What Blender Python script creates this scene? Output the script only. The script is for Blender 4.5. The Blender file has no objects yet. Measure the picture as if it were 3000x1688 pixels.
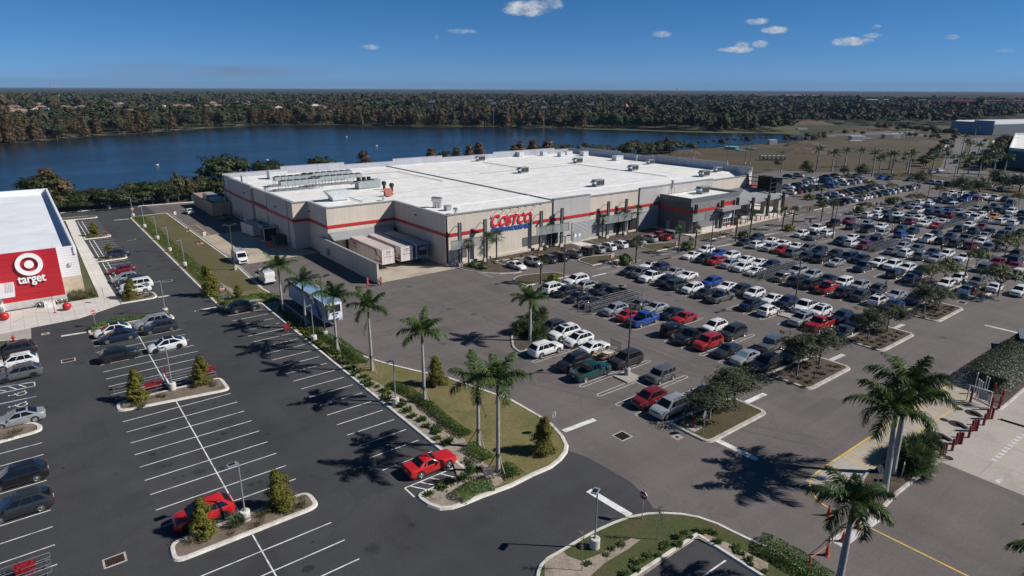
import bpy, bmesh, math, random
import numpy as np
from mathutils import Vector, Matrix
from mathutils.geometry import tessellate_polygon
R=math.radians; PI=math.pi
SC=bpy.context.scene; COL=SC.collection
rng=random.Random(7); nr=np.random.RandomState(11)
# ------------------------------------------------------------------ camera (solved from the photo's straight lines)
F,PITCH,ROLL,YAW=1860.923222335642,0.3038457600028167,-0.00441816473758737,0.9117860020190964
HC=34.0
def _rot():
    cy,sy=math.cos(YAW),math.sin(YAW)
    fw=Vector((cy,sy,0)); rt=Vector((sy,-cy,0)); up=Vector((0,0,1))
    cp,sp=math.cos(PITCH),math.sin(PITCH)
    f=fw*cp-up*sp; d=-(up*cp+fw*sp)
    cr,sr=math.cos(ROLL),math.sin(ROLL)
    return rt*cr+d*sr, d*cr-rt*sr, f
CR,CD,CF=_rot()
def ray(x,y): return CF+CR*((x-1500)/F)+CD*((y-844)/F)
def G(x,y,z=0.0):                     # where the sight line through a point of the photo meets height z
    d=ray(x,y); t=(z-HC)/d.z
    return (d.x*t,d.y*t)
ZF=2575/750.0
def q(ox,oy,*pts,z=0.0): return [G(ox+a/ZF,oy+b/ZF,z) for a,b in pts]
def q1(ox,oy,a,b,z=0.0): return G(ox+a/ZF,oy+b/ZF,z)
def hgt(X,Y,px,py):                   # height over ground point whose top shows at px,py
    d=ray(px,py); return HC+d.z*math.hypot(X,Y)/math.hypot(d.x,d.y)
cam=bpy.data.cameras.new('camera'); co=bpy.data.objects.new('camera',cam); COL.objects.link(co)
cam.sensor_width=36; cam.lens=F/3000*36; cam.clip_start=0.5; cam.clip_end=60000
M=Matrix((CR,-CD,-CF)).transposed().to_4x4(); M.translation=(0,0,HC); co.matrix_world=M
SC.camera=co
# ------------------------------------------------------------------ light
SUN_AZ=(0.745,-0.667); SUN_EL=R(38.3)
SC.view_settings.view_transform='Standard'; SC.view_settings.look='None'; SC.view_settings.gamma=1; SC.view_settings.exposure=0.25
sl=bpy.data.lights.new('sun','SUN'); sl.energy=5.0; sl.angle=R(0.5); sl.color=(1,0.955,0.89)
so=bpy.data.objects.new('sun',sl); COL.objects.link(so)
sd=Vector((SUN_AZ[0]*math.cos(SUN_EL),SUN_AZ[1]*math.cos(SUN_EL),math.sin(SUN_EL)))
so.rotation_euler=sd.to_track_quat('Z','Y').to_euler(); so.location=(60,-60,80)
W=bpy.data.worlds.new('World'); SC.world=W; W.use_nodes=True
# ------------------------------------------------------------------ small node helper
class NT:
    def __init__(s,t): s.t=t; s.n=t.nodes; s.l=t.links
    def add(s,k,**kw):
        n=s.n.new(k)
        for a,b in kw.items(): setattr(n,a,b)
        return n
    def link(s,a,b): s.l.new(a,b)
    def math(s,op,a,b=None,c=None,clamp=False):
        n=s.add('ShaderNodeMath',operation=op,use_clamp=clamp)
        for i,v in enumerate((a,b,c)):
            if v is None: continue
            if hasattr(v,'links') or hasattr(v,'is_linked'): s.link(v,n.inputs[i])
            else: n.inputs[i].default_value=v
        return n.outputs[0]
    def mix(s,f,a,b,mode='MIX'):
        n=s.add('ShaderNodeMix',data_type='RGBA',blend_type=mode)
        for i,v in ((0,f),(6,a),(7,b)):
            if hasattr(v,'is_linked'): s.link(v,n.inputs[i])
            elif i==0: n.inputs[i].default_value=v
            else: n.inputs[i].default_value=(*v[:3],1)
        return n.outputs[2]
    def ramp(s,f,stops):
        n=s.add('ShaderNodeValToRGB'); e=n.color_ramp.elements
        while len(e)<len(stops): e.new(0.5)
        for k,(p,c) in zip(e,stops):
            k.position=p; k.color=(c,c,c,1) if isinstance(c,(int,float)) else (*c,1)
        s.link(f,n.inputs[0]); return n.outputs[0]
    def noise(s,vec,scale,detail=4,rough=0.55,out=0):
        n=s.add('ShaderNodeTexNoise'); n.inputs['Scale'].default_value=scale; n.inputs['Detail'].default_value=detail; n.inputs['Roughness'].default_value=rough
        if vec is not None: s.link(vec,n.inputs['Vector'])
        return n.outputs[out]
    def scaled(s,vec,sc,rot=(0,0,0),loc=(0,0,0)):
        n=s.add('ShaderNodeMapping'); n.inputs['Scale'].default_value=sc; n.inputs['Rotation'].default_value=rot; n.inputs['Location'].default_value=loc
        s.link(vec,n.inputs[0]); return n.outputs[0]
# sky with small fair-weather clouds at fixed bearings
def sky():
    t=NT(W.node_tree)
    for n in list(t.n): t.n.remove(n)
    out=t.add('ShaderNodeOutputWorld'); bg=t.add('ShaderNodeBackground')
    s=t.add('ShaderNodeTexSky'); s.sky_type='NISHITA'; s.sun_disc=False; s.sun_elevation=SUN_EL
    s.sun_rotation=math.atan2(SUN_AZ[0],SUN_AZ[1]); s.altitude=50; s.air_density=0.35; s.dust_density=0.0; s.ozone_density=6.0
    bg.inputs[1].default_value=0.062
    tc=t.add('ShaderNodeTexCoord'); v=tc.outputs['Generated']
    sx=t.add('ShaderNodeSeparateXYZ'); t.link(v,sx.inputs[0]); zz=sx.outputs[2]
    nz=t.noise(t.scaled(v,(1,1,2.1)),55,8,0.68); nz2=t.noise(t.scaled(v,(1,1,1.5)),13,3,0.5)
    tot=None; shade=None
    cl=[(1545,24,88,27,1.0),(1610,12,50,20,0.9),(2228,130,30,14,.7),(2120,146,40,7,.6),(2450,124,50,7,.6),(1080,139,50,10,.62),(1355,93,60,11,.62),(1277,109,16,9,.6),(1940,99,38,13,.7),(2165,146,50,11,.95),(2175,131,26,12,.8),(2215,63,42,12,.68),(2272,88,44,12,.95),(2493,122,62,14,1.0),(2570,80,20,9,.6),(2555,104,32,9,.68),(2790,109,22,10,.62),(2950,148,36,7,.6),(2400,236,18,4,.3),(2640,244,60,4,.25),(2760,240,70,5,.3),(2900,243,60,4,.25)]
    for (px,py,rx,ry,am) in cl:
        d=ray(px,py).normalized(); hx=Vector((d.y,-d.x,0)).normalized(); hz=hx.cross(d).normalized()
        def dot(a):
            n=t.add('ShaderNodeVectorMath',operation='DOT_PRODUCT'); t.link(v,n.inputs[0]); n.inputs[1].default_value=a; return n.outputs['Value']
        u=t.math('MULTIPLY',dot(hx),F*1.05/rx); w=t.math('MULTIPLY',dot(hz),F*1.05/ry)
        ux=t.math('SUBTRACT',u,d.dot(hx)*F*1.05/rx); wx=t.math('SUBTRACT',w,d.dot(hz)*F*1.05/ry)
        r2=t.math('ADD',t.math('MULTIPLY',ux,ux),t.math('MULTIPLY',wx,wx))
        fall=t.math('MULTIPLY',t.math('SUBTRACT',1.15,r2,clamp=True),1.0)
        front=t.math('GREATER_THAN',dot(d),0.7)
        m=t.math('MULTIPLY',t.math('MULTIPLY',fall,front),am)
        tot=m if tot is None else t.math('MAXIMUM',tot,m)
    nn=t.math('ADD',t.math('MULTIPLY',nz,0.75),t.math('MULTIPLY',nz2,0.45))
    dens=t.math('MULTIPLY',t.math('SUBTRACT',t.math('MULTIPLY',tot,t.math('ADD',t.math('MULTIPLY',nn,1.9),-0.38)),0.30),2.2,clamp=True)
    dens=t.math('MULTIPLY',dens,0.92,clamp=True)
    ccol=t.mix(t.ramp(nz,[(0.42,0.0),(0.62,1.0)]),(4.2,5.2,6.6),(8.6,9.2,9.8))
    c=t.mix(dens,t.mix(1.0,s.outputs[0],t.mix(t.ramp(zz,[(0.0,0.0),(0.14,1.0)]),(.74,.92,1.05),(.45,1.20,1.33)),'MULTIPLY'),ccol)
    # thin lilac smoke layer low on the left
    sm=None
    for (px,py,rx,ry,am) in ((560,215,330,22,.30),(800,207,200,20,.34),(420,190,200,12,.20)):
        d=ray(px,py).normalized(); hx=Vector((d.y,-d.x,0)).normalized(); hz=hx.cross(d).normalized()
        def dot(a):
            n=t.add('ShaderNodeVectorMath',operation='DOT_PRODUCT'); t.link(v,n.inputs[0]); n.inputs[1].default_value=a; return n.outputs['Value']
        u=t.math('MULTIPLY',dot(hx),F/rx); w=t.math('MULTIPLY',dot(hz),F/ry); r2=t.math('ADD',t.math('MULTIPLY',u,u),t.math('MULTIPLY',w,w))
        m=t.math('MULTIPLY',t.math('MULTIPLY',t.math('SUBTRACT',1.0,r2,clamp=True),t.math('GREATER_THAN',dot(d),.7)),t.math('MULTIPLY',nz2,am*1.8)); sm=m if sm is None else t.math('ADD',sm,m)
    c=t.mix(sm,c,(2.3,2.3,3.1))
    t.link(c,bg.inputs[0]); t.link(bg.outputs[0],out.inputs[0])
sky()
# ------------------------------------------------------------------ materials
MATS={}
def base(name,col,rough=0.7,metal=0.0,spec=0.5,coat=0.0):
    m=bpy.data.materials.new(name); m.use_nodes=True; t=NT(m.node_tree); b=t.n['Principled BSDF']
    b.inputs['Base Color'].default_value=(*col,1); b.inputs['Roughness'].default_value=rough; b.inputs['Metallic'].default_value=metal
    b.inputs['Specular IOR Level'].default_value=spec; b.inputs['Coat Weight'].default_value=coat; b.inputs['Coat Roughness'].default_value=0.05
    MATS[name]=m; return m,t,b
def mat(name,col,rough=0.7,metal=0.0,spec=0.5,coat=0.0,var=0.12,scale=1.5,coord='Object',bump=0.0,bscale=8):
    if name in MATS: return MATS[name]
    m,t,b=base(name,col,rough,metal,spec,coat)
    if var or bump:
        tc=t.add('ShaderNodeTexCoord').outputs[coord]
        if var:
            n=t.noise(tc,scale,5,0.6)
            f=t.ramp(n,[(0.3,1-var),(0.7,1+var)])
            t.link(t.mix(1.0,col,f,'MULTIPLY'),b.inputs['Base Color'])
        if bump:
            bp=t.add('ShaderNodeBump'); bp.inputs['Strength'].default_value=bump; t.link(t.noise(tc,bscale,4),bp.inputs['Height']); t.link(bp.outputs[0],b.inputs['Normal'])
    return m
def ground_mat(name,cols,scales,fine=0.25,finescale=6,rough=0.9,bump=0.3,seam=None,cracks=0.0,track=0.0,spec=0.3):
    m,t,b=base(name,cols[0],rough,0,spec)
    g=t.add('ShaderNodeNewGeometry').outputs['Position']
    c=t.mix(t.ramp(t.noise(g,scales[0],5,0.6),[(0.35,0.0),(0.65,1.0)]),cols[0],cols[1])
    if len(cols)>2: c=t.mix(t.ramp(t.noise(t.scaled(g,(1,1,1),loc=(31,7,0)),scales[1],4,0.6),[(0.5,0.0),(0.72,1.0)]),c,cols[2])
    f=t.ramp(t.noise(g,finescale,3,0.7),[(0.25,1-fine),(0.75,1+fine)])
    c=t.mix(1.0,c,f,'MULTIPLY')
    if track:      # rubber and oil darkening in long soft streaks along the lanes
        s1=t.noise(t.scaled(g,(0.35,0.03,1)),1.0,4,0.6); s2=t.noise(t.scaled(g,(0.04,0.5,1),loc=(5,9,0)),1.0,4,0.6)
        k=t.ramp(t.math('ADD',t.math('MULTIPLY',s1,0.5),t.math('MULTIPLY',s2,0.5)),[(0.4,1+track),(0.6,1-track)])
        c=t.mix(1.0,c,k,'MULTIPLY')
        v=t.add('ShaderNodeTexVoronoi'); v.inputs['Scale'].default_value=0.16; t.link(g,v.inputs['Vector'])
        sp=t.math('ADD',v.outputs['Distance'],t.math('MULTIPLY',t.noise(g,1.6,4,0.7),0.22))
        c=t.mix(1.0,c,t.ramp(sp,[(0.16,0.62),(0.24,1.0)]),'MULTIPLY')
    if cracks:
        v=t.add('ShaderNodeTexVoronoi',feature='DISTANCE_TO_EDGE'); v.inputs['Scale'].default_value=0.06
        wv=t.add('ShaderNodeVectorMath',operation='ADD'); t.link(g,wv.inputs[0])
        nz=t.add('ShaderNodeTexNoise'); nz.inputs['Scale'].default_value=0.5; t.link(g,nz.inputs['Vector'])
        sc=t.add('ShaderNodeVectorMath',operation='SCALE'); t.link(nz.outputs['Color'],sc.inputs[0]); sc.inputs['Scale'].default_value=3.0; t.link(sc.outputs[0],wv.inputs[1])
        t.link(wv.outputs[0],v.inputs['Vector'])
        c=t.mix(1.0,c,t.ramp(v.outputs['Distance'],[(0.002,1-cracks),(0.006,1.0)]),'MULTIPLY')
    if seam:       # joints of cast concrete slabs
        br=t.add('ShaderNodeTexBrick'); br.offset=0; br.inputs['Scale'].default_value=1.0; br.inputs['Brick Width'].default_value=seam; br.inputs['Row Height'].default_value=seam
        br.inputs['Mortar Size'].default_value=0.025; br.inputs['Color1'].default_value=(1,1,1,1); br.inputs['Color2'].default_value=(.94,.94,.94,1); br.inputs['Mortar'].default_value=(.62,.6,.58,1)
        t.link(g,br.inputs['Vector']); c=t.mix(1.0,c,br.outputs[0],'MULTIPLY')
    t.link(c,b.inputs['Base Color'])
    if bump:
        bp=t.add('ShaderNodeBump'); bp.inputs['Strength'].default_value=bump; bp.inputs['Distance'].default_value=0.02
        t.link(t.noise(g,finescale*4,3,0.7),bp.inputs['Height']); t.link(bp.outputs[0],b.inputs['Normal'])
    return m
ground_mat('asphalt_new',[(.041,.042,.046),(.056,.056,.059),(.035,.035,.038)],(.05,.14),.18,5,.85,.25,cracks=.12,track=.07)
ground_mat('asphalt_old',[(.116,.102,.097),(.128,.113,.108),(.102,.090,.086)],(.04,.1),.14,4,.9,.25,cracks=.13,track=.10)
ground_mat('road_asphalt',[(.115,.105,.10),(.13,.12,.115)],(.03,.1),.15,3,.9,.2)
ground_mat('concrete_yard',[(.36,.31,.25),(.42,.36,.29),(.28,.235,.19)],(.12,.25),.12,3,.85,.15,seam=4.6)
ground_mat('concrete_pale',[(.33,.30,.265),(.375,.34,.30),(.29,.265,.235)],(.12,.3),.10,3,.85,.15,seam=4.6)
ground_mat('concrete_walk',[(.50,.47,.43),(.56,.53,.49)],(.2,.4),.08,3,.85,.1,seam=1.6)
ground_mat('kerb_concrete',[(.50,.475,.43),(.60,.57,.52),(.38,.36,.33)],(.5,.8),.16,4,.8,.2)
ground_mat('kerb_old',[(.34,.32,.285),(.42,.39,.35),(.24,.22,.2)],(.5,.8),.18,4,.85,.2)
ground_mat('mulch',[(.135,.105,.082),(.19,.15,.12),(.085,.065,.05)],(.7,1.2),.5,9,.95,.6)
ground_mat('gravel',[(.25,.205,.17),(.32,.27,.225),(.17,.14,.115)],(.6,1.4),.5,9,.95,.6)
ground_mat('mulch_dark',[(.062,.047,.037),(.095,.07,.053),(.04,.032,.028)],(.6,1.2),.5,8,.95,.6)
ground_mat('grass_dry',[(.125,.110,.042),(.165,.138,.060),(.090,.098,.032)],(.18,.35),.35,5,.95,.5)
ground_mat('grass_mow',[(.085,.075,.034),(.115,.092,.045),(.065,.075,.025)],(.07,.3),.3,5,.95,.5)
ground_mat('grass_green',[(.046,.062,.018),(.066,.072,.026),(.085,.066,.036)],(.4,.5),.4,6,.95,.6)
ground_mat('grass_rough',[(.058,.050,.025),(.080,.062,.034),(.046,.052,.019)],(.4,.6),.35,5,.95,.5)
ground_mat('field',[(.060,.046,.024),(.080,.060,.034),(.040,.040,.018)],(.012,.03),.3,.7,.95,.2)
ground_mat('land',[(.030,.035,.018),(.045,.042,.02),(.022,.028,.014)],(.01,.02),.4,.2,.95,0)
ground_mat('park_grass',[(.058,.062,.026),(.074,.068,.032),(.042,.052,.020)],(.02,.05),.25,.5,.95,0)
ground_mat('paint_white',[(.60,.60,.60),(.70,.70,.69),(.28,.28,.285)],(.6,.9),.12,5,.7,0)
ground_mat('paint_worn',[(.44,.43,.43),(.54,.53,.52),(.22,.21,.21)],(.6,.9),.15,5,.7,0)
ground_mat('paint_yellow',[(.55,.36,.06),(.62,.42,.08),(.40,.28,.08)],(.8,1.2),.12,5,.7,0)
mat('paint_blue',(.03,.13,.42),.7); mat('paint_red',(.42,.035,.03),.7)
def water():
    m,t,b=base('lake_water',(.010,.016,.022),.10,0,.5)
    g=t.add('ShaderNodeNewGeometry').outputs['Position']
    n1=t.noise(t.scaled(g,(.5,.9,1),(0,0,.9)),.9,4,.6); n2=t.noise(t.scaled(g,(.02,.05,1),(0,0,.9)),1,3,.6)
    bp=t.add('ShaderNodeBump'); bp.inputs['Strength'].default_value=1.0; bp.inputs['Distance'].default_value=.30
    t.link(t.ramp(t.noise(t.scaled(g,(.004,.014,1),(0,0,.9)),1,4,.55),[(.38,.35),(.62,1.0)]),bp.inputs['Strength']); t.link(n1,bp.inputs['Height']); t.link(bp.outputs[0],b.inputs['Normal'])
    t.link(t.ramp(n2,[(.35,.14),(.65,.24)]),b.inputs['Roughness'])
water()
# ------------------------------------------------------------------ mesh builder
def link(o,parent=None):
    COL.objects.link(o)
    if parent is not None: o.parent=parent
    return o
def tag(o,label=None,cat=None,group=None,kind=None):
    if label: o['label']=label
    if cat: o['category']=cat
    if group: o['group']=group
    if kind: o['kind']=kind
    return o
def thing(name,label,cat,loc=(0,0,0),rz=0,group=None):
    o=bpy.data.objects.new(name,None); o.empty_display_size=.3; o.location=loc; o.rotation_euler=(0,0,rz); link(o); return tag(o,label,cat,group)
def rot2(x,y,a): c,s=math.cos(a),math.sin(a); return x*c-y*s,x*s+y*c
class MB:
    def __init__(s): s.v=[]; s.f=[]; s.m=[]
    def face(s,pts,mi=0):
        k=len(s.v); s.v+= [tuple(p) for p in pts]; s.f.append(tuple(range(k,k+len(pts)))); s.m.append(mi); return s
    def box(s,c,d,rz=0,mi=0,taper=1.0):
        x,y,z=d[0]/2,d[1]/2,d[2]/2; k=len(s.v)
        for sz in (-1,1):
            tp=1 if sz<0 else taper
            for a,b in ((-1,-1),(1,-1),(1,1),(-1,1)):
                u,w=rot2(a*x*tp,b*y*tp,rz); s.v.append((c[0]+u,c[1]+w,c[2]+sz*z))
        for f in ((3,2,1,0),(4,5,6,7),(0,1,5,4),(1,2,6,5),(2,3,7,6),(3,0,4,7)): s.f.append(tuple(k+i for i in f)); s.m.append(mi)
        return s
    def bb(s,x0,x1,y0,y1,z0,z1,mi=0): return s.box(((x0+x1)/2,(y0+y1)/2,(z0+z1)/2),(x1-x0,y1-y0,z1-z0),0,mi)
    def prism(s,poly,z0,z1,mi=0,bottom=False,mside=None):
        n=len(poly); A=sum(poly[i][0]*poly[(i+1)%n][1]-poly[(i+1)%n][0]*poly[i][1] for i in range(n))
        if A<0: poly=poly[::-1]
        k=len(s.v); s.v+=[(p[0],p[1],z1) for p in poly]
        for tr in tessellate_polygon([[Vector((p[0],p[1],0)) for p in poly]]):
            a,b,c=tr; pa,pb,pc=poly[a],poly[b],poly[c]
            if (pb[0]-pa[0])*(pc[1]-pa[1])-(pb[1]-pa[1])*(pc[0]-pa[0])<0: a,c=c,a
            s.f.append((k+a,k+b,k+c)); s.m.append(mi)
        if z0 is not None:
            s.v+=[(p[0],p[1],z0) for p in poly]
            for i in range(n):
                j=(i+1)%n; s.f.append((k+n+i,k+n+j,k+j,k+i)); s.m.append(mi if mside is None else mside)
        return s
    def tube(s,p0,p1,r0,r1=None,n=8,mi=0,caps=True):
        r1=r0 if r1 is None else r1; a=Vector(p0); b=Vector(p1); d=(b-a)
        if d.length<1e-6: return s
        d.normalize(); u=d.orthogonal().normalized(); w=d.cross(u); k=len(s.v)
        for p,r in ((a,r0),(b,r1)):
            for i in range(n):
                t=2*PI*i/n; s.v.append(tuple(p+u*(r*math.cos(t))+w*(r*math.sin(t))))
        for i in range(n):
            j=(i+1)%n; s.f.append((k+i,k+j,k+n+j,k+n+i)); s.m.append(mi)
        if caps: s.f.append(tuple(k+n-1-i for i in range(n))); s.m.append(mi); s.f.append(tuple(k+n+i for i in range(n))); s.m.append(mi)
        return s
    def path(s,pts,r,n=6,mi=0):
        for a,b in zip(pts[:-1],pts[1:]): s.tube(a,b,r,r,n,mi)
        return s
    def lathe(s,prof,c=(0,0,0),n=16,mi=0,axis='z'):
        k=len(s.v); m=len(prof)
        for r,h in prof:
            for i in range(n):
                t=2*PI*i/n; x,y=r*math.cos(t),r*math.sin(t)
                p=(x,y,h) if axis=='z' else ((x,h,y) if axis=='y' else (h,x,y))
                s.v.append((c[0]+p[0],c[1]+p[1],c[2]+p[2]))
        for a in range(m-1):
            for i in range(n):
                j=(i+1)%n; f=(k+a*n+i,k+a*n+j,k+(a+1)*n+j,k+(a+1)*n+i)
                s.f.append(f if axis!='y' else f[::-1]); s.m.append(mi)
        return s
    def build(s,name,mats,parent=None,smooth=False,ang=40,loc=None):
        me=bpy.data.meshes.new(name); me.from_pydata(s.v,[],s.f)
        if not isinstance(mats,(list,tuple)): mats=[mats]
        for m in mats: me.materials.append(MATS[m] if isinstance(m,str) else m)
        if len(mats)>1: me.polygons.foreach_set('material_index',s.m)
        if smooth:
            me.polygons.foreach_set('use_smooth',[True]*len(me.polygons))
            me.set_sharp_from_angle(angle=R(ang))
        me.update(); o=bpy.data.objects.new(name,me)
        if loc: o.location=loc
        return link(o,parent)
def np_mesh(name,v,quads,mats,mi=None,smooth=False):
    me=bpy.data.meshes.new(name); n=len(quads); k=quads.shape[1]
    me.vertices.add(len(v)); me.vertices.foreach_set('co',np.asarray(v,dtype=np.float32).ravel())
    me.loops.add(n*k); me.loops.foreach_set('vertex_index',np.asarray(quads,dtype=np.int32).ravel())
    me.polygons.add(n); me.polygons.foreach_set('loop_start',np.arange(0,n*k,k,dtype=np.int32))
    for m in mats: me.materials.append(MATS[m])
    if mi is not None: me.polygons.foreach_set('material_index',np.asarray(mi,dtype=np.int32))
    if smooth: me.polygons.foreach_set('use_smooth',np.ones(n,dtype=bool))
    me.update(calc_edges=True); return me
def copytree(src,loc,rz=None,scale=None,label=None):
    c=src.copy(); COL.objects.link(c); c.location=loc
    if rz is not None: c.rotation_euler=(0,0,rz)
    if scale is not None: c.scale=(scale,)*3 if isinstance(scale,(int,float)) else scale
    if label: c['label']=label
    for ch in src.children:
        d=ch.copy(); COL.objects.link(d); d.parent=c
        for g in ch.children:
            e=g.copy(); COL.objects.link(e); e.parent=d
    return c
def inset(poly,w):
    n=len(poly); A=sum(poly[i][0]*poly[(i+1)%n][1]-poly[(i+1)%n][0]*poly[i][1] for i in range(n)); sg=1 if A>0 else -1
    out=[]
    for i in range(n):
        p0,p1,p2=Vector(poly[i-1]),Vector(poly[i]),Vector(poly[(i+1)%n])
        a=(p1-p0).normalized(); b=(p2-p1).normalized(); na=Vector((-a.y,a.x))*sg; nb=Vector((-b.y,b.x))*sg
        m=(na+nb); m=m/max(.35,m.length_squared/2) if m.length>1e-3 else na
        out.append((p1.x+m.x*w,p1.y+m.y*w))
    return out
def rounded(poly,r,n=5):
    out=[]; N=len(poly)
    for i in range(N):
        p0,p1,p2=Vector(poly[i-1][:2]),Vector(poly[i][:2]),Vector(poly[(i+1)%N][:2])
        a=(p0-p1); b=(p2-p1); rr=min(r if not isinstance(r,(list,tuple)) else r[i],a.length*.48,b.length*.48)
        if rr<.02: out.append(tuple(p1)); continue
        A=p1+a.normalized()*rr; B=p1+b.normalized()*rr
        for k in range(n+1):
            t=k/n; out.append(tuple(A*(1-t)**2+p1*2*t*(1-t)+B*t*t))
    return out
def smoothpath(pts,it=2,closed=True):
    p=[Vector(a[:2]) for a in pts]
    for _ in range(it):
        o=[]; n=len(p)
        for i in range(n if closed else n-1):
            a,b=p[i],p[(i+1)%n]; o+= [a*.75+b*.25,a*.25+b*.75]
        if not closed: o=[p[0]]+o+[p[-1]]
        p=o
    return [tuple(a) for a in p]
def struct(o): o['kind']='structure'; return o
def sheet(name,poly,z,m,z0=None): return struct(MB().prism([p[:2] for p in poly],z0,z).build(name,m))
def island(poly,fill='mulch',kw=.42,kh=.15,kmat='kerb_concrete',fname='planting_bed',fz=.11):
    ins=inset(poly,kw); k=MB(); n=len(poly); A=sum(poly[i][0]*poly[(i+1)%n][1]-poly[(i+1)%n][0]*poly[i][1] for i in range(n))
    if A<0: poly=poly[::-1]; ins=ins[::-1]
    gut=inset(poly,-.0); mid=inset(poly,.12)
    for i in range(n):
        j=(i+1)%n
        o0,o1,m0,m1,i0,i1=poly[i],poly[j],mid[i],mid[j],ins[i],ins[j]
        k.face([(*o0,0.0),(*o1,0.0),(*m1,kh),(*m0,kh)]); k.face([(*m0,kh),(*m1,kh),(*i1,kh),(*i0,kh)]); k.face([(*i0,kh),(*i1,kh),(*i1,0),(*i0,0)])
    struct(k.build('kerb',kmat)); struct(MB().prism(ins,None,fz).build(fname,fill))
def kerb_line(pts,w=.35,kh=.15,kmat='kerb_concrete'):
    k=MB()
    L=[Vector(p[:2]) for p in pts]; off=[]
    for i,p in enumerate(L):
        a=(L[i]-L[i-1]).normalized() if i>0 else (L[1]-L[0]).normalized(); b=(L[i+1]-L[i]).normalized() if i<len(L)-1 else a
        t=(a+b).normalized(); nn=Vector((-t.y,t.x)); off.append((p-nn*w/2,p-nn*(w/2-.1),p+nn*(w/2-.1),p+nn*w/2))
    for i in range(len(L)-1):
        a,b=off[i],off[i+1]
        k.face([(*a[0],0),(*b[0],0),(*b[1],kh),(*a[1],kh)]); k.face([(*a[1],kh),(*b[1],kh),(*b[2],kh),(*a[2],kh)]); k.face([(*a[2],kh),(*b[2],kh),(*b[3],0),(*a[3],0)])
    return struct(k.build('kerb',kmat))
class Marks:
    def __init__(s): s.mb=MB()
    def line(s,a,b,w=.11,z=.016):
        a=Vector(a[:2]); b=Vector(b[:2]); d=(b-a).normalized(); n=Vector((-d.y,d.x))*w/2
        s.mb.face([(*(a-n),z),(*(b-n),z),(*(b+n),z),(*(a+n),z)])
    def path(s,pts,w=.11,z=.016):
        for i,(a,b) in enumerate(zip(pts[:-1],pts[1:])): s.line(a,b,w,z+.0006*(i%3))
    def poly(s,pts,z=.016): s.mb.prism([p[:2] for p in pts],None,z)
# ================================================================== GROUND
BIG=30000
sheet('land',[(-BIG,-BIG),(BIG,-BIG),(BIG,BIG),(-BIG,BIG)],-.34,'land')
far=[G(*p) for p in [(0,421),(108,413.5),(262,399),(443,387),(635,373.5),(750,367),(900,367),(1100,370),(1300,372),(1500,374),(1704,378),(1873,382),(2071,389),(2250,390),(2345,393.5),(2362,401),(2350,410)]]
near=[(456,243),(406,241),(370,243),(320,245),(272,242),(230,238),(190,239),(150,236),(110,238),(75,235),(50,237),(28,232),(5,238),(-60,236),(-200,240),(-420,250)]
lake=smoothpath(far+near+[(-420,420),(-160,440)],2)
far_water=0
sheet('lake',lake,-.22,'lake_water')
pk=[(x,y) for x,y in far[:15]]; pk2=[(x*1.0+0.06*y*(-.2)+ (20 if i<6 else 40),y+ (90 if i<10 else 60)) for i,(x,y) in enumerate(pk)]
sheet('park_lawn',[(pk[0][0]-200,pk[0][1]-60)]+pk+[(760,420),(620,520)]+pk2[::-1][2:]+[(-200,600)],-.28,'park_grass')
bank=smoothpath([(p[0]-1.5,p[1]-2.5) for p in far],1,False)
sheet('field',[(60,200),(60,231),(110,234),(190,235),(272,238),(320,241),(370,239),(406,237.5),(456,239),(500,262),(640,300),(760,290),(800,200),(560,140),(420,112),(320,92),(285,60),(250,110),(196,118),(196,200)],-.20,'field')
# foot path along the far shore
pth=[(x+2.5+.012*i*0,y+13+(2 if i>4 else 0)) for i,(x,y) in enumerate(far[:6])]
struct(kerb_line(smoothpath(pth,2,False),2.6,.02,'concrete_pale')).name='lakeside_path'
# car parks
lotback=[G(*p) for p in [(2290,499),(2400,504),(2545,505),(2562,521),(2640,528),(2760,547),(2890,566),(3010,585)]]
sheet('car_park',[(-120,-60),(-120,218),(7.7,218.2),(24.6,218),(43.5,215.7),(60,214),(190,212),(197,150)]+lotback+[(420,40),(420,-60)],0,'asphalt_old')
jo=q(1500,1050,(575,930),(770,1000),(1000,1130),(1200,1250),(1350,1400))+q(1500,1266,(1420,765),(1600,800),(2000,900),(2380,1080))+[G(2330,1720)]
sheet('new_car_park',[(-120,-60),(-120,217.6),(28.5,217.6),(29.2,199),(27,150),(27,104),(31,90),(34,60),(33,44)]+jo+[(28,-60)],.005,'asphalt_new')
# fuel forecourt
A=(2250,1266); B=(2250,980)
fc=q(*A,(375,490),(480,400),(735,240),(960,90),(1105,0))+q(*B,(1110,965),(1640,620),(2235,235))+[G(2925,1035),G(3300,1010)]+[G(3400,1500)]+q(*A,(2575,640),(1740,302),(1270,660),(860,720))
sheet('fuel_forecourt',fc,.006,'concrete_pale')
sheet('loading_apron',[(31.6,163),(46.6,164),(46.6,137),(49.2,131),(33,130.6)],.006,'concrete_yard')
sheet('dock_apron',[(48.8,102.6),(65.4,102.6),(66.5,103.5),(65.1,127),(48.8,127)],.006,'concrete_yard')
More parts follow.
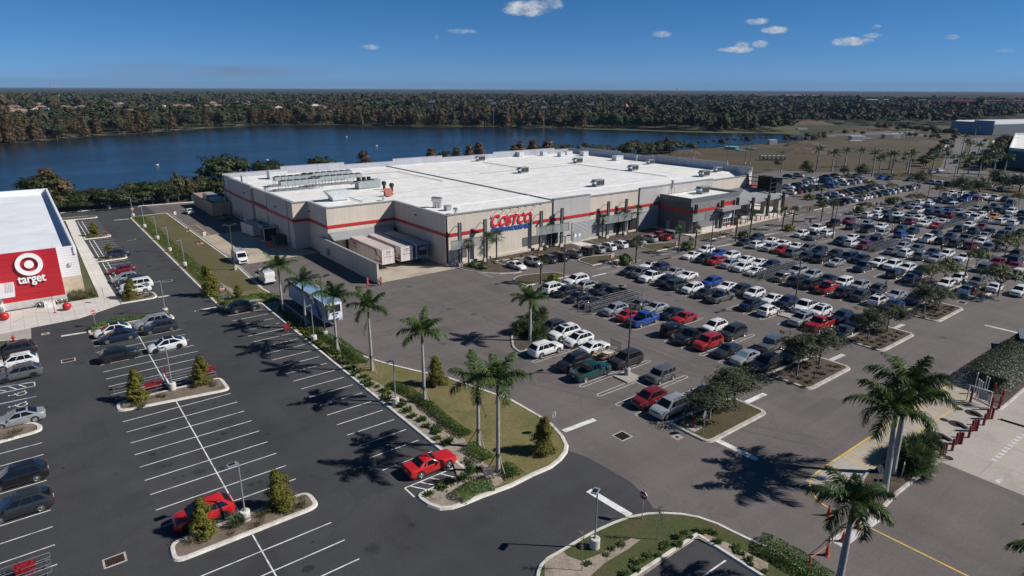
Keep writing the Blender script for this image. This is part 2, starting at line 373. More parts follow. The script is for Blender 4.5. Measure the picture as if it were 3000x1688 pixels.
# roads beyond the car park on the right
sheet('road',[G(*p) for p in [(2690,503),(2760,499),(2800,492),(2870,500),(3060,516),(3060,560),(2890,533),(2760,517)]],-.1,'road_asphalt')
sheet('road',[G(*p) for p in [(2752,495),(2768,458),(2797,425),(2800,396),(2835,396),(2832,425),(2812,462),(2806,495)]],-.12,'road_asphalt')
sheet('road',[G(*p) for p in [(2826,495),(2842,445),(2845,405),(2880,402),(2898,412),(2893,430),(2872,455),(2862,500)]],-.12,'road_asphalt')
sheet('pavement',[G(*p) for p in [(2740,447),(2792,408),(2797,411),(2752,446)]],-.11,'concrete_walk')
sheet('pavement',[G(*p) for p in [(2868,470),(2903,440),(2915,412),(2909,411),(2898,436),(2863,464)]],-.11,'concrete_walk')
sheet('road',[G(*p) for p in [(2400,396),(2620,383),(2780,398),(2790,404),(2620,392),(2400,402)]],-.13,'road_asphalt')
sheet('verge',[G(*p) for p in [(2562,508),(2690,505),(2770,520),(2890,537),(3010,560),(3010,583),(2890,564),(2760,545),(2640,526),(2566,519)]],-.02,'field')
# ------------------------------------------------------------------ long planted strip between the two car parks
S=(650,700); S2=(650,1050); S3=(1500,1050); S4=(750,1266); S0=(0,500)
right=q(*S3,(0,415),(150,500),(290,580),(420,670),(520,780),(570,880),(560,950),(500,1030),(400,1110),(215,1190),(0,1300))
tip=q(*S4,(2270,670),(2090,745),(1980,782),(1850,792),(1720,745),(1640,690),(1615,650),(1640,620),(1700,590),(1860,520),(2000,457))
left=[(27.9,42.95),(27.8,103.6),(26.5,104.7),(23,105),(21.9,106.5),(22,198),(23.2,200.2)]
up=[(31.6,200.4),(31.9,136.7),(31.2,121.7),(30.9,112)]+q(*S,(565,585),(640,650),(760,740),(1060,960),(1260,1075),(1350,1148),(1540,1215),(1700,1262),(2000,1335),(2280,1392))
strip=left+up+right+tip
island(strip,'grass_dry',.42,.15,fname='grass_verge',fz=.10)
grv=[(28.05,45.5),(28.2,103),(30.2,103.3),(30.4,92)]+q(*S,(700,850),(900,1060))+q(*S,(1130,1200),(1300,1310),(1420,1390),(1560,1449))+q(*S2,(1700,330),(1900,440),(2080,560),(2250,690),(2420,800))+q(*S4,(2300,330),(2480,420),(2480,520),(2250,645),(2080,715),(1970,752),(1850,762),(1740,725),(1670,680),(1660,640),(1720,605),(1870,540),(2030,470))
sheet('gravel_bed',grv,.125,'gravel')
sheet('grass_verge',[(25.8,112),(25.8,199),(31.2,199.6),(31.5,137),(30.6,122),(30.0,112)],.113,'grass_mow')
sheet('mulch_bed',[(23,106.2),(23,118),(25.6,121),(27.0,110),(30.2,106),(28.6,105.2)],.117,'gravel')
# ------------------------------------------------------------------ kerbed islands
def isl(poly,r,fill,km='kerb_concrete',kw=.42,nm='planting_bed'): island(rounded(poly,r),fill,kw,.15,km,nm)
isl([(3.9,75.5),(15.4,73.7),(15.4,78.2),(4.1,78.2)],1.1,'mulch')
isl([(3.9,46.2),(15.4,46.2),(15.4,49.1),(4.1,49.1)],1.1,'mulch')
isl([(3.9,104.1),(15.3,104.1),(15.3,106.9),(4.0,106.9)],1.1,'mulch')
isl(q(0,880,(-400,1355),(-60,1250),(370,1230),(430,1260),(425,1310),(360,1340),(0,1440),(-400,1560)),.5,'mulch')
isl(q(0,880,(-300,420),(230,398),(310,480),(280,510),(-300,640)),.8,'grass_green')
for (y0,y1) in ((175.2,178.6),(150,153),(117.2,121.6)):
    isl([(9.6,y0),(15.2,y0),(15.2,y1),(9.6,y1)],[.3,1.4,1.4,.3],'mulch',kw=.35)
isl([(5.9,204.6),(15.2,204.0),(15.4,206.5),(13.5,208.3),(5.9,208.8)],[.2,1,1,1,.2],'grass_green',kw=.3)
isl([(50.0,37.8),(50.0,32.2),(61.0,32.2),(61.0,37.0)],[.3,1.2,1.2,.3],'grass_rough','kerb_old',.5)
isl([(69.6,38.2),(69.6,32.2),(80.4,32.2),(80.4,37.4)],[.3,1.2,1.2,.3],'mulch_dark','kerb_old',.5)
isl([(88.7,38.0),(88.7,32.2),(99.7,32.2),(99.7,37.6)],[.3,1.2,1.2,.3],'mulch_dark','kerb_old',.5)
isl([(107.8,38.0),(107.8,32.2),(118.8,32.2),(118.8,37.6)],[.3,1.2,1.2,.3],'mulch_dark','kerb_old',.5)
for k in range(4,9):
    c=55.1+19.25*k
    isl([(c-5.6,38.0),(c-5.6,32.4),(c+5.6,32.4),(c+5.6,37.6)],[.3,1.2,1.2,.3],'mulch_dark','kerb_old',.5)
isl(q(1450,750,(500,690),(260,690),(150,800),(165,930),(250,985),(330,960),(480,830)),1.4,'mulch_dark','kerb_old',.4)
for k in range(1,9):
    c=55.1+19.25*k; y0=91.0 if k<5 else 96
    if k==1: y0=88.2
    isl([(c-5.2,y0-3.3),(c+5.2,y0-3.3),(c+5.2,y0+.6),(c-2,y0+3.0),(c-5.2,y0+1.6)],[.3,.3,1.6,2.0,1.6],'grass_rough','kerb_old',.35)
for (x,y) in ((55.2,47.9),(92.4,48.0),(131.9,48),(170.5,48.0)):
    struct(MB().bb(x-1.25,x+1.25,y-1.2,y+1.2,0,.16).build('lamp_plinth','concrete_pale'))
# bottom island with its small inset bay
C=(1500,1266)
ob=q(*C,(235,1500),(230,1449),(240,1400),(265,1340),(340,1265),(500,1175),(650,1085),(800,1000),(1000,910),(1160,850),(1350,815),(1520,808),(1700,818),(1880,850),(2080,920),(2240,1000),(2370,1062))+q(*A,(90,1190),(300,1340),(560,1500))
ib=q(*C,(2700,1600),(1868,1064),(1000,1640))
island(ob+ib+q(*C,(235,1640)),'grass_green',.36,.15,fname='grass_verge')
sheet('gravel_bed',q(*C,(330,1300),(420,1235),(500,1200),(560,1260),(700,1310),(900,1230),(1200,1080),(1290,1095),(1180,1180),(930,1330),(800,1449),(760,1560),(330,1560)),.113,'gravel')
sheet('gravel_bed',q(*C,(1270,1449),(1860,1030),(1960,1040),(2130,1110),(2575,1330),(2575,1440),(2480,1390),(1880,1085),(1830,1090),(1180,1560),(1080,1560)),.116,'gravel')
# fuel-station palm bed
pb=q(*A,(1740,285),(1290,650),(1180,770),(1000,900),(960,700),(930,640),(905,560),(930,470),(985,390),(1070,340),(1150,300),(1300,60),(1500,120))
island(pb,'mulch_dark',.32,.15,'kerb_old')
isl([G(2840,1163),G(2925,1205),G(2945,1195),G(3100,1060),G(2985,1030)],.4,'mulch_dark','kerb_old',.3)
# beds and pavements round the warehouse front
Q=(1200,420)
bed=q(*Q,(440,1247),(530,1275),(700,1303),(900,1314),(1060,1310),(1138,1296),(1060,1262),(850,1188),(1110,1160))+[(95,98.9),(103.5,98.9),(103.5,105),(66,105)]
island(bed,'mulch_dark',.3,.15,'kerb_old')
struct(MB().prism([(103.5,99.2),(126.5,99.2),(126.5,105.2),(103.5,105.2)],0,.13).build('mulch_bed','mulch_dark'))
sheet('pavement',[(97.4,98.9),(101.6,98.9),(101,105),(98.2,105)],.135,'concrete_walk')
struct(MB().prism([(126.6,105),(126.6,92.4),(150,92.6),(168,93.2),(178.5,95.2),(181,99),(181,112),(150,105)],0,.14).build('pavement','concrete_walk'))
# store-side pavement on the left
T=(0,500)
sw=q(0,720,(0,0))
wk=[(-60,117.5),(-60,108.9),(3.5,113.2),(9.6,117.2),(9.5,130),(9.7,150),(9.5,176),(10,203.8),(7.9,204.4),(7.4,150),(7.2,123.2),(-60,123.2)]
struct(MB().prism(wk,0,.13).build('pavement','concrete_walk'))
sheet('grass_verge',[(5.8,204),(7.8,204),(7.3,150),(7.1,123.3),(4.8,122.5),(3.0,123.4),(3.0,124.5),(5.8,128.8)],.12,'grass_green')
sheet('store_drive',[G(-400,1000)]+[G(0,953),G(90,930),G(92,992)]+[G(0,1005),G(-400,1080)],.012,'concrete_pale')
kerb_line([(7.7,218.2),(24.6,218),(43.5,215.7),(60,214.2),(190,212.2)],.4,.15)
kerb_line([(32.0,200),(32.1,137),(31.4,122),(30.9,112)],.3,.15)
sheet('shore_bank',[(-120,218),(7.7,218.4),(24.6,218.2),(43.5,216),(60,214.4),(190,212.4),(200,232),(110,235),(50,236),(-120,236)],-.1,'mulch_dark')
# ------------------------------------------------------------------ painted markings
mk=Marks()
for k in range(9): mk.line((4.15,51.55+2.67*k),(15.1,51.55+2.67*k))
mk.line((9.65,49.2),(9.65,75.2),z=.0166)
for k in range(-1,8): mk.line((4.05,98.9-2.57*k),(15.05,98.9-2.57*k))
mk.line((9.62,78.4),(9.62,104),z=.0166)
for k in range(7): mk.line((4.15,43.75-2.66*k),(15.25,43.75-2.66*k))
mk.line((9.68,25),(9.68,46.1),z=.0166)
for k in range(14): mk.line((-8.6,73.0-2.68*k),(-2.86,73.0-2.68*k))
for k in range(21): mk.line((22.0,100.7-2.635*k),(27.35,100.7-2.635*k))
for y0,y1 in ((201,180),(173.6,154.6),(148.8,123)):
    n=int((y0-y1)/2.62)+1
    for k in range(n): mk.line((10.5,y0-2.62*k),(15.0,y0-2.62*k),.1)
    mk.line((10.42,y0),(10.42,y1),.13,.0166); mk.line((11.3,y0),(11.3,y1),.13,.0168)
for a,b in (((1495,565),(2020,350)),((1495,565),(1595,655)),((1855,420),(2010,458)),((1755,462),(1915,495)),((1655,505),(1815,540)),((1555,545),(1715,580)),((2020,350),(2110,405))):
    mk.line(*q(*S4,a,b),.13,.0172)
D=(0,880)
for a,b,w in (((-40,880),(350,822),.14),((0,936),(352,862),.14),((345,820),(352,862),.14),((90,872),(165,892),.14),((190,852),(262,872),.14),((0,905),(60,915),.14),((-40,1052),(370,965),.12),((345,1082),(385,1075),.14),((385,1075),(390,1130),.14)):
    mk.line(*q(*D,a,b),w,.0172)
mk.line(*q(*C,(2150,1292),(1800,1535)),.13); mk.line((21.9,43.2),(27.4,43.2),.12,.0166) if 0 else None
wide=[(T,(1590,1275),(1795,1242),.55),(T,(1150,500),(1300,487),.5),(T,(1955,1413),(2180,1373),.55),(D,(615,362),(868,322),.55),
 (S3,(520,733),(832,615),.65),(C,(772,588),(1190,840),.68),(S3,(2065,825),(2470,1022),.7),(S3,(2355,445),(2545,358),.65)]
for o,a,b,w in wide: mk.line(*q(*o,a,b),w,.0172)
struct(mk.mb.build('parking_markings','paint_white'))
mw=Marks()
rows=[(55.1,40.7,62),(74.4,40.7,88),(93.6,40.7,88),(112.9,40.7,88),(132.1,40.7,88),(151.4,40.7,90),(170.6,40.7,93),(189.9,40.7,95),(209.1,40.7,95)]
for c,y0,y1 in rows:
    k=0
    while y0+2.97*k<y1:
        y=y0+2.97*k
        for s in (-1,1):
            a,b=c+s*.25,c+s*6.0
            mw.line((a,y-.29),(b,y-.29),.1,.008); mw.line((a,y+.29),(b,y+.29),.1,.008)
            arc=[(b+s*.29*math.sin(t),y-.29*math.cos(t)) for t in [PI*i/6 for i in range(7)]]
            mw.path(arc,.1,.0088)
        k+=1
    mw.line((c,y0),(c,y1),.1,.0086)
    mw.line((c+6.6,38.2),(c+6.6,38.2),.1) if 0 else None
k=0
while 67.5+2.97*k<126:
    x=67.5+2.97*k
    for s in (-.28,.28): mw.line((x+s,93.2),(x+s,98.6),.1,.008)
    k+=1
for o,a,b,w in [((2050,700),(1312,1222),(1450,1163),.65),((2050,700),(1940,908),(2050,860),.65),((1450,750),(975,208),(1122,173),.55),((1450,750),(1642,45),(1780,14),.55),((1850,420),(265,1178),(405,1148),.55),((1850,420),(855,1042),(995,1018),.55),((1850,420),(1330,925),(1440,905),.55),(A,(690,1130),(1060,860),1.15)]:
    mw.line(*q(*o,a,b),w,.0092)
def zq(ox,oy,s,*pts): return [G(ox+a/s,oy+b/s) for a,b in pts]
mw.line(*zq(2760,940,4.83,(605,62),(1159,190)),.6,.0092)
dash=q(*A,(2270,290),(2575,10))
a,b=Vector(dash[0]),Vector(dash[1]); n=10
for i in range(n): mw.line(a+(b-a)*(i/n),a+(b-a)*((i+.6)/n),.45,.0124)
ar=q(*A,(2320,518),(2275,485),(2335,462),(2290,447),(2365,443),(2400,492),(2380,478)); mw.poly(ar,.0124)
for f in ((.2,.0),(.45,.0),(.7,0)):
    pass
struct(mw.mb.build('parking_markings','paint_worn'))
my=Marks()
yl=q(*A,(600,760),(500,690),(440,600),(415,520),(430,470),(520,380),(735,240),(960,90),(1105,0))+q(*B,(1110,965),(1640,620),(2235,235))
my.path(smoothpath(yl,1,False),.16,.0128)
my.path(q(*A,(1000,950),(2010,1449),(2400,1640)),.16,.0092)
my.path(q(*A,(735,240),(1030,362)),.14,.0128)
# hatched walkway: parallel bars clipped between the kerb-side line and the inner line
o0=[Vector(p) for p in q(*A,(735,240),(1105,0))+q(*B,(1640,620),(2235,235))]; i0=[Vector(p) for p in q(*A,(1030,362),(1600,-60))+q(*B,(1950,700),(2370,300))]
def along(P,t):
    L=[(P[i+1]-P[i]).length for i in range(len(P)-1)]; d=t*sum(L)
    for i,l in enumerate(L):
        if d<=l or i==len(L)-1: return P[i]+(P[i+1]-P[i])*(d/l)
        d-=l
for i in range(40): my.line(along(o0,(i+.5)/40),along(i0,(i+.5)/40-.0),.1,.0124)
my.path(i0,.14,.0132)
yy=zq(0,500,ZF,(1870,565),(1975,545),(2100,640),(2330,790)); my.path(yy,.16,.0128)
for i in range(9):
    t=i/9; p=along([Vector(v) for v in yy[1:]],t); my.line(p,(p.x-2.6,p.y-1.2),.12,.0134)
my.path([(126.6,92.2),(150,92.4),(168,93.0),(178.6,95),(181.2,99)],.16,.0092)
struct(my.mb.build('painted_lines','paint_yellow'))
mb_=Marks()
for a,b in (((0,948),(352,868)),((-40,1062),(370,972)),((-40,888),(350,815))): mb_.line(*q(*D,a,b),.09,.0196)
struct(mb_.mb.build('bay_markings','paint_blue'))
mr=Marks(); mr.path(zq(0,720,5.177,(-60,1225),(190,1178),(470,1128),(900,1062),(1346,992)),.10,.0196); mr.path(zq(0,720,5.177,(200,1178),(335,1118)),.1,.145); mr.path(zq(0,720,5.177,(0,1190),(75,1160)),.1,.145)
struct(mr.mb.build('fire_lane_line','paint_red'))
# wheelchair symbols on the two blue-edged bays
def wheelchair(c,rz):
    w=Marks()
    ring=[(-.05+.42*math.cos(t),-.12+.42*math.sin(t)) for t in [R(100+i*26) for i in range(10)]]
    segs=[ring,[(-.1,.75),(-.05,.25),(.3,.25),(.5,-.3),(.72,-.2)],[(-.05,.5),(.28,.5)]]
    for sgm in segs: w.path([(c[0]+rot2(a,b,rz)[0]*1.1,c[1]+rot2(a,b,rz)[1]*1.1) for a,b in sgm],.12,.0205)
    hd=[(c[0]+rot2(-.12+.12*math.cos(t),.95+.12*math.sin(t),rz)[0]*1.1,c[1]+rot2(-.12+.12*math.cos(t),.95+.12*math.sin(t),rz)[1]*1.1) for t in [2*PI*i/10 for i in range(10)]]
    w.poly(hd,.0205); struct(w.mb.build('bay_markings','paint_white'))
wheelchair(q1(*D,205,940),R(75)); wheelchair(q1(*D,212,1052),R(75))
# drains and manholes
mat('iron',(.035,.028,.024),.6,.6); mat('grate_rust',(.06,.035,.024),.8,.3)
def drain(c,w,l,m='grate_rust',lab='',rz=0):
    f=MB()
    o=Vector(c)
    f.box((c[0],c[1],.012),(w+.28,l+.28,.02),rz); r=f.build('drain_grate','kerb_old'); tag(r,lab,'drain')
    g=MB(); n=max(5,int(w/.16))
    for i in range(n):
        u,v=rot2(-w/2+(i+.5)*w/n,0,rz); g.box((c[0]+u,c[1]+v,.03),(w/n*.55,l,.02),rz)
    g.build('grate_bars',m,r); MB().box((c[0],c[1],.0235),(w,l,.003),rz).build('sump','iron',r)
drain(q1(0,1266,1155,1292),1.25,.95,lab='large rusty drain grate in the dark asphalt, nearest the bottom left corner')
drain(q1(0,880,688,605),1.3,.9,lab='rusty drain grate in the lane beside the parked black SUV')
drain(q1(0,500,1325,695),1.4,.9,lab='drain grate in the lane beside the first tree island of the side bays')
drain(q1(0,500,1685,1110),1.4,.9,lab='drain grate in the lane opposite the group of white SUVs')
drain(q1(1500,1050,1110,782),1.3,1.2,'iron','black drain grate in the junction below the grey backs of the stop signs',R(0))
drain(q1(1450,750,1268,300),1.3,1.2,'iron','black drain grate in the aisle between the first two warehouse rows')
drain(G(2640+1275/7.156,700+1335/7.156),1.2,1.0,'iron','black drain grate under the oak by the far right tree islands')
for (o,x,y,lab) in ((D,458,337,'small pale concrete manhole slab at the junction by the store drive'),(S3,1660,793,'small pale concrete manhole slab beside the hydrant island')):
    c=q1(*o,x,y); t_=MB().box((c[0],c[1],.014),(1.0,.9,.024)).build('manhole','concrete_pale'); tag(t_,lab,'manhole'); MB().lathe([(0,.03),(.2,.03),(.22,.0)],(c[0],c[1],.012),14).build('manhole_lid','iron',t_)
for x,y,l in ((1920,748,'nearest the vent pipes'),(1772,860,'second from the vent pipes'),(1610,978,'third from the vent pipes'),(1815,1243,'beside the foremost red bollards'),(2058,790,'largest, below the vent pipes'),(1895,900,'large, in the middle'),(1720,1020,'large, nearest the palm bed')):
    c=q1(*B,x,y); r=.42 if x not in (2058,1895,1720) else .75
    t_=MB().lathe([(r,0),(r,.012),(r*.96,.014),(0,.014)],(c[0],c[1],.006),24).build('manhole_cover','iron'); tag(t_,'round grey tank manhole cover in the fuel forecourt, '+l,'manhole cover',group='tank covers in the fuel forecourt')
for i,(x,y,l) in enumerate(((2098,806,'nearest the vent pipes'),(1952,924,'in the middle'),(1790,1045,'nearest the palm bed'))):
    c=q1(*B,x,y); t_=MB().box((c[0],c[1],.09),(.4,1.3,.17),R(-25),0,.85).build('wheel_stop','iron'); tag(t_,'dark rubber hose ramp by a tank cover, '+l,'ramp',group='rubber ramps on the forecourt')
# ================================================================== BUILDINGS
def ribbed(name,col,pitch,axis='v',depth=.35,rough=.6,metal=0.0,dirt=.1,var=.06):
    m,t,b=base(name,col,rough,metal)
    g=t.add('ShaderNodeNewGeometry'); p=g.outputs['Position']
    sx=t.add('ShaderNodeSeparateXYZ'); t.link(p,sx.inputs[0])
    u=sx.outputs[2] if axis=='h' else sx.outputs[0] if axis=='x' else t.math('ADD',sx.outputs[0],sx.outputs[1])
    w=t.math('ABSOLUTE',t.math('SUBTRACT',t.math('FRACT',t.math('MULTIPLY',u,1/pitch)),.5))
    st=t.noise(t.scaled(p,(.9,.9,.05)),1.0,4,.6)
    c=t.mix(1.0,col,t.ramp(st,[(.35,1-dirt),(.6,1.0)]),'MULTIPLY')
    c=t.mix(1.0,c,t.ramp(t.noise(p,.25,3),[(.3,1-var),(.7,1+var)]),'MULTIPLY')
    t.link(c,b.inputs['Base Color'])
    bp=t.add('ShaderNodeBump'); bp.inputs['Strength'].default_value=depth; bp.inputs['Distance'].default_value=.12; t.link(w,bp.inputs['Height']); t.link(bp.outputs[0],b.inputs['Normal'])
    return m
ribbed('panel_cream',(.545,.48,.41),.9,'v',.12); ribbed('panel_grey',(.40,.385,.375),.9,'v',.12)
ribbed('metal_back',(.36,.37,.42),.55,'v',.9,.5); ribbed('corrugated',(.30,.30,.305),.32,'h',1.0,.5); ribbed('corrugated_shaded',(.115,.118,.12),.32,'h',1.0,.5)
ribbed('roof_white',(.77,.75,.72),.62,'x',.16,.55,0,.14,.09); ribbed('awning_metal',(.26,.27,.28),.5,'v',1.0,.45)
ribbed('block_tan',(.33,.25,.19),.22,'h',.3)
mat('stripe_red',(.42,.018,.018),.5); mat('coping',(.33,.335,.345),.45,.3); mat('coping_dark',(.14,.15,.155),.5,.2)
mat('steel_dark',(.034,.040,.041),.5,.3); ribbed('corrugated_annex',(.165,.168,.172),.32,'h',1.0,.5)
mat('steel_grey',(.30,.31,.32),.4,.6); mat('steel_bright',(.62,.63,.64),.3,.9,var=.05)
mat('white_panel',(.66,.66,.66),.5,var=.05); mat('cream_base',(.50,.44,.37),.8); mat('pillar_tan',(.33,.295,.25),.85)
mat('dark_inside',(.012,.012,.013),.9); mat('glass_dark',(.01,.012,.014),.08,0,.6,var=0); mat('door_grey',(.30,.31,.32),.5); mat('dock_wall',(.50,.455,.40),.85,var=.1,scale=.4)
mat('unit_grey',(.30,.34,.35),.5,.2); mat('unit_pale',(.52,.55,.56),.5,.2); mat('louver',(.016,.017,.017),.7); mat('sign_red',(.62,.022,.035),.4,var=.03); mat('sign_blue',(.012,.075,.30),.4,var=.03); mat('sign_white',(.78,.78,.78),.4,var=.02)
mat('rust',(.30,.09,.06),.8)
def mesh_screen():
    m,t,b=base('mesh_screen',(.33,.36,.35),.5,.5)
    g=t.add('ShaderNodeNewGeometry').outputs['Position']
    br=t.add('ShaderNodeTexBrick'); br.offset=0; br.inputs['Brick Width'].default_value=.16; br.inputs['Row Height'].default_value=.16; br.inputs['Scale'].default_value=1; br.inputs['Mortar Size'].default_value=.036
    t.link(t.scaled(g,(1,1,1),(R(90),0,0)),br.inputs['Vector']); t.link(t.math('MAXIMUM',br.outputs['Fac'],.45),b.inputs['Alpha'])
mesh_screen()
def onY(px,py,Y): d=ray(px,py); t=Y/d.y; return d.x*t,HC+d.z*t
def onX(px,py,X): d=ray(px,py); t=X/d.x; return d.y*t,HC+d.z*t
def fy(Y,o,*pts): return [onY(o[0]+a/ZF,o[1]+b/ZF,Y) for a,b in pts]
_dg=None
def text_mesh(name,s,size,mname,parent,loc,rot,ext=.08,shear=0,bold=0,width=None,spacing=1.0,align='LEFT'):
    c=bpy.data.curves.new(name,'FONT'); c.body=s; c.size=size; c.extrude=ext; c.shear=shear; c.offset=bold; c.space_character=spacing; c.align_x=align; c.resolution_u=3
    o=bpy.data.objects.new(name,c); COL.objects.link(o); bpy.context.view_layer.update()
    me=bpy.data.meshes.new_from_object(o.evaluated_get(bpy.context.evaluated_depsgraph_get())); bpy.data.objects.remove(o); bpy.data.curves.remove(c)
    xs=[v.co.x for v in me.vertices]; x0,x1=min(xs),max(xs)
    if width:
        k=width/(x1-x0)
        for v in me.vertices: v.co.x=(v.co.x-x0)*k
    me.materials.clear(); me.materials.append(MATS[mname]); me.name=name
    r=bpy.data.objects.new(name,me); r.location=loc; r.rotation_euler=rot; return link(r,parent)
# ------------------------------------------------------------------ warehouse
FRX,FRY=167.2,105.2; RX=178.0; BY=192.5; ZR=9.55; ZP=10.22
ware=thing('warehouse','long cream warehouse club with red stripe, flat white roof and large red and blue sign','building',(100,140,0))
ware.location=(0,0,0)
fp=[(46.3,137.2),(49.4,137.2),(49.4,126.7),(65.1,126.7),(65.1,105.3),(FRX,105.3),(RX,110.6),(RX,BY),(46.3,BY)]
wm=MB().prism(fp,0,ZR,0,False,1); wm.build('wall',['roof_white','panel_cream'],ware)
def wall_seg(a,b,z0,z1,th,m,cop='coping',name='wall_panel',cz=.16,cw=.14,sub=None):
    """upright panel from a to b whose outer face is on the a-b line, thickness inwards (left of a->b)"""
    a=Vector(a);b=Vector(b); d=(b-a).normalized(); n=Vector((-d.y,d.x))
    P=MB().prism([tuple(a),tuple(b),tuple(b+n*th),tuple(a+n*th)],z0,z1).build(name,m,ware)
    if cop:
        A=a-n*cw-d*.05; B_=b-n*cw+d*.05
        MB().prism([tuple(A),tuple(B_),tuple(B_+n*(th+2*cw)),tuple(A+n*(th+2*cw))],z1+.002,z1+cz).build('coping',cop,P)
    return P
# left face, stepped panels (outer face towards -X: run from far to near)
for y1,y0,x,z,m in ((BY,186,46.0,10.35,'panel_cream'),(186,166,45.7,10.3,'panel_grey'),(166,154,46.1,10.0,'panel_cream'),(154,137.1,45.7,10.3,'panel_grey')):
    wall_seg((x,y1),(x,y0),0,z,.5,m)
wall_seg((45.75,136.95),(49.2,136.95),0,10.2,.4,'panel_cream'); wall_seg((49.15,136.9),(49.15,126.5),0,10.2,.4,'panel_cream')
wall_seg((49.2,126.45),(64.8,126.45),4.6,10.2,.4,'panel_cream'); wall_seg((64.75,126.4),(64.75,105.0),0,10.2,.4,'panel_cream')
# front
for x0,x1,y,z,m in ((64.8,92.7,105.0,10.2,'panel_cream'),(92.7,103.9,104.7,10.75,'panel_grey'),(103.9,121.0,105.0,10.2,'panel_cream'),(121.0,150.5,104.7,10.6,'panel_grey'),(150.5,FRX,105.0,10.2,'panel_cream')):
    wall_seg((x0,y),(x1,y),0,z,.5,m)
wall_seg((FRX,105.0),(RX+.2,110.3),0,10.3,.4,'panel_cream')
# right and back tall ribbed metal parapets
for y0,y1,z in ((110.3,119,11.3),(119,147,12.0),(147,165,11.5),(165,186,12.0),(186,BY+.3,11.2)):
    wall_seg((RX+.3,y0),(RX+.3,y1),0,z,.4,'metal_back','coping',cz=.1,cw=.05)
for x1,x0,z in ((RX+.3,170,11.1),(170,140,11.7),(140,118,11.1),(118,99,11.7),(99,82,11.0),(82,62,11.7),(62,45.7,10.8)):
    wall_seg((x1,BY+.3),(x0,BY+.3),0,z,.4,'metal_back','coping',cz=.1,cw=.05)
wall_seg((FRX+.5,105.6),(RX-.4,115.0),ZR,11.2,.25,'metal_back','coping_dark',cz=.1,cw=.05)
# expansion joint and ridge line on the roof
MB().bb(96.2,96.55,106.2,BY-.4,ZR+.002,ZR+.22).build('roof_joint','coping_dark',ware)
MB().bb(66,166,117.2,117.9,ZR+.002,ZR+.06).build('roof_seam','sign_white',ware)
for yy in (140.2,163.5): MB().bb(49.5,RX-.5,yy,yy+.12,ZR+.002,ZR+.05).build('roof_seam','coping',ware)
for a,b in (((70,176),(92,176)),((92,176),(92,150)),((110,158),(150,158)),((150,158),(150,120)),((128,182),(128,160)),((60,150),(60,132))): MB().tube((*a,ZR+.25),(*b,ZR+.25),.09,.09,6).build('roof_pipe','steel_grey',ware)
for y in (186.2,166.2,154.2,140): MB().bb(45.5,45.62,y-.08,y+.08,.2,10).build('downpipe','coping',ware)
# stripe
z0,z1=6.0,6.6
for a_ in ((45.55,45.66,137.0,186,z0,z1),
 (45.9,45.98,154.2,165.8,z0,z1),
 (45.82,45.96,186,BY,z0,z1),
 (45.6,49.1,136.8,136.94,z0,z1),
 (49.0,49.13,126.4,136.8,z0,z1),
 (49.1,64.7,126.3,126.44,z0,z1),
 (64.6,64.73,104.9,126.3,z0,z1),
 (64.6,onY(1200+745/ZF,680,104.9)[0],104.85,104.98,z0,z1),
 (87.0,92.7,104.86,104.98,z0,z1),
 (92.7,103.9,104.56,104.68,z0,z1),
 (103.9,121,104.86,104.98,z0,z1),
 (121,128.3,104.56,104.68,z0,z1),
 (172.5,RX+.1,108.0,108.2,z0,z1)):
    MB().bb(*a_).build('red_stripe','stripe_red',ware)
cg=MB(); cg.bb(98.3,103.9,104.58,104.70,.7,4.9); cg.bb(103.9,121,104.86,105.0,.7,4.9); cg.bb(121,128.2,104.58,104.70,.7,4.9)
cg.build('corrugated_cladding','corrugated',ware)
MB().bb(64.7,150,104.55,104.96,0,.6).build('plinth','cream_base',ware)
for (u0,u1) in ((91.0,94.0),(112.6,115.4),(117.8,121)): MB().bb(u0,u1,104.5,104.62 if u0<93 else 104.84,.8,3.4).build('window_opening','dark_inside',ware)
d_=MB(); d_.bb(98.7,99.9,104.45,104.57,.15,2.7); d_.bb(100.0,101.2,104.45,104.57,.15,2.7); d_.build('door','door_grey',ware)
p_=MB(); p_.bb(99.1,99.6,104.42,104.448,1.4,2.1); p_.bb(100.4,100.9,104.42,104.448,1.4,2.1); p_.build('door_notice','sign_white',ware)
d_=MB(); d_.bb(48.98,49.1,130.0,131.2,0.05,2.3); d_.build('door','door_grey',ware)
d_=MB(); d_.bb(45.55,45.68,176.6,178.2,0.05,2.4); d_.build('door','door_grey',ware)
for (x,y,z,a) in ((64.68,116.5,8.6,0),(49.08,135.4,8.3,0),(45.62,147.5,7.9,0),(45.62,172,8,0)):
    MB().bb(x-.35,x,y-.25,y+.25,z,z+.18).build('wall_lamp','steel_dark',ware)
for x in (72.0,88.8,95.8,104.6,125.5): MB().bb(x-.2,x+.2,104.2,104.54 if x in (95.8,125.5) else 104.84,6.0,6.35).build('wall_lamp','steel_dark',ware)
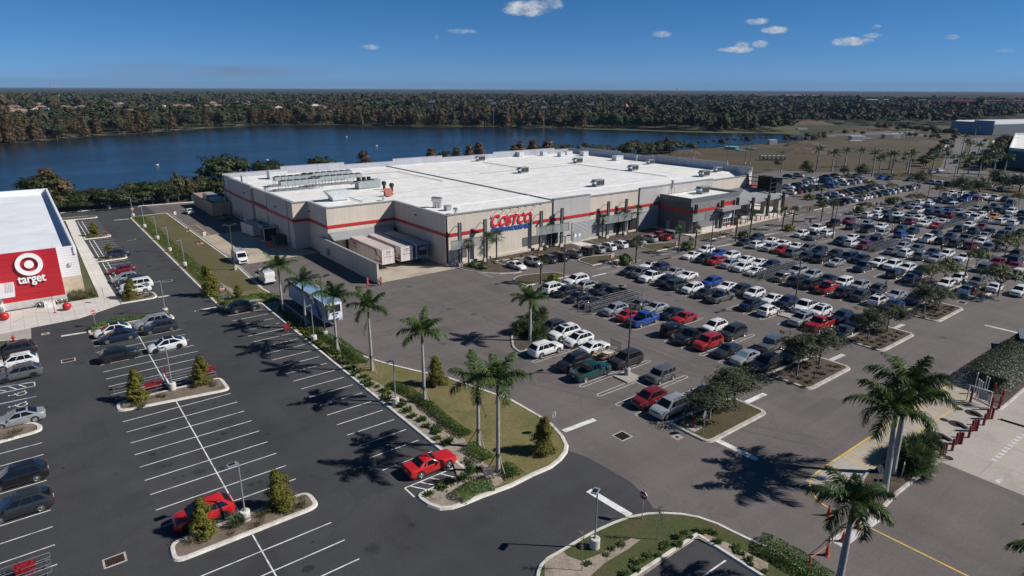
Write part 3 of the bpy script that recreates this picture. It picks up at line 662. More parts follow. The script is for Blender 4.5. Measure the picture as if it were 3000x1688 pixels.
# fins and mesh screens
fin=[]
for a,b in ((510,1228),(760,1172),(1317,1055),(1523,1018),(1985,932),(2163,900)):
    X,Y=q1(*Q,a,b); X0=X; Y=103.4 if X>80 else 103.2
    X=onY(Q[0]+a/ZF,Q[1]+b/ZF,Y)[0]; fin.append(X)
    f=MB(); f.bb(X-.36,X-.10,Y-.2,Y+.15,.9,8.9); f.bb(X+.10,X+.36,Y-.2,Y+.15,.9,8.9); f.bb(X-.10,X+.10,Y-.12,Y,.9,8.8,1); f.bb(X-.45,X+.45,Y-.3,Y+.25,0,.9,2); f.bb(X-.06,X+.06,Y+.15,104.9,7.9,8.0)
    f.build('fin_post',['steel_dark','sign_white','cream_base'],ware)
for i,(l,r) in enumerate(((-2.2,.0),(-1.6,1.8),(-1.4,1.6))):
    x0,x1=fin[2*i]+l,fin[2*i+1]+r+(.0 if i else -1.0)
    fr=MB(); z0,z1=3.7,5.6; y=102.95
    for a,b,c,d in ((x0,x1,z0,z0+.1),(x0,x1,z1-.1,z1),(x0,x0+.1,z0,z1),(x1-.1,x1,z0,z1),((x0+x1)/2-.05,(x0+x1)/2+.05,z0,z1)): fr.bb(a,b,y-.06,y,c,d)
    s_=fr.build('screen_frame','steel_grey',ware); MB().face([(x0,y+.01,z0),(x1,y+.01,z0),(x1,y+.01,z1),(x0,y+.01,z1)]).build('mesh_panel','mesh_screen',s_)
# big sign
(sx0,sz0),(sx1,sz1)=fy(104.9,Q,(822,842),(1232,772))
sgn=MB().bb(sx0+.2,sx0+.4,104.9,104.98,sz0+.4,sz0+.6).build('sign_bracket','steel_grey',ware)
hL=2.25; wL=sx1-sx0
text_mesh('sign_letters_outline','C',1.30*hL*1.30,'sign_white',sgn,(sx0-.10,104.88,sz0-.12),(R(90),0,0),.03,.28,.12,2.35)
text_mesh('sign_letters','C',1.30*hL*1.22,'sign_red',sgn,(sx0,104.80,sz0-.02),(R(90),0,0),.05,.28,.10,2.15)
text_mesh('sign_letters_outline','OSTCO',1.30*hL*1.04,'sign_white',sgn,(sx0+1.85,104.88,sz0-.08),(R(90),0,0),.03,.28,.125,wL-1.75,.98)
text_mesh('sign_letters','OSTCO',1.30*hL*.97,'sign_red',sgn,(sx0+1.98,104.80,sz0),(R(90),0,0),.05,.28,.095,wL-2.0,.98)
(wx0,wz0),(wx1,wz1)=fy(104.9,Q,(945,872),(1222,828))
text_mesh('sign_letters','WHOLESALE',1.18,'sign_blue',sgn,(wx0,104.82,wz0-.16),(R(90),0,0),.05,.25,.045,wx1-wx0)
bars=MB(); bx0=fy(104.9,Q,(820,880))[0][0]
for k,dz in enumerate((0,.36,.72)): bars.face([(bx0+.02,104.85,wz0-.24+dz-.02),(wx0-.1,104.85,wz0-.24+dz-.02),(wx0+.12,104.85,wz0-.02+dz),(bx0+.02,104.85,wz0-.02+dz)])
bars.build('sign_bars','sign_blue',sgn)
for k in range(6):
    x=sx0+.6+k*(wL-.6)/5; lp=MB(); lp.path([(x-.5,104.85,sz1+2.0+.0),(x+.35,103.9,sz1+3.55),(x+.95,103.5,sz1+3.5)],.035,6); lp.box((x+1.05,103.45,sz1+3.45),(.35,.3,.12)); lp.build('sign_lamp','steel_dark',ware)
# dock: awning, doors, seals
aw=MB(); aw.face([(49.4,124.0,3.9),(63.4,124.0,3.9),(64.0,126.3,5.1),(49.3,126.3,5.1)]); aw.face([(49.4,124.0,3.9),(49.3,126.3,5.1),(49.3,126.3,3.9)]); aw.face([(63.4,124.0,3.9),(64.0,126.3,3.9),(64.0,126.3,5.1)]); aw.face([(49.4,124,3.75),(63.4,124,3.75),(63.4,124,3.9),(49.4,124,3.9)])
aw.build('dock_awning','awning_metal',ware)
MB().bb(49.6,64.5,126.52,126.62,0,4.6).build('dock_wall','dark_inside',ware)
for x in (51.6,55.4,59.2,62.9):
    s_=MB(); s_.bb(x-1.75,x-1.35,125.7,126.5,1.0,4.1); s_.bb(x+1.35,x+1.75,125.7,126.5,1.0,4.1); s_.bb(x-1.75,x+1.75,125.7,126.5,3.9,4.35); s_.build('dock_seal','dark_inside',ware)
    MB().bb(x-1.3,x+1.3,126.38,126.5,1.2,3.85).build('dock_door','cream_base',ware)
# ------------------------------------------------------------------ annex and entrance canopy (one building with the warehouse)
ann=thing('liquor_annex','dark corrugated annex with a red stripe and its own glazed entrance','building',(0,0,0))
ax0,ax1,ay0,ay1,az=128.35,148.2,94.75,104.4,8.2
MB().prism([(ax0,ay0),(ax1,ay0),(ax1,ay1),(ax0,ay1)],0,az,0,False,1).build('wall',['roof_white','corrugated_shaded'],ann)  # side walls: their shade is put into the cladding colour, darker than the front
pp=MB()
for a,b,c,d in ((ax0-.1,ax1+.1,ay0-.12,ay0+.25),(ax0-.12,ax0+.2,ay0+.25,ay1),(ax1-.2,ax1+.12,ay0+.25,ay1)): pp.bb(a,b,c,d,az-.6,8.75)
pp.build('parapet','coping_dark',ann)
MB().bb(ax0-.05,ax1+.05,ay0-.09,ay0-.004,.95,az-.1).build('front_cladding','corrugated_annex',ann)
MB().bb(ax0-.1,ax1+.1,ay0-.16,ay0-.092,0,.95).build('plinth','cream_base',ann)
MB().bb(ax0-.13,141.4,ay0-.17,ay0-.092,5.15,5.85).build('red_stripe','stripe_red',ann); MB().bb(ax0-.14,ax0-.004,ay0-.1,ay1,5.15,5.85).build('red_stripe','stripe_red',ann)
(lx0,lz0),(lx1,lz1)=[onY(1930+a/7.156,540+b/7.156,94.5) for a,b in ((1358,452),(1605,412))]
text_mesh('sign_letters','LIQUOR SALES',1.25,'sign_red',ann,(lx0,94.6,lz0),(R(90),0,0),.06,.0,.05,lx1-lx0)
(cx0,cz0),(cx1,cz1)=[onY(1930+a/7.156,540+b/7.156,92.6) for a,b in ((1370,575),(1720,500))]
MB().bb(cx0-.6,cx1,92.6,94.6,cz0,cz0+.75).build('door_canopy','coping',ann)
(gx0,gz0),(gx1,gz1)=[onY(1930+a/7.156,540+b/7.156,94.55) for a,b in ((1335,855),(1530,690))]
fr=MB().bb(gx0,gx1,94.48,94.56,.14,3.3).build('entrance_door','white_panel',ann)
gl=MB(); w=(gx1-gx0)/4
for i in range(4):
    for z0,z1 in ((.3,1.1),(1.25,2.3)): gl.bb(gx0+i*w+.12,gx0+(i+1)*w-.08,94.44,94.47,z0,z1)
gl.build('door_glass','glass_dark',fr)
MB().bb(gx0,gx1,94.5,94.58,3.35,cz0).build('transom_window','steel_grey',ann)
for px,py in ((1280,890),(1600,830),(735,1000)):
    x,z=onY(1930+px/7.156,540+py/7.156,94.0); f=MB(); f.bb(x-.4,x-.14,93.7,94.2,.14,7.3); f.bb(x+.14,x+.4,93.7,94.2,.14,7.3); f.bb(x-.14,x+.14,93.9,94.0,.14,7.2,1); f.build('fin_post',['steel_dark','steel_grey'],ann)
x0=ax0-.4; fr=MB()
for a,b,c,d in ((x0,x0+5.0,3.2,3.3),(x0,x0+5.0,5.05,5.15),(x0,x0+.1,3.2,5.15),(x0+4.9,x0+5.0,3.2,5.15)): fr.bb(a,b,93.55,93.62,c,d)
s_=fr.build('screen_frame','steel_grey',ann); MB().face([(x0,93.63,3.2),(x0+5,93.63,3.2),(x0+5,93.63,5.15),(x0,93.63,5.15)]).build('mesh_panel','mesh_screen',s_)
MB().bb(ax0-.1,ax0-.004,95.8,98.0,.15,3.0).build('roller_shutter','pillar_tan',ann); MB().bb(ax0-.1,ax0-.004,100.6,101.7,.15,2.4).build('door','door_grey',ann)
cn=thing('entrance_canopy','grey hipped entrance canopy on tan pillars with a dark lattice tower','canopy',(0,0,0))
rf=MB(); e=[(148.5,96.6,5.1),(175.4,96.6,5.1),(175.9,108.5,5.1),(168,106.2,7.0),(167,104.6,7.2),(148.5,104.6,7.2)]
rf.face([e[0],e[1],(170.5,101.5,6.6),(167,104.6,7.2),e[5]]); rf.face([e[1],e[2],(170.5,101.5,6.6)]); rf.face([e[2],e[3],e[4],(170.5,101.5,6.6)])
rf.face([e[5],e[4],e[3],e[2],e[1],e[0]][::1]); rf.build('canopy_roof','awning_metal',cn)
fa=MB(); fa.bb(148.4,175.5,96.3,96.58,4.45,5.12); fa.bb(175.5,175.8,96.3,108.6,4.45,5.12); fa.build('fascia','coping',cn)
for px,py in ((668,1000),(968,1010),(1195,990),(1150,880)):
    x,y=G(2080+px/6.0375,460+py/6.0375); p=MB(); p.bb(x-.75,x+.75,y-.1,y+1.2,.14,4.5); p.bb(x-.95,x+.95,y-.25,y+1.35,.14,.75); p.build('pillar','pillar_tan',cn)
for px,py in ((735,1010),(1005,1000),(1275,910)):
    x,y=G(2080+px/6.0375,460+py/6.0375); y=96.0; x=onY(2080+px/6.0375,460+py/6.0375,y)[0]
    f=MB(); f.bb(x-.42,x-.12,y-.3,y+.2,.14,6.1); f.bb(x+.12,x+.42,y-.3,y+.2,.14,6.1); f.bb(x-.12,x+.12,y-.1,y,.14,6.0,1); f.build('fin_post',['steel_dark','steel_grey'],cn)
tw=MB(); X0,X1,Y0,Y1=169.0,175.2,98.4,106.0
tw.bb(X1-.12,X1,Y0+.0,Y1,5.2,9.6); tw.bb(X0+3.2,X1-.12,Y0,Y0+.12,5.4,9.4)
for x,y in ((X0,Y0),(X0,Y1),(X0+3.1,Y0),(X0,Y0+3.8)): tw.bb(x-.14,x+.14,y-.14,y+.14,5.4,10.3)
for z in (6.2,7.4,8.6,9.8): tw.bb(X0-.1,X0+.1,Y0,Y1,z,z+.2); tw.bb(X0,X0+3.2,Y0-.08,Y0+.08,z,z+.2)
tw.build('lattice_tower','steel_dark',cn)
tr=MB(); tr.face([(X0-1.4,Y0-1.2,10.9),(X1+3.2,Y0-1.2,9.5),(X1+3.2,Y1+.8,9.5),(X0-1.4,Y1+.8,10.9)]); tr.face([(X0-1.4,Y1+.8,10.7),(X1+3.2,Y1+.8,9.3),(X1+3.2,Y0-1.2,9.3),(X0-1.4,Y0-1.2,10.7)])
tr.face([(X0-1.4,Y0-1.2,10.7),(X1+3.2,Y0-1.2,9.3),(X1+3.2,Y0-1.2,9.5),(X0-1.4,Y0-1.2,10.9)]); tr.face([(X1+3.2,Y0-1.2,9.3),(X1+3.2,Y1+.8,9.3),(X1+3.2,Y1+.8,9.5),(X1+3.2,Y0-1.2,9.5)]); tr.build('tower_roof','coping_dark',cn)
# ------------------------------------------------------------------ loading-yard wall, enclosure, containers
ld=MB(); ld.bb(48.35,48.7,102.3,129.6,0,3.75); ld.bb(48.28,48.77,102.25,129.65,3.752,3.87,1); ld=ld.build('screen_wall',['panel_cream','coping']); tag(ld,'long cream screen wall along the loading dock','wall')
bk=MB().bb(47.9,48.34,124.2,125.4,.9,2.2).build('cabinet','unit_grey',ld)
en=MB(); ex0,ex1,ey0,ey1=40.7,45.6,187.5,209.5
en.bb(ex0,ex0+.25,ey0,ey1,0,3.7); en.bb(ex0+.25,ex1,ey0,ey0+.25,0,3.7); en.bb(ex0+.25,ex1,ey1-.25,ey1,0,3.7); en=en.build('compound_wall','block_tan'); tag(en,'tall tan block compound beside the back corner of the warehouse','wall')
for i,(y,l) in enumerate(((192.5,'nearer'),(200.5,'farther'))): t_=MB().bb(42.0,45.0,y-2.6,y+2.6,0,4.3); t_.bb(42.3,44.7,y-2.2,y+2.2,4.302,4.5); tag(t_.build('chiller','unit_grey'),'large blue grey chiller inside the tan compound, %s one'%l,'chiller',group='chillers in the compound')
mat('container_pale',(.42,.42,.40),.6); mat('bin_green',(.012,.05,.04),.6); mat('bin_black',(.012,.014,.014),.6); mat('bollard_red',(.42,.022,.025),.45)
cp=thing('compactor','long pale waste compactor against the shaded warehouse wall','compactor',(0,0,0))
MB().box((42.6,157.8,1.55),(2.5,6.6,2.5),R(8)).build('container','container_pale',cp); MB().box((44.6,163.6,1.2),(2.0,4.6,2.0),R(14)).build('ram_housing','steel_grey',cp); MB().box((42.6,157.8,.15),(2.3,6.2,.25),R(8)).build('skid','steel_dark',cp)
bl=thing('baler','black open baler cage beside the compactor','baler',(0,0,0))
k_=MB(); bx,by=43.8,149.2
for z in (0,3.2): 
    for a,b,c,d in ((-1.6,1.6,-1.8,-1.6),(-1.6,1.6,1.6,1.8),(-1.6,-1.4,-1.8,1.8),(1.4,1.6,-1.8,1.8)): k_.bb(bx+a,bx+b,by+c,by+d,z,z+.2)
for a in (-1.5,1.5):
    for b in (-1.7,1.7): k_.bb(bx+a-.1,bx+a+.1,by+b-.1,by+b+.1,.2,3.2)
k_.build('frame','container_pale',bl); MB().bb(bx-1.35,bx+1.35,by-1.5,by+1.5,.2,2.9).build('press','bin_black',bl)
sk=MB(); sx,sy=44.6,143.8
sk.face([(sx-1.3,sy-1.5,.2),(sx-1.5,sy-1.5,2.0),(sx-1.5,sy+1.5,2.0),(sx-1.3,sy+1.5,.2)]); sk.bb(sx-1.29,sx+1.3,sy-1.5,sy+1.5,.2,2.0); sk=sk.build('skip','bin_green'); tag(sk,'dark green waste skip behind the red bollards','skip'); MB().bb(sx-1.35,sx+1.35,sy-1.55,sy+1.55,2.002,2.12).build('lid','bin_black',sk)
# ------------------------------------------------------------------ rooftop machinery
def rtu(px,py,lab,s=1.0,rz=0,zr=ZR):
    X,Y=G(px,py,zr); r=thing('rooftop_unit',lab,'rooftop unit',(X,Y,zr),rz,'air handling units on the warehouse roof')
    b=MB(); b.bb(-1.6*s,1.6*s,-1.0*s,1.0*s,.25,1.9*s); b.bb(-1.7*s,1.7*s,-1.1*s,1.1*s,1.902*s,2.02*s); b.bb(-1.5*s,1.5*s,-.9*s,.9*s,0,.25); b.build('casing','unit_grey',r)
    h=MB(); h.face([(-1.6*s,-.9*s,1.85*s),(-1.6*s,.9*s,1.85*s),(-2.7*s,.9*s,1.15*s),(-2.7*s,-.9*s,1.15*s)]); h.face([(-1.6*s,-.9*s,1.85*s),(-2.7*s,-.9*s,1.15*s),(-1.6*s,-.9*s,.9*s)]); h.face([(-1.6*s,.9*s,1.85*s),(-1.6*s,.9*s,.9*s),(-2.7*s,.9*s,1.15*s)]); h.build('intake_hood','unit_pale',r)
    l=MB(); l.bb(-1.45*s,-.1*s,-1.07*s,-1.003*s,.5*s,1.75*s); l.bb(.1*s,1.45*s,-1.07*s,-1.003*s,.5*s,1.75*s); l.build('louver','louver',r)
    return r
for px,py,lab in ((1408,472,'farthest left big unit with black louvers, near the ribbed back parapet'),(1533,507,'big unit with black louvers alone in the middle of the roof'),(1693,478,'big unit with black louvers towards the far right parapet'),(1855,500,'big unit with black louvers on the right of the roof'),(1752,546,'big unit with black louvers closest to the front parapet'),(2063,517,'big unit with black louvers in front of the annex roof edge'),(1905,481,'unit with black louvers beside the right parapet'),(2102,504,'unit with black louvers closest to the entrance corner')):
    rtu(px,py,lab,.9 if px not in (1905,2102) else .75)
def rbox(px,py,lab,d,m='unit_pale',name='roof_housing',zr=ZR):
    X,Y=G(px,py,zr); o=MB().bb(-d[0]/2,d[0]/2,-d[1]/2,d[1]/2,.2,d[2]); o.bb(-d[0]/2-.08,d[0]/2+.08,-d[1]/2-.08,d[1]/2+.08,d[2]+.002,d[2]+.1); o.bb(-d[0]/2+.15,d[0]/2-.15,-d[1]/2+.15,d[1]/2-.15,0,.2)
    o=o.build(name,m,loc=(X,Y,zr)); return tag(o,lab,'roof housing')
rbox(1524,459,'small pale housing on the far left of the rear parapet',(2.2,2,1.7)); rbox(1592,456,'small pale housing, second along the rear parapet',(2,2,1.6)); rbox(1644,459,'small pale housing, third along the rear parapet',(2.2,2,1.6)); rbox(1664,453,'low wide housing against the rear right corner',(3,2,1.3)); rbox(1711,457,'pale housing at the foot of the right parapet',(2.6,2.2,1.7)); rbox(1809,470,'long pale housing along the right parapet',(3.6,2.2,1.6))
rbox(813,523,'white housing behind the condenser rows',(5,2.4,2.2)); 
X,Y=G(992,587,ZR); o=MB(); o.bb(-1.9,2.0,-1.3,1.3,.3,2.4); o.face([(-1.9,-1.3,2.4),(-1.9,1.3,2.4),(-3.2,1.3,2.3),(-3.2,-1.3,2.3)]); o.face([(-3.2,-1.3,2.3),(-3.2,1.3,2.3),(-1.9,1.3,.9),(-1.9,-1.3,.9)]); o.face([(-1.9,-1.3,2.4),(-3.2,-1.3,2.3),(-1.9,-1.3,.9)]); o.bb(-1.6,1.7,-1,1,0,.3); tag(o.build('roof_housing','unit_pale',loc=(X,Y,ZR)),'pale hooded housing alone on the near left of the roof','roof housing')
o=thing('condenser_unit','long condenser with three black fan drums beside a sloped hood','condenser',(*G(1062,553,ZR),ZR)); b=MB(); b.bb(-1.5,2.8,-1.2,1.2,.3,2.0); b.bb(2.82,4.6,-1.1,1.1,.3,2.2); b.bb(-1.3,4.4,-1,1,0,.3); b.face([(-1.5,-1.2,1.9),(-1.5,1.2,1.9),(-3.4,1.2,1.4),(-3.4,-1.2,1.4)]); b.build('casing','unit_grey',o)
for k in range(3): MB().lathe([(0,2.9),(.5,2.9),(.55,2.0)],(-.8+1.35*k,0,0),14).build('fan_drum','louver',o)
# condenser racks
def rack(px,py,n,lab):
    X,Y=G(px,py,ZR+2.2); r=thing('condenser_rack',lab,'condenser',(X,Y,ZR),0,'condenser racks on the roof')
    f=MB(); L=n*1.75
    for i in range(n+1):
        for y in (-.9,.9): f.bb(-L/2+i*1.75-.05,-L/2+i*1.75+.05,y-.05,y+.05,0,1.5)
    f.bb(-L/2-1.5,L/2+.3,-1.05,-.95,.35,.5); f.bb(-L/2-1.5,L/2+.3,.95,1.05,.35,.5); f.build('stand','steel_grey',r)
    for i in range(n):
        x=-L/2+(i+.5)*1.75; b=MB(); b.bb(x-.84,x+.84,-1.0,1.0,1.5,2.5); b=b.build('coil_box','unit_grey',r); MB().lathe([(.72,2.502),(.72,2.66),(.64,2.66),(.62,2.53),(0,2.53)],(x,0,0),14).build('fan','louver',b)
rack(861,518,6,'condenser rack of six fan boxes at the back left'); rack(957,507,8,'condenser rack of eight fan boxes at the back right'); rack(880,530,6,'condenser rack of six fan boxes at the front left'); rack(985,517,8,'condenser rack of eight fan boxes at the front right')
def vent(px,py,lab,r=.45,h=1.2,m='steel_bright'):
    X,Y=G(px,py,ZR); o=MB().lathe([(r*.6,0),(r*.6,h*.55),(r,h*.58),(r*1.05,h*.9),(r*.6,h),(0,h)],(0,0,0),14).build('roof_vent',m,loc=(X,Y,ZR)); tag(o,lab,'roof vent')
for i,(x,y) in enumerate(((2308,645),(2338,648),(2368,650))): vent(600+x/ZF,420+y/ZF,['left of three clustered shiny turbine vents by the front corner','middle of three clustered shiny turbine vents','right of three clustered shiny turbine vents'][i],.6,2.3)
vent(600+2520/ZF,420+712/ZF,'single shiny vent behind the corner parapet above the sign',.5,1.3); vent(600+1797/ZF,420+575/ZF,'shiny vent behind the dock parapet',.5,1.1); vent(600+618/ZF,420+492/ZF,'shiny vent near the left parapet step',.55,1.2)
vent(1864,474,'tall dark flue beside the right parapet',.45,2.2,'unit_grey'); vent(600+1805/ZF,420+465/ZF,'left of two dark exhaust stacks with black caps',.55,2.1,'louver'); vent(600+1882/ZF,420+485/ZF,'right of two dark exhaust stacks with black caps',.55,2.1,'louver')
rbox(600+2443/ZF,420+675/ZF,'little grey box beside the turbine vents',(1.2,1.2,1.0),'unit_grey'); rbox(600+405/ZF,420+400/ZF,'stacked silver exhaust by the left parapet',(1.6,1.6,2.0),'unit_pale')
X,Y=G(600+1850/ZF,420+535/ZF,ZR); o=MB(); o.face([(-1,-.7,.3),(1,-.7,.3),(1,.5,1.9),(-1,.5,1.9)]); o.face([(-1,.5,1.9),(1,.5,1.9),(1,.5,0),(-1,.5,0)]); tag(o.build('roof_hatch','rust',loc=(X,Y,ZR)),'rusty red roof hatch propped open','roof hatch')
r_=rtu(1850+715/ZF,420+505/ZF,'lone unit on the annex roof',.95,0,8.2); r_['group']='annex roof units'
# ------------------------------------------------------------------ big-box store on the left
tg=thing('store','white roofed store with a red front panel and a white ring sign','building',(0,0,0))
mat('store_white',(.70,.70,.72),.6,var=.04); mat('store_red',(.40,.013,.022),.45,var=.04,scale=.5); mat('store_base',(.50,.47,.45),.8); mat('store_beige',(.45,.36,.27),.8); mat('store_roof',(.66,.68,.72),.7,var=.10,scale=.15)
def wavy():
    m,t,b=base('wavy_panel',(.60,.585,.60),.6)
    p=t.add('ShaderNodeNewGeometry').outputs['Position']
    w=t.add('ShaderNodeTexWave',wave_type='BANDS',bands_direction='Z'); w.inputs['Scale'].default_value=.75; w.inputs['Distortion'].default_value=3.0; w.inputs['Detail'].default_value=1; w.inputs['Detail Scale'].default_value=.6; t.link(p,w.inputs['Vector'])
    t.link(t.mix(t.ramp(w.outputs['Fac'],[(0.0,1.0),(.10,0.0)]),(.62,.60,.615),(.40,.38,.40)),b.inputs['Base Color'])
wavy()
MB().prism([(-90,124.9),(2.75,124.9),(2.75,128.9),(5.6,128.9),(5.6,209.6),(-90,209.6)],0,6.9,0,False,1).build('wall',['store_roof','store_white'],tg)
pr=MB(); pr.bb(5.25,5.62,128.5,209.7,6.9,8.2); pr.bb(-90,5.25,209.35,209.7,6.9,8.2); pr.bb(2.7,5.25,128.85,129.2,6.9,8.2); pr.build('parapet','store_white',tg)
rp=MB(); rp.bb(-21,2.78,124.55,124.88,1.15,9.05); rp=rp.build('red_panel','store_red',tg)
gr=MB()
for k in range(1,8): gr.bb(-21,2.79,124.53,124.55,1.15+k*.99,1.15+k*.99+.035)
gr.build('panel_joint','stripe_dark' if 'stripe_dark' in MATS else mat('stripe_dark',(.16,.01,.012),.6),rp)
bb_=MB(); bb_.bb(2.4,2.78,124.89,128.9,6.9,9.05); bb_.bb(-90,2.4,124.89,125.2,6.9,9.05); bb_.build('panel_back','store_white',tg); MB().bb(-90,-21.05,124.5,124.88,1.15,7.6).build('white_panel','store_white',tg)
MB().bb(-90,2.9,124.4,124.88,0,1.14).build('plinth','store_base',tg)
MB().bb(2.79,5.66,128.78,128.88,3.0,8.15).build('wavy_panel','wavy_panel',tg); MB().bb(2.79,5.7,128.72,128.88,0,2.98).build('beige_base','store_beige',tg)
MB().bb(4.2,4.65,128.4,128.76,5.0,5.5).build('wall_lamp','unit_pale',tg)
# ring sign and lettering
def fz(px,py): return onY(0+px/5.177,720+py/5.177,124.4)
c=fz(438,282); r=(fz(652,270)[0]-fz(222,290)[0])/2
rg=MB(); n=48; r2=r*.655; r3=r*.345
for rr0,rr1 in ((r,r2),(r3,0)):
    for i in range(n):
        a,b=2*PI*i/n,2*PI*(i+1)/n
        P=lambda rad,t,y:(c[0]+rad*math.cos(t),y,c[1]+rad*math.sin(t))
        if rr1>0: rg.face([P(rr0,a,124.15),P(rr0,b,124.15),P(rr1,b,124.15),P(rr1,a,124.15)][::-1]); rg.face([P(rr1,a,124.15),P(rr1,b,124.15),P(rr1,b,124.54),P(rr1,a,124.54)])
        else: rg.face([P(0,0,124.15),P(rr0,b,124.15),P(rr0,a,124.15)])
        rg.face([P(rr0,a,124.54),P(rr0,b,124.54),P(rr0,b,124.15),P(rr0,a,124.15)])
rg.build('ring_sign','sign_white',tg)
t0,t1=fz(280,585),fz(705,530)
text_mesh('sign_letters','target',1.95,'sign_white',tg,(t0[0],124.3,t0[1]+.05),(R(90),0,0),.07,0,.03,t1[0]-t0[0],.95)
kx,kz=fz(203,550); ky=G(222/5.177,720+706/5.177,kz)[1]; ex=fz(105,1000)[0]
MB().bb(-40,kx,ky,124.5,kz-.7,kz).build('door_canopy','store_white',tg); MB().bb(-40,ex-.75,124.2,124.42,.1,kz-.9).build('entrance_glass','glass_dark',tg); MB().bb(ex-.75,ex-.2,123.2,124.42,.1,kz-.72).build('entrance_pillar','store_white',tg)
for i in range(5): MB().bb(kx-.16-.22*i,kx-.10-.22*i,ky+.1,124.3,kz+.002,kz+.07).build('canopy_rib','store_base',tg)
rl=MB(); 
for x in (-1.9,-.7,.2,.9): rl.bb(x-.04,x+.04,126.4,126.48,6.9,7.9)
rl.bb(-1.9,.9,126.4,126.48,7.8,7.88); rl.build('roof_rail','paint_yellow',tg)
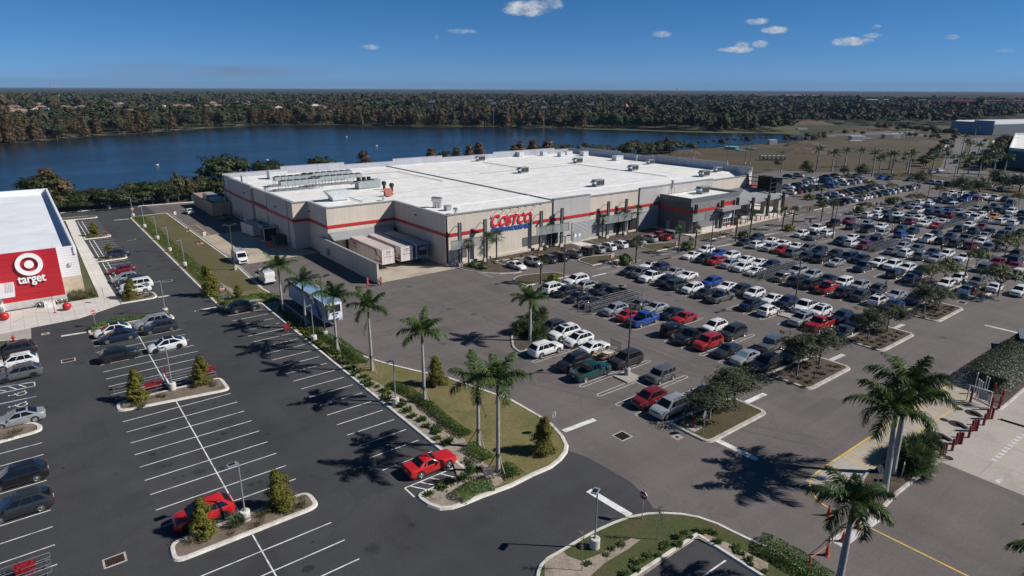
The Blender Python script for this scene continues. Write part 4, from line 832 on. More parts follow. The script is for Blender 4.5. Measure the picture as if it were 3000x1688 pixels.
CARS="""
#0,-1|522,390,bigsuv,silver,f;521,418,suv,darkred,f;519,510,pickup,teal,b;520,541,bigsuv,black,f;520,597,bigsuv,white,b
#0,1|577,387,sedan,navy,f;580,450,boxcar,grey,f;580,507,bigsuv,brown,f;579,563,sedan,white,b;579,595,suv,white,f;580,626,bigsuv,white,f;581,653,suv,darkgrey,f
#1,-1|714,391,bigsuv,black,f;712,420,sedan,silver,f;713,447,sedan,darkgrey,f;714,479,bigsuv,red,f;714,507,pickup,black,f;714,538,jeep,black,b;714,595,pickup,blue,b;712,622,sedan,red,b;712,652,suv,silver,f;709,705,sedan,darkgrey,f;709,735,sedan,black,f;712,768,suv,black,f;711,796,bigsuv,white,b
#1,1|770,388,sedan,navy,f;773,421,jeep,grey,f;774,480,bigsuv,darkgrey,f;774,511,suv,white,f;771,563,sedan,red,f;771,588,sedan,black,f;772,621,sedan,silver,f;769,646,sedan,grey,b;770,713,pickup,darkgrey,f;770,741,suv,black,f;769,770,suv,silver,b;774,807,bigsuv,white,f
#2,-1|906,388,sedan,darkgrey,f;910,423,pickup,red,f;906,449,bigsuv,silver,f;905,503,hatch,white,b;905,535,suv,navy,f;903,590,pickup,grey,b;903,620,sedan,black,b;904,649,suv,white,f;903,679,minivan,darkgreen,b;902,707,suv,black,f;902,739,pickup,white,f;904,767,suv,grey,f;903,793,sedan,black,f
#2,1|963,391,pickup,black,f;966,417,suv,navy,f;966,451,suv,white,f;968,477,pickup,white,f;965,507,suv,navy,f;963,532,sedan,white,f;964,566,suv,white,f;963,592,suv,darkgrey,f;962,620,coupe,white,f;963,651,suv,blue,f;962,705,coupe,white,f;963,735,sedan,silver,f;964,772,suv,navy,f;962,797,coupe,white,f
#3,-1|1098,395,sedan,blue,b;1097,420,suv,white,b;1097,450,suv,darkgrey,f;1096,476,suv,black,b;1097,507,pickup,red,b;1097,535,suv,black,b;1094,562,suv,black,b;1095,592,boxcar,taupe,f;1094,644,sedan,white,f;1097,675,suv,white,f;1098,705,suv,silver,f;1097,737,suv,red,f;1094,763,suv,black,f;1096,796,coupe,white,f
#3,1|1154,387,suv,navy,f;1154,416,sedan,silver,f;1156,448,suv,darkgrey,f;1157,478,suv,silver,f;1156,506,boxcar,white,f;1154,535,sedan,black,f;1155,565,suv,silver,f;1156,595,bigsuv,silver,f;1156,650,suv,navy,f;1156,676,sedan,white,f;1156,707,sedan,white,f;1158,743,suv,white,f;1158,774,sedan,blue,f;1157,805,suv,white,f
#4,-1|1288,353,sedan,white,b;1292,389,suv,white,f;1289,444,sedan,darkgrey,b;1292,475,suv,black,b;1291,533,pickup,navy,f;1286,583,sedan,silver,f;1290,617,bigsuv,black,b;1289,645,suv,black,b;1289,677,bigsuv,grey,b;1292,706,suv,red,f;1291,733,suv,silver,f;1293,766,suv,white,b;1293,799,sedan,black,f
#4,1|1348,294,suv,white,f;1345,328,sedan,white,b;1354,359,suv,grey,f;1352,389,suv,white,f;1350,451,suv,navy,f;1352,477,suv,white,f;1352,504,bigsuv,white,f;1351,530,suv,white,f;1350,563,suv,navy,f;1349,588,minivan,navy,f;1349,618,suv,black,f;1352,653,suv,black,f;1352,680,suv,grey,f;1351,706,sedan,white,f;1351,739,sedan,white,f;1354,769,sedan,white,f;1355,807,suv,navy,f
#5,-1|1484,330,bigsuv,white,b;1484,356,suv,silver,b;1482,384,minivan,grey,b;1483,438,sedan,white,f;1484,473,sedan,silver,f;1480,500,suv,grey,b;1483,531,suv,white,b;1481,557,sedan,taupe,b;1483,617,suv,darkred,f;1482,646,suv,white,b;1482,672,suv,black,f;1482,733,pickup,grey,f;1482,766,suv,white,f
#5,1|1540,353,sedan,darkred,f;1543,384,suv,darkred,f;1541,442,sedan,white,f;1542,474,suv,white,f;1539,500,sedan,navy,f;1543,532,suv,grey,f;1541,561,suv,silver,f;1545,622,pickup,black,f;1542,647,suv,grey,f;1542,674,sedan,white,f;1540,731,suv,white,b
#6,-1|1672,384,suv,black,b;1678,441,jeep,grey,f;1675,472,suv,darkred,b;1672,501,suv,black,b;1672,530,suv,black,b;1672,558,pickup,white,b;1672,617,suv,blue,b;1672,694,pickup,black,b;1672,733,suv,black,b;1673,781,pickup,black,b
#6,1|1735,441,suv,silver,f;1735,469,suv,white,f;1739,504,pickup,grey,f;1736,535,suv,black,f;1739,567,suv,darkgrey,f;1735,616,suv,black,f;1735,644,suv,darkgrey,f;1736,691,sedan,white,f;1736,726,suv,silver,f;1737,774,suv,darkred,f
#7,-1|1869,469,suv,darkgrey,f;1871,497,suv,black,f;1865,525,suv,black,b;1868,556,suv,black,b;1864,610,sedan,red,f;1867,639,sedan,white,f;1866,670,suv,darkred,b;1865,699,suv,black,b;1865,727,suv,black,b;1864,752,suv,white,b;1865,782,suv,white,b
#7,1|1930,446,suv,darkgrey,f;1932,472,suv,grey,f;1930,529,suv,darkred,f;1933,558,suv,white,f;1927,617,sedan,white,f;1931,648,suv,silver,f;1930,676,suv,white,f;1926,702,sedan,sage,f;1927,730,suv,white,f;1929,760,suv,darkgrey,f
#8,-1|2061,498,suv,white,b;2060,526,suv,white,b;2058,554,sedan,silver,b;2060,587,pickup,white,b;2058,616,suv,navy,b;2058,644,suv,darkred,b;2058,670,suv,darkgrey,b;2056,695,suv,navy,b;2058,727,pickup,white,b;2058,782,sedan,taupe,f
#8,1|2119,496,suv,black,f;2126,529,suv,silver,f;2123,560,suv,orange,f;2126,591,suv,white,f;2118,617,sedan,white,f;2124,647,suv,silver,f;2117,672,sedan,blue,f;2117,698,suv,grey,f;2117,724,suv,navy,f;2123,763,suv,silver,f;2121,790,suv,darkgrey,f
#9,-1|2252,527,suv,black,b;2259,557,bigsuv,white,f;2249,582,suv,black,b;2254,614,suv,darkgrey,b;2249,639,sedan,silver,f;2249,700,minivan,white,b
#9,1|2315,583,suv,darkgrey,f;2314,616,suv,black,f;2311,700,suv,darkgrey,f;2313,731,suv,darkgrey,f;2308,757,suv,navy,f;2311,788,sedan,white,f
#10,-1|2445,608,suv,black,b;2446,699,suv,darkred,b;2445,731,pickup,blue,b;2442,758,suv,silver,b;2443,786,suv,silver,b
#10,1|2502,640,suv,black,f;2505,669,pickup,white,b;2509,699,suv,white,f;2510,768,hatch,white,f;2508,793,suv,white,f
#11,1|2701,1206,suv,black,f
#cross0|2002,940,pickup,black,n;2046,940,suv,black,n;2090,940,sedan,white,n;2146,940,suv,white,n;2171,940,suv,white,n;2196,940,suv,white,n;2231,940,suv,silver,n;2271,940,suv,darkgrey,n;2332,940,suv,silver,n;2375,940,suv,white,n;2414,940,suv,white,n;2466,940,suv,silver,n;2498,940,suv,navy,n;2528,940,suv,white,n;2553,940,suv,silver,n;2577,940,suv,black,n
#cross1|2064,1018,suv,silver,s;2109,1018,pickup,black,s;2136,1018,suv,navy,s;2169,1018,sedan,white,s;2194,1018,suv,darkred,s;2234,1018,suv,grey,s;2279,1018,suv,darkgrey,s;2318,1018,suv,navy,s;2358,1018,suv,darkgrey,s;2416,1018,suv,silver,s;2477,1018,suv,silver,s
#cross2|2075,1136,suv,white,n;2117,1136,suv,darkred,n;2149,1136,suv,black,n;2188,1136,suv,black,n;2237,1136,suv,black,n;2262,1136,suv,black,n;2341,1136,minivan,blue,n;2366,1136,suv,black,n;2447,1136,suv,white,n;2503,1136,suv,silver,n;2548,1136,suv,white,n;2603,1136,pickup,silver,n
#cross3|2189,1203,suv,white,s;2246,1203,suv,navy,s;2275,1203,suv,silver,s;2320,1203,suv,white,s;2344,1203,suv,silver,s;2446,1203,suv,navy,s;2470,1203,suv,navy,s;2495,1203,suv,silver,s;2557,1203,suv,white,s
#cross4|2447,1265,suv,white,n;2472,1265,sedan,white,n;2572,1265,suv,teal,n;2638,1265,suv,black,n
#cross5|2456,1355,suv,darkgrey,s;2534,1355,suv,silver,s
#front|751,956,sedan,white,s;794,956,suv,silver,s;833,956,suv,darkgrey,n;862,956,bigsuv,black,n;903,956,suv,grey,n;939,956,jeep,black,n;972,956,suv,silver,n;1006,956,suv,white,n;1044,956,suv,white,n;1075,956,sedan,darkgrey,n;1104,956,sedan,silver,n;1145,956,suv,silver,n;1185,956,pickup,red,n;1219,956,minivan,silver,n
#free|1575,776,pickup,white,f;1648,651,suv,silver,f;1646,583,sedan,white,b;1822,490,sedan,silver,f;1962,796,hatch,white,f;2218,782,suv,white,b;2213,753,suv,white,b;2537,742,suv,navy,f;2742,1123,suv,blue,f;2739,1092,suv,darkgrey,f;2780,1033,sedan,navy,f;2755,948,suv,white,n;2749,919,suv,white,n;2748,894,suv,darkgrey,n;2772,870,minivan,white,n;3117,1075,suv,silver,e;3204,1077,suv,white,e;2775,759,suv,white,b;2756,723,suv,black,b;3245,809,suv,white,e;1601,368,minivan,navy,b
"""
# ================================================================== VEHICLES
PAINT={'white':(.66,.66,.66),'silver':(.36,.37,.385),'grey':(.125,.13,.135),'darkgrey':(.036,.038,.042),'black':(.010,.010,.012),'navy':(.010,.017,.040),'blue':(.010,.055,.27),'red':(.30,.010,.012),'darkred':(.145,.008,.014),'teal':(.004,.046,.047),'brown':(.040,.034,.033),'taupe':(.17,.155,.135),'sage':(.20,.23,.19),'darkgreen':(.022,.034,.034),'orange':(.50,.20,.02),'bright red':(.46,.012,.012)}
NICE={'darkgrey':'dark grey','darkred':'dark red','darkgreen':'dark green','brown':'dark brown','teal':'teal green','navy':'navy blue','sage':'pale green'}
for k,c in PAINT.items(): mat('paint_'+k.replace(' ','_')+'_car',c,.32,.35 if k in('silver','grey','darkgrey','taupe','brown') else 0,.5,.8,var=0)
mat('car_glass',(.006,.007,.009),.06,0,.6,var=0); mat('tyre',(.014,.014,.014),.85,var=0); mat('rim_silver',(.42,.43,.44),.3,.8,var=0); mat('rim_dark',(.03,.03,.032),.35,.6,var=0); mat('trim_black',(.012,.012,.012),.6,var=0)
mat('lamp_clear',(.55,.57,.6),.12,.3,var=0); mat('lamp_red',(.22,.008,.008),.2,var=0); mat('chrome',(.6,.6,.6),.15,1,var=0); mat('plate',(.6,.6,.58),.5,var=0); mat('sunshade',(.35,.55,.6),.3,.6,var=0)
def lerp(tab,x):
    for (a,u),(b,v) in zip(tab[:-1],tab[1:]):
        if x<=b: return u+(v-u)*max(0,(x-a))/(b-a)
    return tab[-1][1]
SPEC={ # L W H  clearance wheelR  top profile  width profile  cabin(base front,roof front,roof rear,base rear) roofwidth
'sedan':(4.8,1.84,1.45,.18,.335,[(-.5,.74),(-.485,.93),(-.33,.99),(-.05,.93),(.20,.93),(.26,.90),(.42,.80),(.475,.70),(.5,.52)],.20,[.235,.05,-.20,-.385],.74),
'coupe':(4.8,1.88,1.40,.17,.345,[(-.5,.72),(-.485,.92),(-.36,.98),(-.15,.96),(.10,.92),(.20,.92),(.43,.80),(.48,.70),(.5,.52)],.16,[.16,-.01,-.20,-.40],.72),
'muscle':(5.0,1.93,1.45,.17,.37,[(-.5,.80),(-.488,1.0),(-.33,1.03),(-.15,1.00),(.08,.96),(.14,.97),(.45,.88),(.49,.80),(.5,.55)],.14,[.135,-.01,-.19,-.335],.72),
'suv':(4.65,1.88,1.68,.21,.365,[(-.5,.80),(-.488,1.08),(-.40,1.12),(0,1.07),(.20,1.08),(.26,1.08),(.42,.99),(.475,.86),(.5,.60)],.22,[.285,.09,-.34,-.478],.73),
'bigsuv':(5.05,2.0,1.80,.23,.40,[(-.5,.84),(-.49,1.13),(-.42,1.17),(0,1.13),(.20,1.14),(.25,1.14),(.44,1.06),(.485,.94),(.5,.64)],.18,[.27,.10,-.37,-.482],.76),
'hatch':(4.35,1.82,1.58,.19,.34,[(-.5,.75),(-.488,1.0),(-.40,1.03),(0,.98),(.22,.97),(.27,.95),(.43,.84),(.478,.72),(.5,.54)],.22,[.28,.09,-.34,-.47],.75),
'boxcar':(4.1,1.82,1.64,.2,.345,[(-.5,.80),(-.49,1.05),(-.42,1.06),(0,1.02),(.24,1.02),(.29,1.0),(.45,.93),(.485,.82),(.5,.58)],.14,[.29,.18,-.45,-.485],.84),
'minivan':(5.1,2.0,1.76,.18,.355,[(-.5,.80),(-.49,1.06),(-.42,1.08),(0,1.03),(.26,1.03),(.30,1.0),(.44,.88),(.482,.76),(.5,.55)],.18,[.315,.17,-.42,-.485],.80),
'jeep':(4.3,1.86,1.85,.28,.41,[(-.5,.9),(-.495,1.12),(-.4,1.14),(0,1.14),(.15,1.14),(.17,1.14),(.45,1.08),(.49,1.02),(.5,.75)],.07,[.13,.09,-.47,-.485],.88),
'pickup':(5.75,2.02,1.90,.25,.40,[(-.5,1.10),(-.49,1.12),(-.12,1.12),(-.115,1.12),(.16,1.14),(.20,1.14),(.45,1.06),(.488,.95),(.5,.64)],.13,[.21,.125,-.085,-.125],.80),
'ev':(4.75,1.92,1.60,.18,.36,[(-.5,.80),(-.488,1.04),(-.36,1.06),(0,.98),(.22,.95),(.30,.90),(.43,.78),(.478,.66),(.5,.50)],.24,[.31,.07,-.20,-.455],.70)}
WT=lambda r:[(-.5,1-r*1.05),(-.47,1-r*.35),(-.38,.99),(0,1.0),(.34,.985),(.44,1-r*.5),(.48,1-r*.95),(.5,1-r*1.5)]
_cache={}
def car_parts(ty):
    if ty in _cache: return _cache[ty]
    L,W,H,zc,wr,top,rn,cab,rw=SPEC[ty]; hw=W/2; P={}
    b=MB(); xs=[-.5,-.485,-.45,-.40,-.33,-.25,-.12,0,.12,.2,.26,.33,.40,.45,.48,.5]; wt=WT(rn)
    if ty=='pickup': xs=sorted(set(xs+[-.115,.16]))
    rings=[]
    for f in xs:
        zt=lerp(top,f); w=hw*lerp(wt,f); e=max(0,abs(f)-.44)/.06; zb=zc+.12*e*e; bed=ty=='pickup' and f<-.118
        zm=zb+(zt-zb)*.55
        if bed: pts=[(0,zb),(w*.93,zb),(w,zb+.12),(w,zm),(w*.985,zt-.05),(w*.96,zt),(w*.86,zt),(w*.85,.72),(0,.72)]
        else: pts=[(0,zb),(w*.93,zb),(w,zb+.12),(w*1.0,zm),(w*.975,zt-.09),(w*.93,zt-.025),(w*.80,zt+.012),(w*.5,zt+.03),(0,zt+.035)]
        rings.append([(f*L,y,z) for y,z in pts]+[(f*L,-y,z) for y,z in pts[-2:0:-1]])
    n=len(rings[0])
    for r in rings: b.v+=r
    for i in range(len(rings)-1):
        for j in range(n):
            k=(j+1)%n; b.f.append((i*n+j,(i+1)*n+j,(i+1)*n+k,i*n+k)); b.m.append(0)
    b.f.append(tuple(range(n))); b.m.append(0); b.f.append(tuple((len(rings)-1)*n+n-1-j for j in range(n))); b.m.append(0)
    # cabin shell
    c0,r0,r1,c1=[v*L for v in cab]; zb0=lerp(top,cab[0])-.02; zb1=lerp(top,cab[3])-.03; wb=hw*.94; wr_=hw*rw
    H0=H-.05
    def lp(x0,x1,w,z0,z1): return [(x0,w*.86,z0),(x0-.10*1,w,z0),(x1+.10,w,z1),(x1,w*.86,z1),(x1,-w*.86,z1),(x1+.10,-w,z1),(x0-.10,-w,z0),(x0,-w*.86,z0)]
    base_=lp(c0,c1,wb,zb0,zb1); mid=lp(r0,r1,wr_,H0,H0-.02); tp=lp(r0-.16,r1+.16,wr_*.86,H,H-.015)
    k=len(b.v); b.v+=base_+mid+tp
    for a in range(2):
        for j in range(8):
            q_=(j+1)%8; b.f.append((k+a*8+q_,k+a*8+j,k+(a+1)*8+j,k+(a+1)*8+q_)); b.m.append(0)
    b.f.append(tuple(k+16+7-j for j in range(8))); b.m.append(0)
    # wheel arches and sills in black
    fx,rx=.30*L if ty not in('minivan',) else .31*L,-.295*L if ty!='pickup' else -.30*L
    for x in (fx,rx):
        for s in (-1,1):
            kk=len(b.v); y=s*(hw*.995+.006); N=12
            b.v.append((x,y,wr)); b.v+=[(x+(wr+.065)*math.cos(PI*i/N-.12*(1-2*i/N)),y,wr+(wr+.065)*math.sin(PI*i/N-.12*(1-2*i/N))) for i in range(N+1)]
            for i in range(N): b.f.append((kk,kk+1+i,kk+2+i) if s<0 else (kk,kk+2+i,kk+1+i)); b.m.append(1)
    b.bb(-.44*L,.44*L,-hw*.93,hw*.93,zc-.06,zc+.004,1)
    if ty in('suv','bigsuv','jeep'):
        for s in (-1,1): b.bb(-.36*L,.36*L,s*hw*1.0-.012,s*hw*1.0+.012,zc+.02,zc+.15,1)
    for s in (-1,1):          # door gaps and handles
        for fx_ in ((.155,-.045,-.235) if ty not in('coupe','muscle','pickup') else (.135,-.10)):
            zt_=lerp(top,fx_); b.bb(fx_*L-.008,fx_*L+.008,s*hw*.992-.006,s*hw*.992+.006,zc+.14,zt_-.11,1)
        for fx_ in ((.0,-.19) if ty not in('coupe','muscle','pickup') else (-.06,)): b.bb(fx_*L-.10,fx_*L+.02,s*hw*.99-.012,s*hw*.99+.016,lerp(top,fx_)-.19,lerp(top,fx_)-.155,1)
    b.bb(-L*.497,-L*.47,-hw*.72,hw*.72,zc+.05,zc+.24,1); b.bb(L*.470,L*.496,-hw*.62,hw*.62,zc+.05,zc+.20,1)
    P['body']=(b,['PAINT','trim_black'],True)
    # glass
    def lift(pts,d=.012):
        a,b2,c=Vector(pts[0]),Vector(pts[1]),Vector(pts[2]); nn=(b2-a).cross(c-a).normalized(); return [tuple(Vector(p)+nn*d) for p in pts]
    def mixp(p,q_,t): return tuple(p[i]+(q_[i]-p[i])*t for i in range(3))
    B0,B7,M0,M7=base_[0],base_[7],mid[0],mid[7]
    g=MB(); g.face(lift([mixp(B7,M7,.08),mixp(B0,M0,.08),mixp(M0,B0,.03),mixp(M7,B7,.03)])); P['windscreen']=(g,['car_glass'],False)
    B3,B4,M3,M4=base_[3],base_[4],mid[3],mid[4]
    g=MB(); g.face(lift([mixp(B3,M3,.14 if ty!='pickup' else .2),mixp(B4,M4,.14 if ty!='pickup' else .2),mixp(M4,B4,.05),mixp(M3,B3,.05)])); P['rear_window']=(g,['car_glass'],False)
    for s,nm in ((1,'side_window'),(-1,'side_window2')):
        g=MB(); i0,i1=(1,2) if s>0 else (6,5); Bf,Br,Mf,Mr=base_[i0],base_[i1],mid[i0],mid[i1]
        cuts={'pickup':[(.04,.49),(.53,.95)],'coupe':[(.05,.62),(.66,.9)],'muscle':[(.06,.66),(.72,.86)],'jeep':[(.06,.5),(.56,.94)],'boxcar':[(.05,.42),(.46,.74),(.78,.95)],'sedan':[(.05,.47),(.51,.93)],'ev':[(.04,.46),(.49,.93)],'hatch':[(.05,.45),(.49,.88)]}.get(ty,[(.03,.352),(.365,.66),(.675,.93)])
        for u0,u1 in cuts:
            def pt(u,v): return mixp(mixp(Bf,Br,u),mixp(Mf,Mr,u),v)
            f=[pt(u0,.1),pt(u0+.01,.93),pt(u1-.01,.93),pt(u1,.1)]
            if s<0: f=f[::-1]
            g.face(lift(f[::-1] if s>0 else f[::-1]))
        P[nm]=(g,['car_glass'],False)
    # lights
    zh=lerp(top,.45)-.15; wl=hw*lerp(wt,.47)
    for s,nm in ((1,'headlight'),(-1,'headlight2')):
        P[nm]=(MB().box((L*.446,s*(wl*.80),zh+.02),(.24,.30,.085),s*R(-34)),['lamp_clear'],False)
        zt=lerp(top,-.48)-.14; P['tail_light'+nm[9:]]=(MB().box((-L*.480,s*hw*.68,zt),(.10,.26,.13 if ty in('sedan','coupe','muscle','ev') else .28),s*R(16)),['lamp_red'],False)
        mx=c0-.42; P['mirror'+nm[9:]]=(MB().box((mx,s*(hw+.10),zb0+.10),(.14,.22,.15)),['PAINT'],False)
    gr=MB(); gr.box((L*.484,0,zh-.10),(.10,hw*1.05,.22)); P['grille']=(gr,['trim_black'],False)
    P['number_plate']=(MB().box((-L*.5-.004,0,.72),(.03,.34,.17)),['plate'],False)
    if ty in('suv','bigsuv'):
        for s,nm in ((1,'roof_rail'),(-1,'roof_rail2')): P[nm]=(MB().bb(r1+.3,r0-.35,s*wr_*.88-.016,s*wr_*.88+.016,H-.03,H+.035),['trim_black'],False)
    if ty=='pickup': P['bed_liner']=(MB().bb(-.485*L,-.128*L,-hw*.82,hw*.82,.725,.74),['trim_black'],False); P['tailgate']=(MB().bb(-.497*L,-.485*L,-hw*.84,hw*.84,.66,1.11),['PAINT'],False)
    if ty=='jeep': P['spare_wheel']=(MB().lathe([(0,-.13),(.36,-.13),(.40,-.05),(.40,.06),(.0,.1)],(-L*.5-.12,0,1.05),16,0,'x'),['tyre'],True)
    w=MB(); w.lathe([(0,.10),(wr*.60,.10),(wr*.66,.115),(wr*.93,.115),(wr,.07),(wr,-.10),(wr*.6,-.115),(0,-.11)],(0,0,0),20,0,'y')
    P['_wheel']=w
    rm=MB(); rm.lathe([(0,.118),(wr*.16,.122),(wr*.2,.108),(wr*.58,.108),(wr*.62,.124),(wr*.66,.118)],(0,0,0),20,0,'y')
    for i in range(5):
        a=2*PI*i/5; rm.face([(wr*.14*math.cos(a-.5),.124,wr*.14*math.sin(a-.5)),(wr*.14*math.cos(a+.5),.124,wr*.14*math.sin(a+.5)),(wr*.62*math.cos(a+.16),.124,wr*.62*math.sin(a+.16)),(wr*.62*math.cos(a-.16),.124,wr*.62*math.sin(a-.16))][::1])
    P['_rim']=rm; P['_pos']=[(x,s*(hw-.10),wr,s) for x in (fx,rx) for s in (1,-1)]
    _cache[ty]=P; return P
_mesh={}
def get_mesh(key,mk):
    if key not in _mesh:
        o=mk(); _mesh[key]=o.data; bpy.data.objects.remove(o)
    return _mesh[key]
def paint(o,pm):
    for i,s in enumerate(o.material_slots):
        if s.material and s.material.name=='paint_white_car': s.link='OBJECT'; s.material=pm
def mats_of(ms): return ['paint_white_car' if m=='PAINT' else m for m in ms]
def car(ty,col,x,y,rz,label,group=None,lod=0,name=None,cat=None,rim='rim_silver',extra=None,roofblack=False,z=0.0):
    P=car_parts(ty); pm=MATS['paint_'+col.replace(' ','_')+'_car']
    name=name or {'pickup':'pickup_truck','minivan':'minivan'}.get(ty,'parked_car'); cat=cat or {'pickup':'pickup','minivan':'minivan'}.get(ty,'car')
    if lod==2:
        def mk():
            m=MB(); ms=['PAINT','trim_black','car_glass','lamp_clear','lamp_red','tyre','rim_silver','plate']
            for k,v in P.items():
                if k[0]=='_': continue
                o=len(m.v); m.v+=v[0].v; m.f+=[tuple(i+o for i in f) for f in v[0].f]; m.m+=[ms.index(v[1][j]) for j in v[0].m]
            for (wx,wy,wz,s) in P['_pos']:
                for src,mi in ((P['_wheel'],5),(P['_rim'],6)):
                    o=len(m.v); m.v+=[(wx+a*s,wy+b*s,wz+c) for a,b,c in src.v]; m.f+=[tuple(i+o for i in f) for f in src.f]; m.m+=[mi]*len(src.f)
            return m.build('car',mats_of(ms),None,True,35)
        me=get_mesh((ty,'all'),mk); o=bpy.data.objects.new(name,me); COL.objects.link(o); o.location=(x,y,z); o.rotation_euler=(0,0,rz); paint(o,pm); return tag(o,label,cat,group)
    t=thing(name,label,cat,(x,y,z),rz,group)
    for k,v in P.items():
        if k[0]=='_': continue
        nm=k.rstrip('2'); me=get_mesh((ty,k),lambda:v[0].build(nm,mats_of(v[1]),None,v[2],35)); me.name=nm
        o=bpy.data.objects.new(nm,me); COL.objects.link(o); o.parent=t; paint(o,pm)
    for (wx,wy,wz,s) in P['_pos']:
        me=get_mesh((ty,'wheel'),lambda:P['_wheel'].build('wheel',['tyre'],None,True,35)); o=bpy.data.objects.new('wheel',me); COL.objects.link(o); o.parent=t; o.location=(wx,wy,wz); o.rotation_euler=(0,0,0 if s>0 else PI)
        me=get_mesh((ty,'rim',rim),lambda:P['_rim'].build('rim',[rim],None,True,35)); r=bpy.data.objects.new('rim',me); COL.objects.link(r); r.parent=o
    L,W,H,*_r=SPEC[ty]; cab=_r[4]
    if roofblack or extra=='sunroof' or extra=='softtop':
        x0,x1=(cab[1]*L-.12,cab[2]*L+.12) if roofblack or extra=='softtop' else (cab[1]*L-.25,cab[1]*L-1.1); w=W/2*SPEC[ty][8]*(.9 if roofblack or extra=='softtop' else .62)
        MB().bb(min(x0,x1),max(x0,x1),-w,w,H-.03,H+.012).build('roof_glass' if extra!='softtop' else 'soft_top','car_glass' if extra!='softtop' else 'trim_black',t)
    if extra=='rack':
        rk=MB()
        for i in range(4): rk.bb(cab[2]*L+.4+i*.55,cab[2]*L+.5+i*.55,-.6,.6,H+.04,H+.09)
        rk.build('roof_rack','trim_black',t)
    if extra=='shade':
        o=[c for c in t.children if c.name.startswith('windscreen')][0]; 
        for s in o.material_slots: s.link='OBJECT'; s.material=MATS['sunshade']
    return t
def kindword(ty): return {'suv':'SUV','bigsuv':'large SUV','sedan':'saloon','pickup':'pickup','boxcar':'boxy hatchback','jeep':'open-style jeep','minivan':'minivan','coupe':'coupe','hatch':'hatchback','ev':'fastback'}[ty]
ORD=['first','second','third','fourth','fifth','sixth','seventh','eighth','ninth','tenth','eleventh','twelfth','thirteenth','fourteenth','fifteenth','sixteenth','seventeenth','eighteenth']
DIRA={'f':PI,'b':0,'s':-PI/2,'n':PI/2,'e':R(-10)}
used=set(); lists=[]
for ln in CARS.strip().split('\n'):
    h,body=ln[1:].split('|'); L_=[]
    for it in body.split(';'):
        if it:
            a=it.split(','); L_.append((int(a[0])/10,int(a[1])/10,a[2],a[3],a[4]))
    lists.append((h,L_))
rv=random.Random(3)
for h,L_ in lists:
    byx=h.startswith('cross') or h=='front' ; L_.sort(key=lambda c:c[0] if byx or h=='free' else c[1])
    def nm(c): return NICE.get(c[3],c[3])+' '+kindword(c[2])
    for i,c in enumerate(L_):
        x,y,ty,col,d=c
        if h=='front': place='front bays along the warehouse wall'; grp='cars along the warehouse front'
        elif h.startswith('cross'): place=ORD[int(h[5:])]+' cross row beyond the entrance'; grp='cars beyond the entrance'
        elif h=='free': place='far right of the warehouse car park'; grp='cars at the far right'
        else:
            k,s=h.split(','); place=('near' if s=='-1' else 'far')+' side of the '+ORD[int(k)]+' warehouse row'; grp='cars in the warehouse rows'
        a=nm(L_[i-1]) if i>0 else None; b=nm(L_[i+1]) if i<len(L_)-1 else None
        if a and b: lab='%s between %s and %s, %s'%(nm(c),a,b,place)
        else: lab='%s at the %s end, beside %s, %s'%(nm(c),'near' if i==0 else 'far',a or b or 'nothing',place)
        if lab in used or len(lab.split())>16: lab='%s, %s from the %s end, %s'%(nm(c),ORD[min(i,17)],'left' if byx else 'near',place)
        used.add(lab)
        dist=math.hypot(x,y); lod=0 if dist<105 else (0 if dist<128 else 2)
        rz=DIRA[d]+R(rv.uniform(-1.2,1.2)) if h!='free' or d!='n' else R(75)
        ex=None
        if ty in('suv','bigsuv') and col in('white','silver') and rv.random()<.35: ex='sunroof'
        if (col=='black' and ty=='bigsuv' and x<75 and y<40): ex='rack'
        if ty=='sedan' and col=='silver' and 70<x<80 and y<50: ex='shade'
        if ty=='coupe' and 78<y<82 and x>90: ex='softtop'
        car(ty,col,x,y,rz,lab,grp,lod,rim='rim_silver' if rv.random()<.7 else 'rim_dark',extra=ex)
# ---- cars round the left-hand store
g2='cars on the dark car park'
LC=[('ev','white',6.8,102.6,'f','white fastback with black glass roof against the short hedge island',True),('ev','navy',7.1,99.6,'f','navy blue fastback beside the white one at the hedge island',True),('bigsuv','silver',12.0,102.7,'f','silver SUV with roof bars behind the dark grey one at the hedge island',False),('suv','darkgrey',12.4,99.8,'f','dark grey SUV between the silver one and the empty bays',False),('suv','black',6.3,92.0,'b','black SUV alone on the left of the centre line, nose outwards',False),('ev','white',11.9,92.0,'f','white fastback with black wheels alone to the right of the centre line',True),
('bigsuv','brown',-4.6,101.7,'f','dark taupe SUV beside the hydrant kerb at the left edge',False),('suv','white',-4.4,97.1,'f','white SUV between two SUVs at the left edge',False),('suv','grey',-4.2,92.7,'f','grey SUV next to the hatched disabled bay at the left edge',False),('sedan','silver',-4.6,79.3,'f','silver saloon with sunroof beside the rounded kerb island at the left edge',False),('suv','black',-4.9,66.1,'f','black SUV at the left edge in front of the trolley bay',False),('suv','darkgrey',-4.8,60.7,'f','dark grey SUV nearest the camera at the left edge',False),('suv','bright red',7.1,50.5,'f','bright red SUV partly behind a small evergreen tree',False),('muscle','bright red',25.7,45.6,'b','bright red muscle coupe parked alone beside the hatched corner',False),('suv','black',24.8,101.9,'b','black SUV under the first palm at the top of the kerbside bays',False),
('suv','navy',13.6,152.6,'b','navy blue SUV behind the second tree island by the store pavement',False),('sedan','darkred',12.5,138.6,'f','dark red saloon alone beside the store pavement',False),('suv','silver',12.3,131.3,'f','silver SUV, farthest of the group by the store corner',False),('suv','darkgrey',13.0,128.6,'f','dark grey SUV, second of the group by the store corner',False),('minivan','white',13.2,125.7,'f','white minivan, third of the group by the store corner',False),('sedan','white',12.6,122.9,'f','white saloon half hidden by the tree at the store corner',False)]
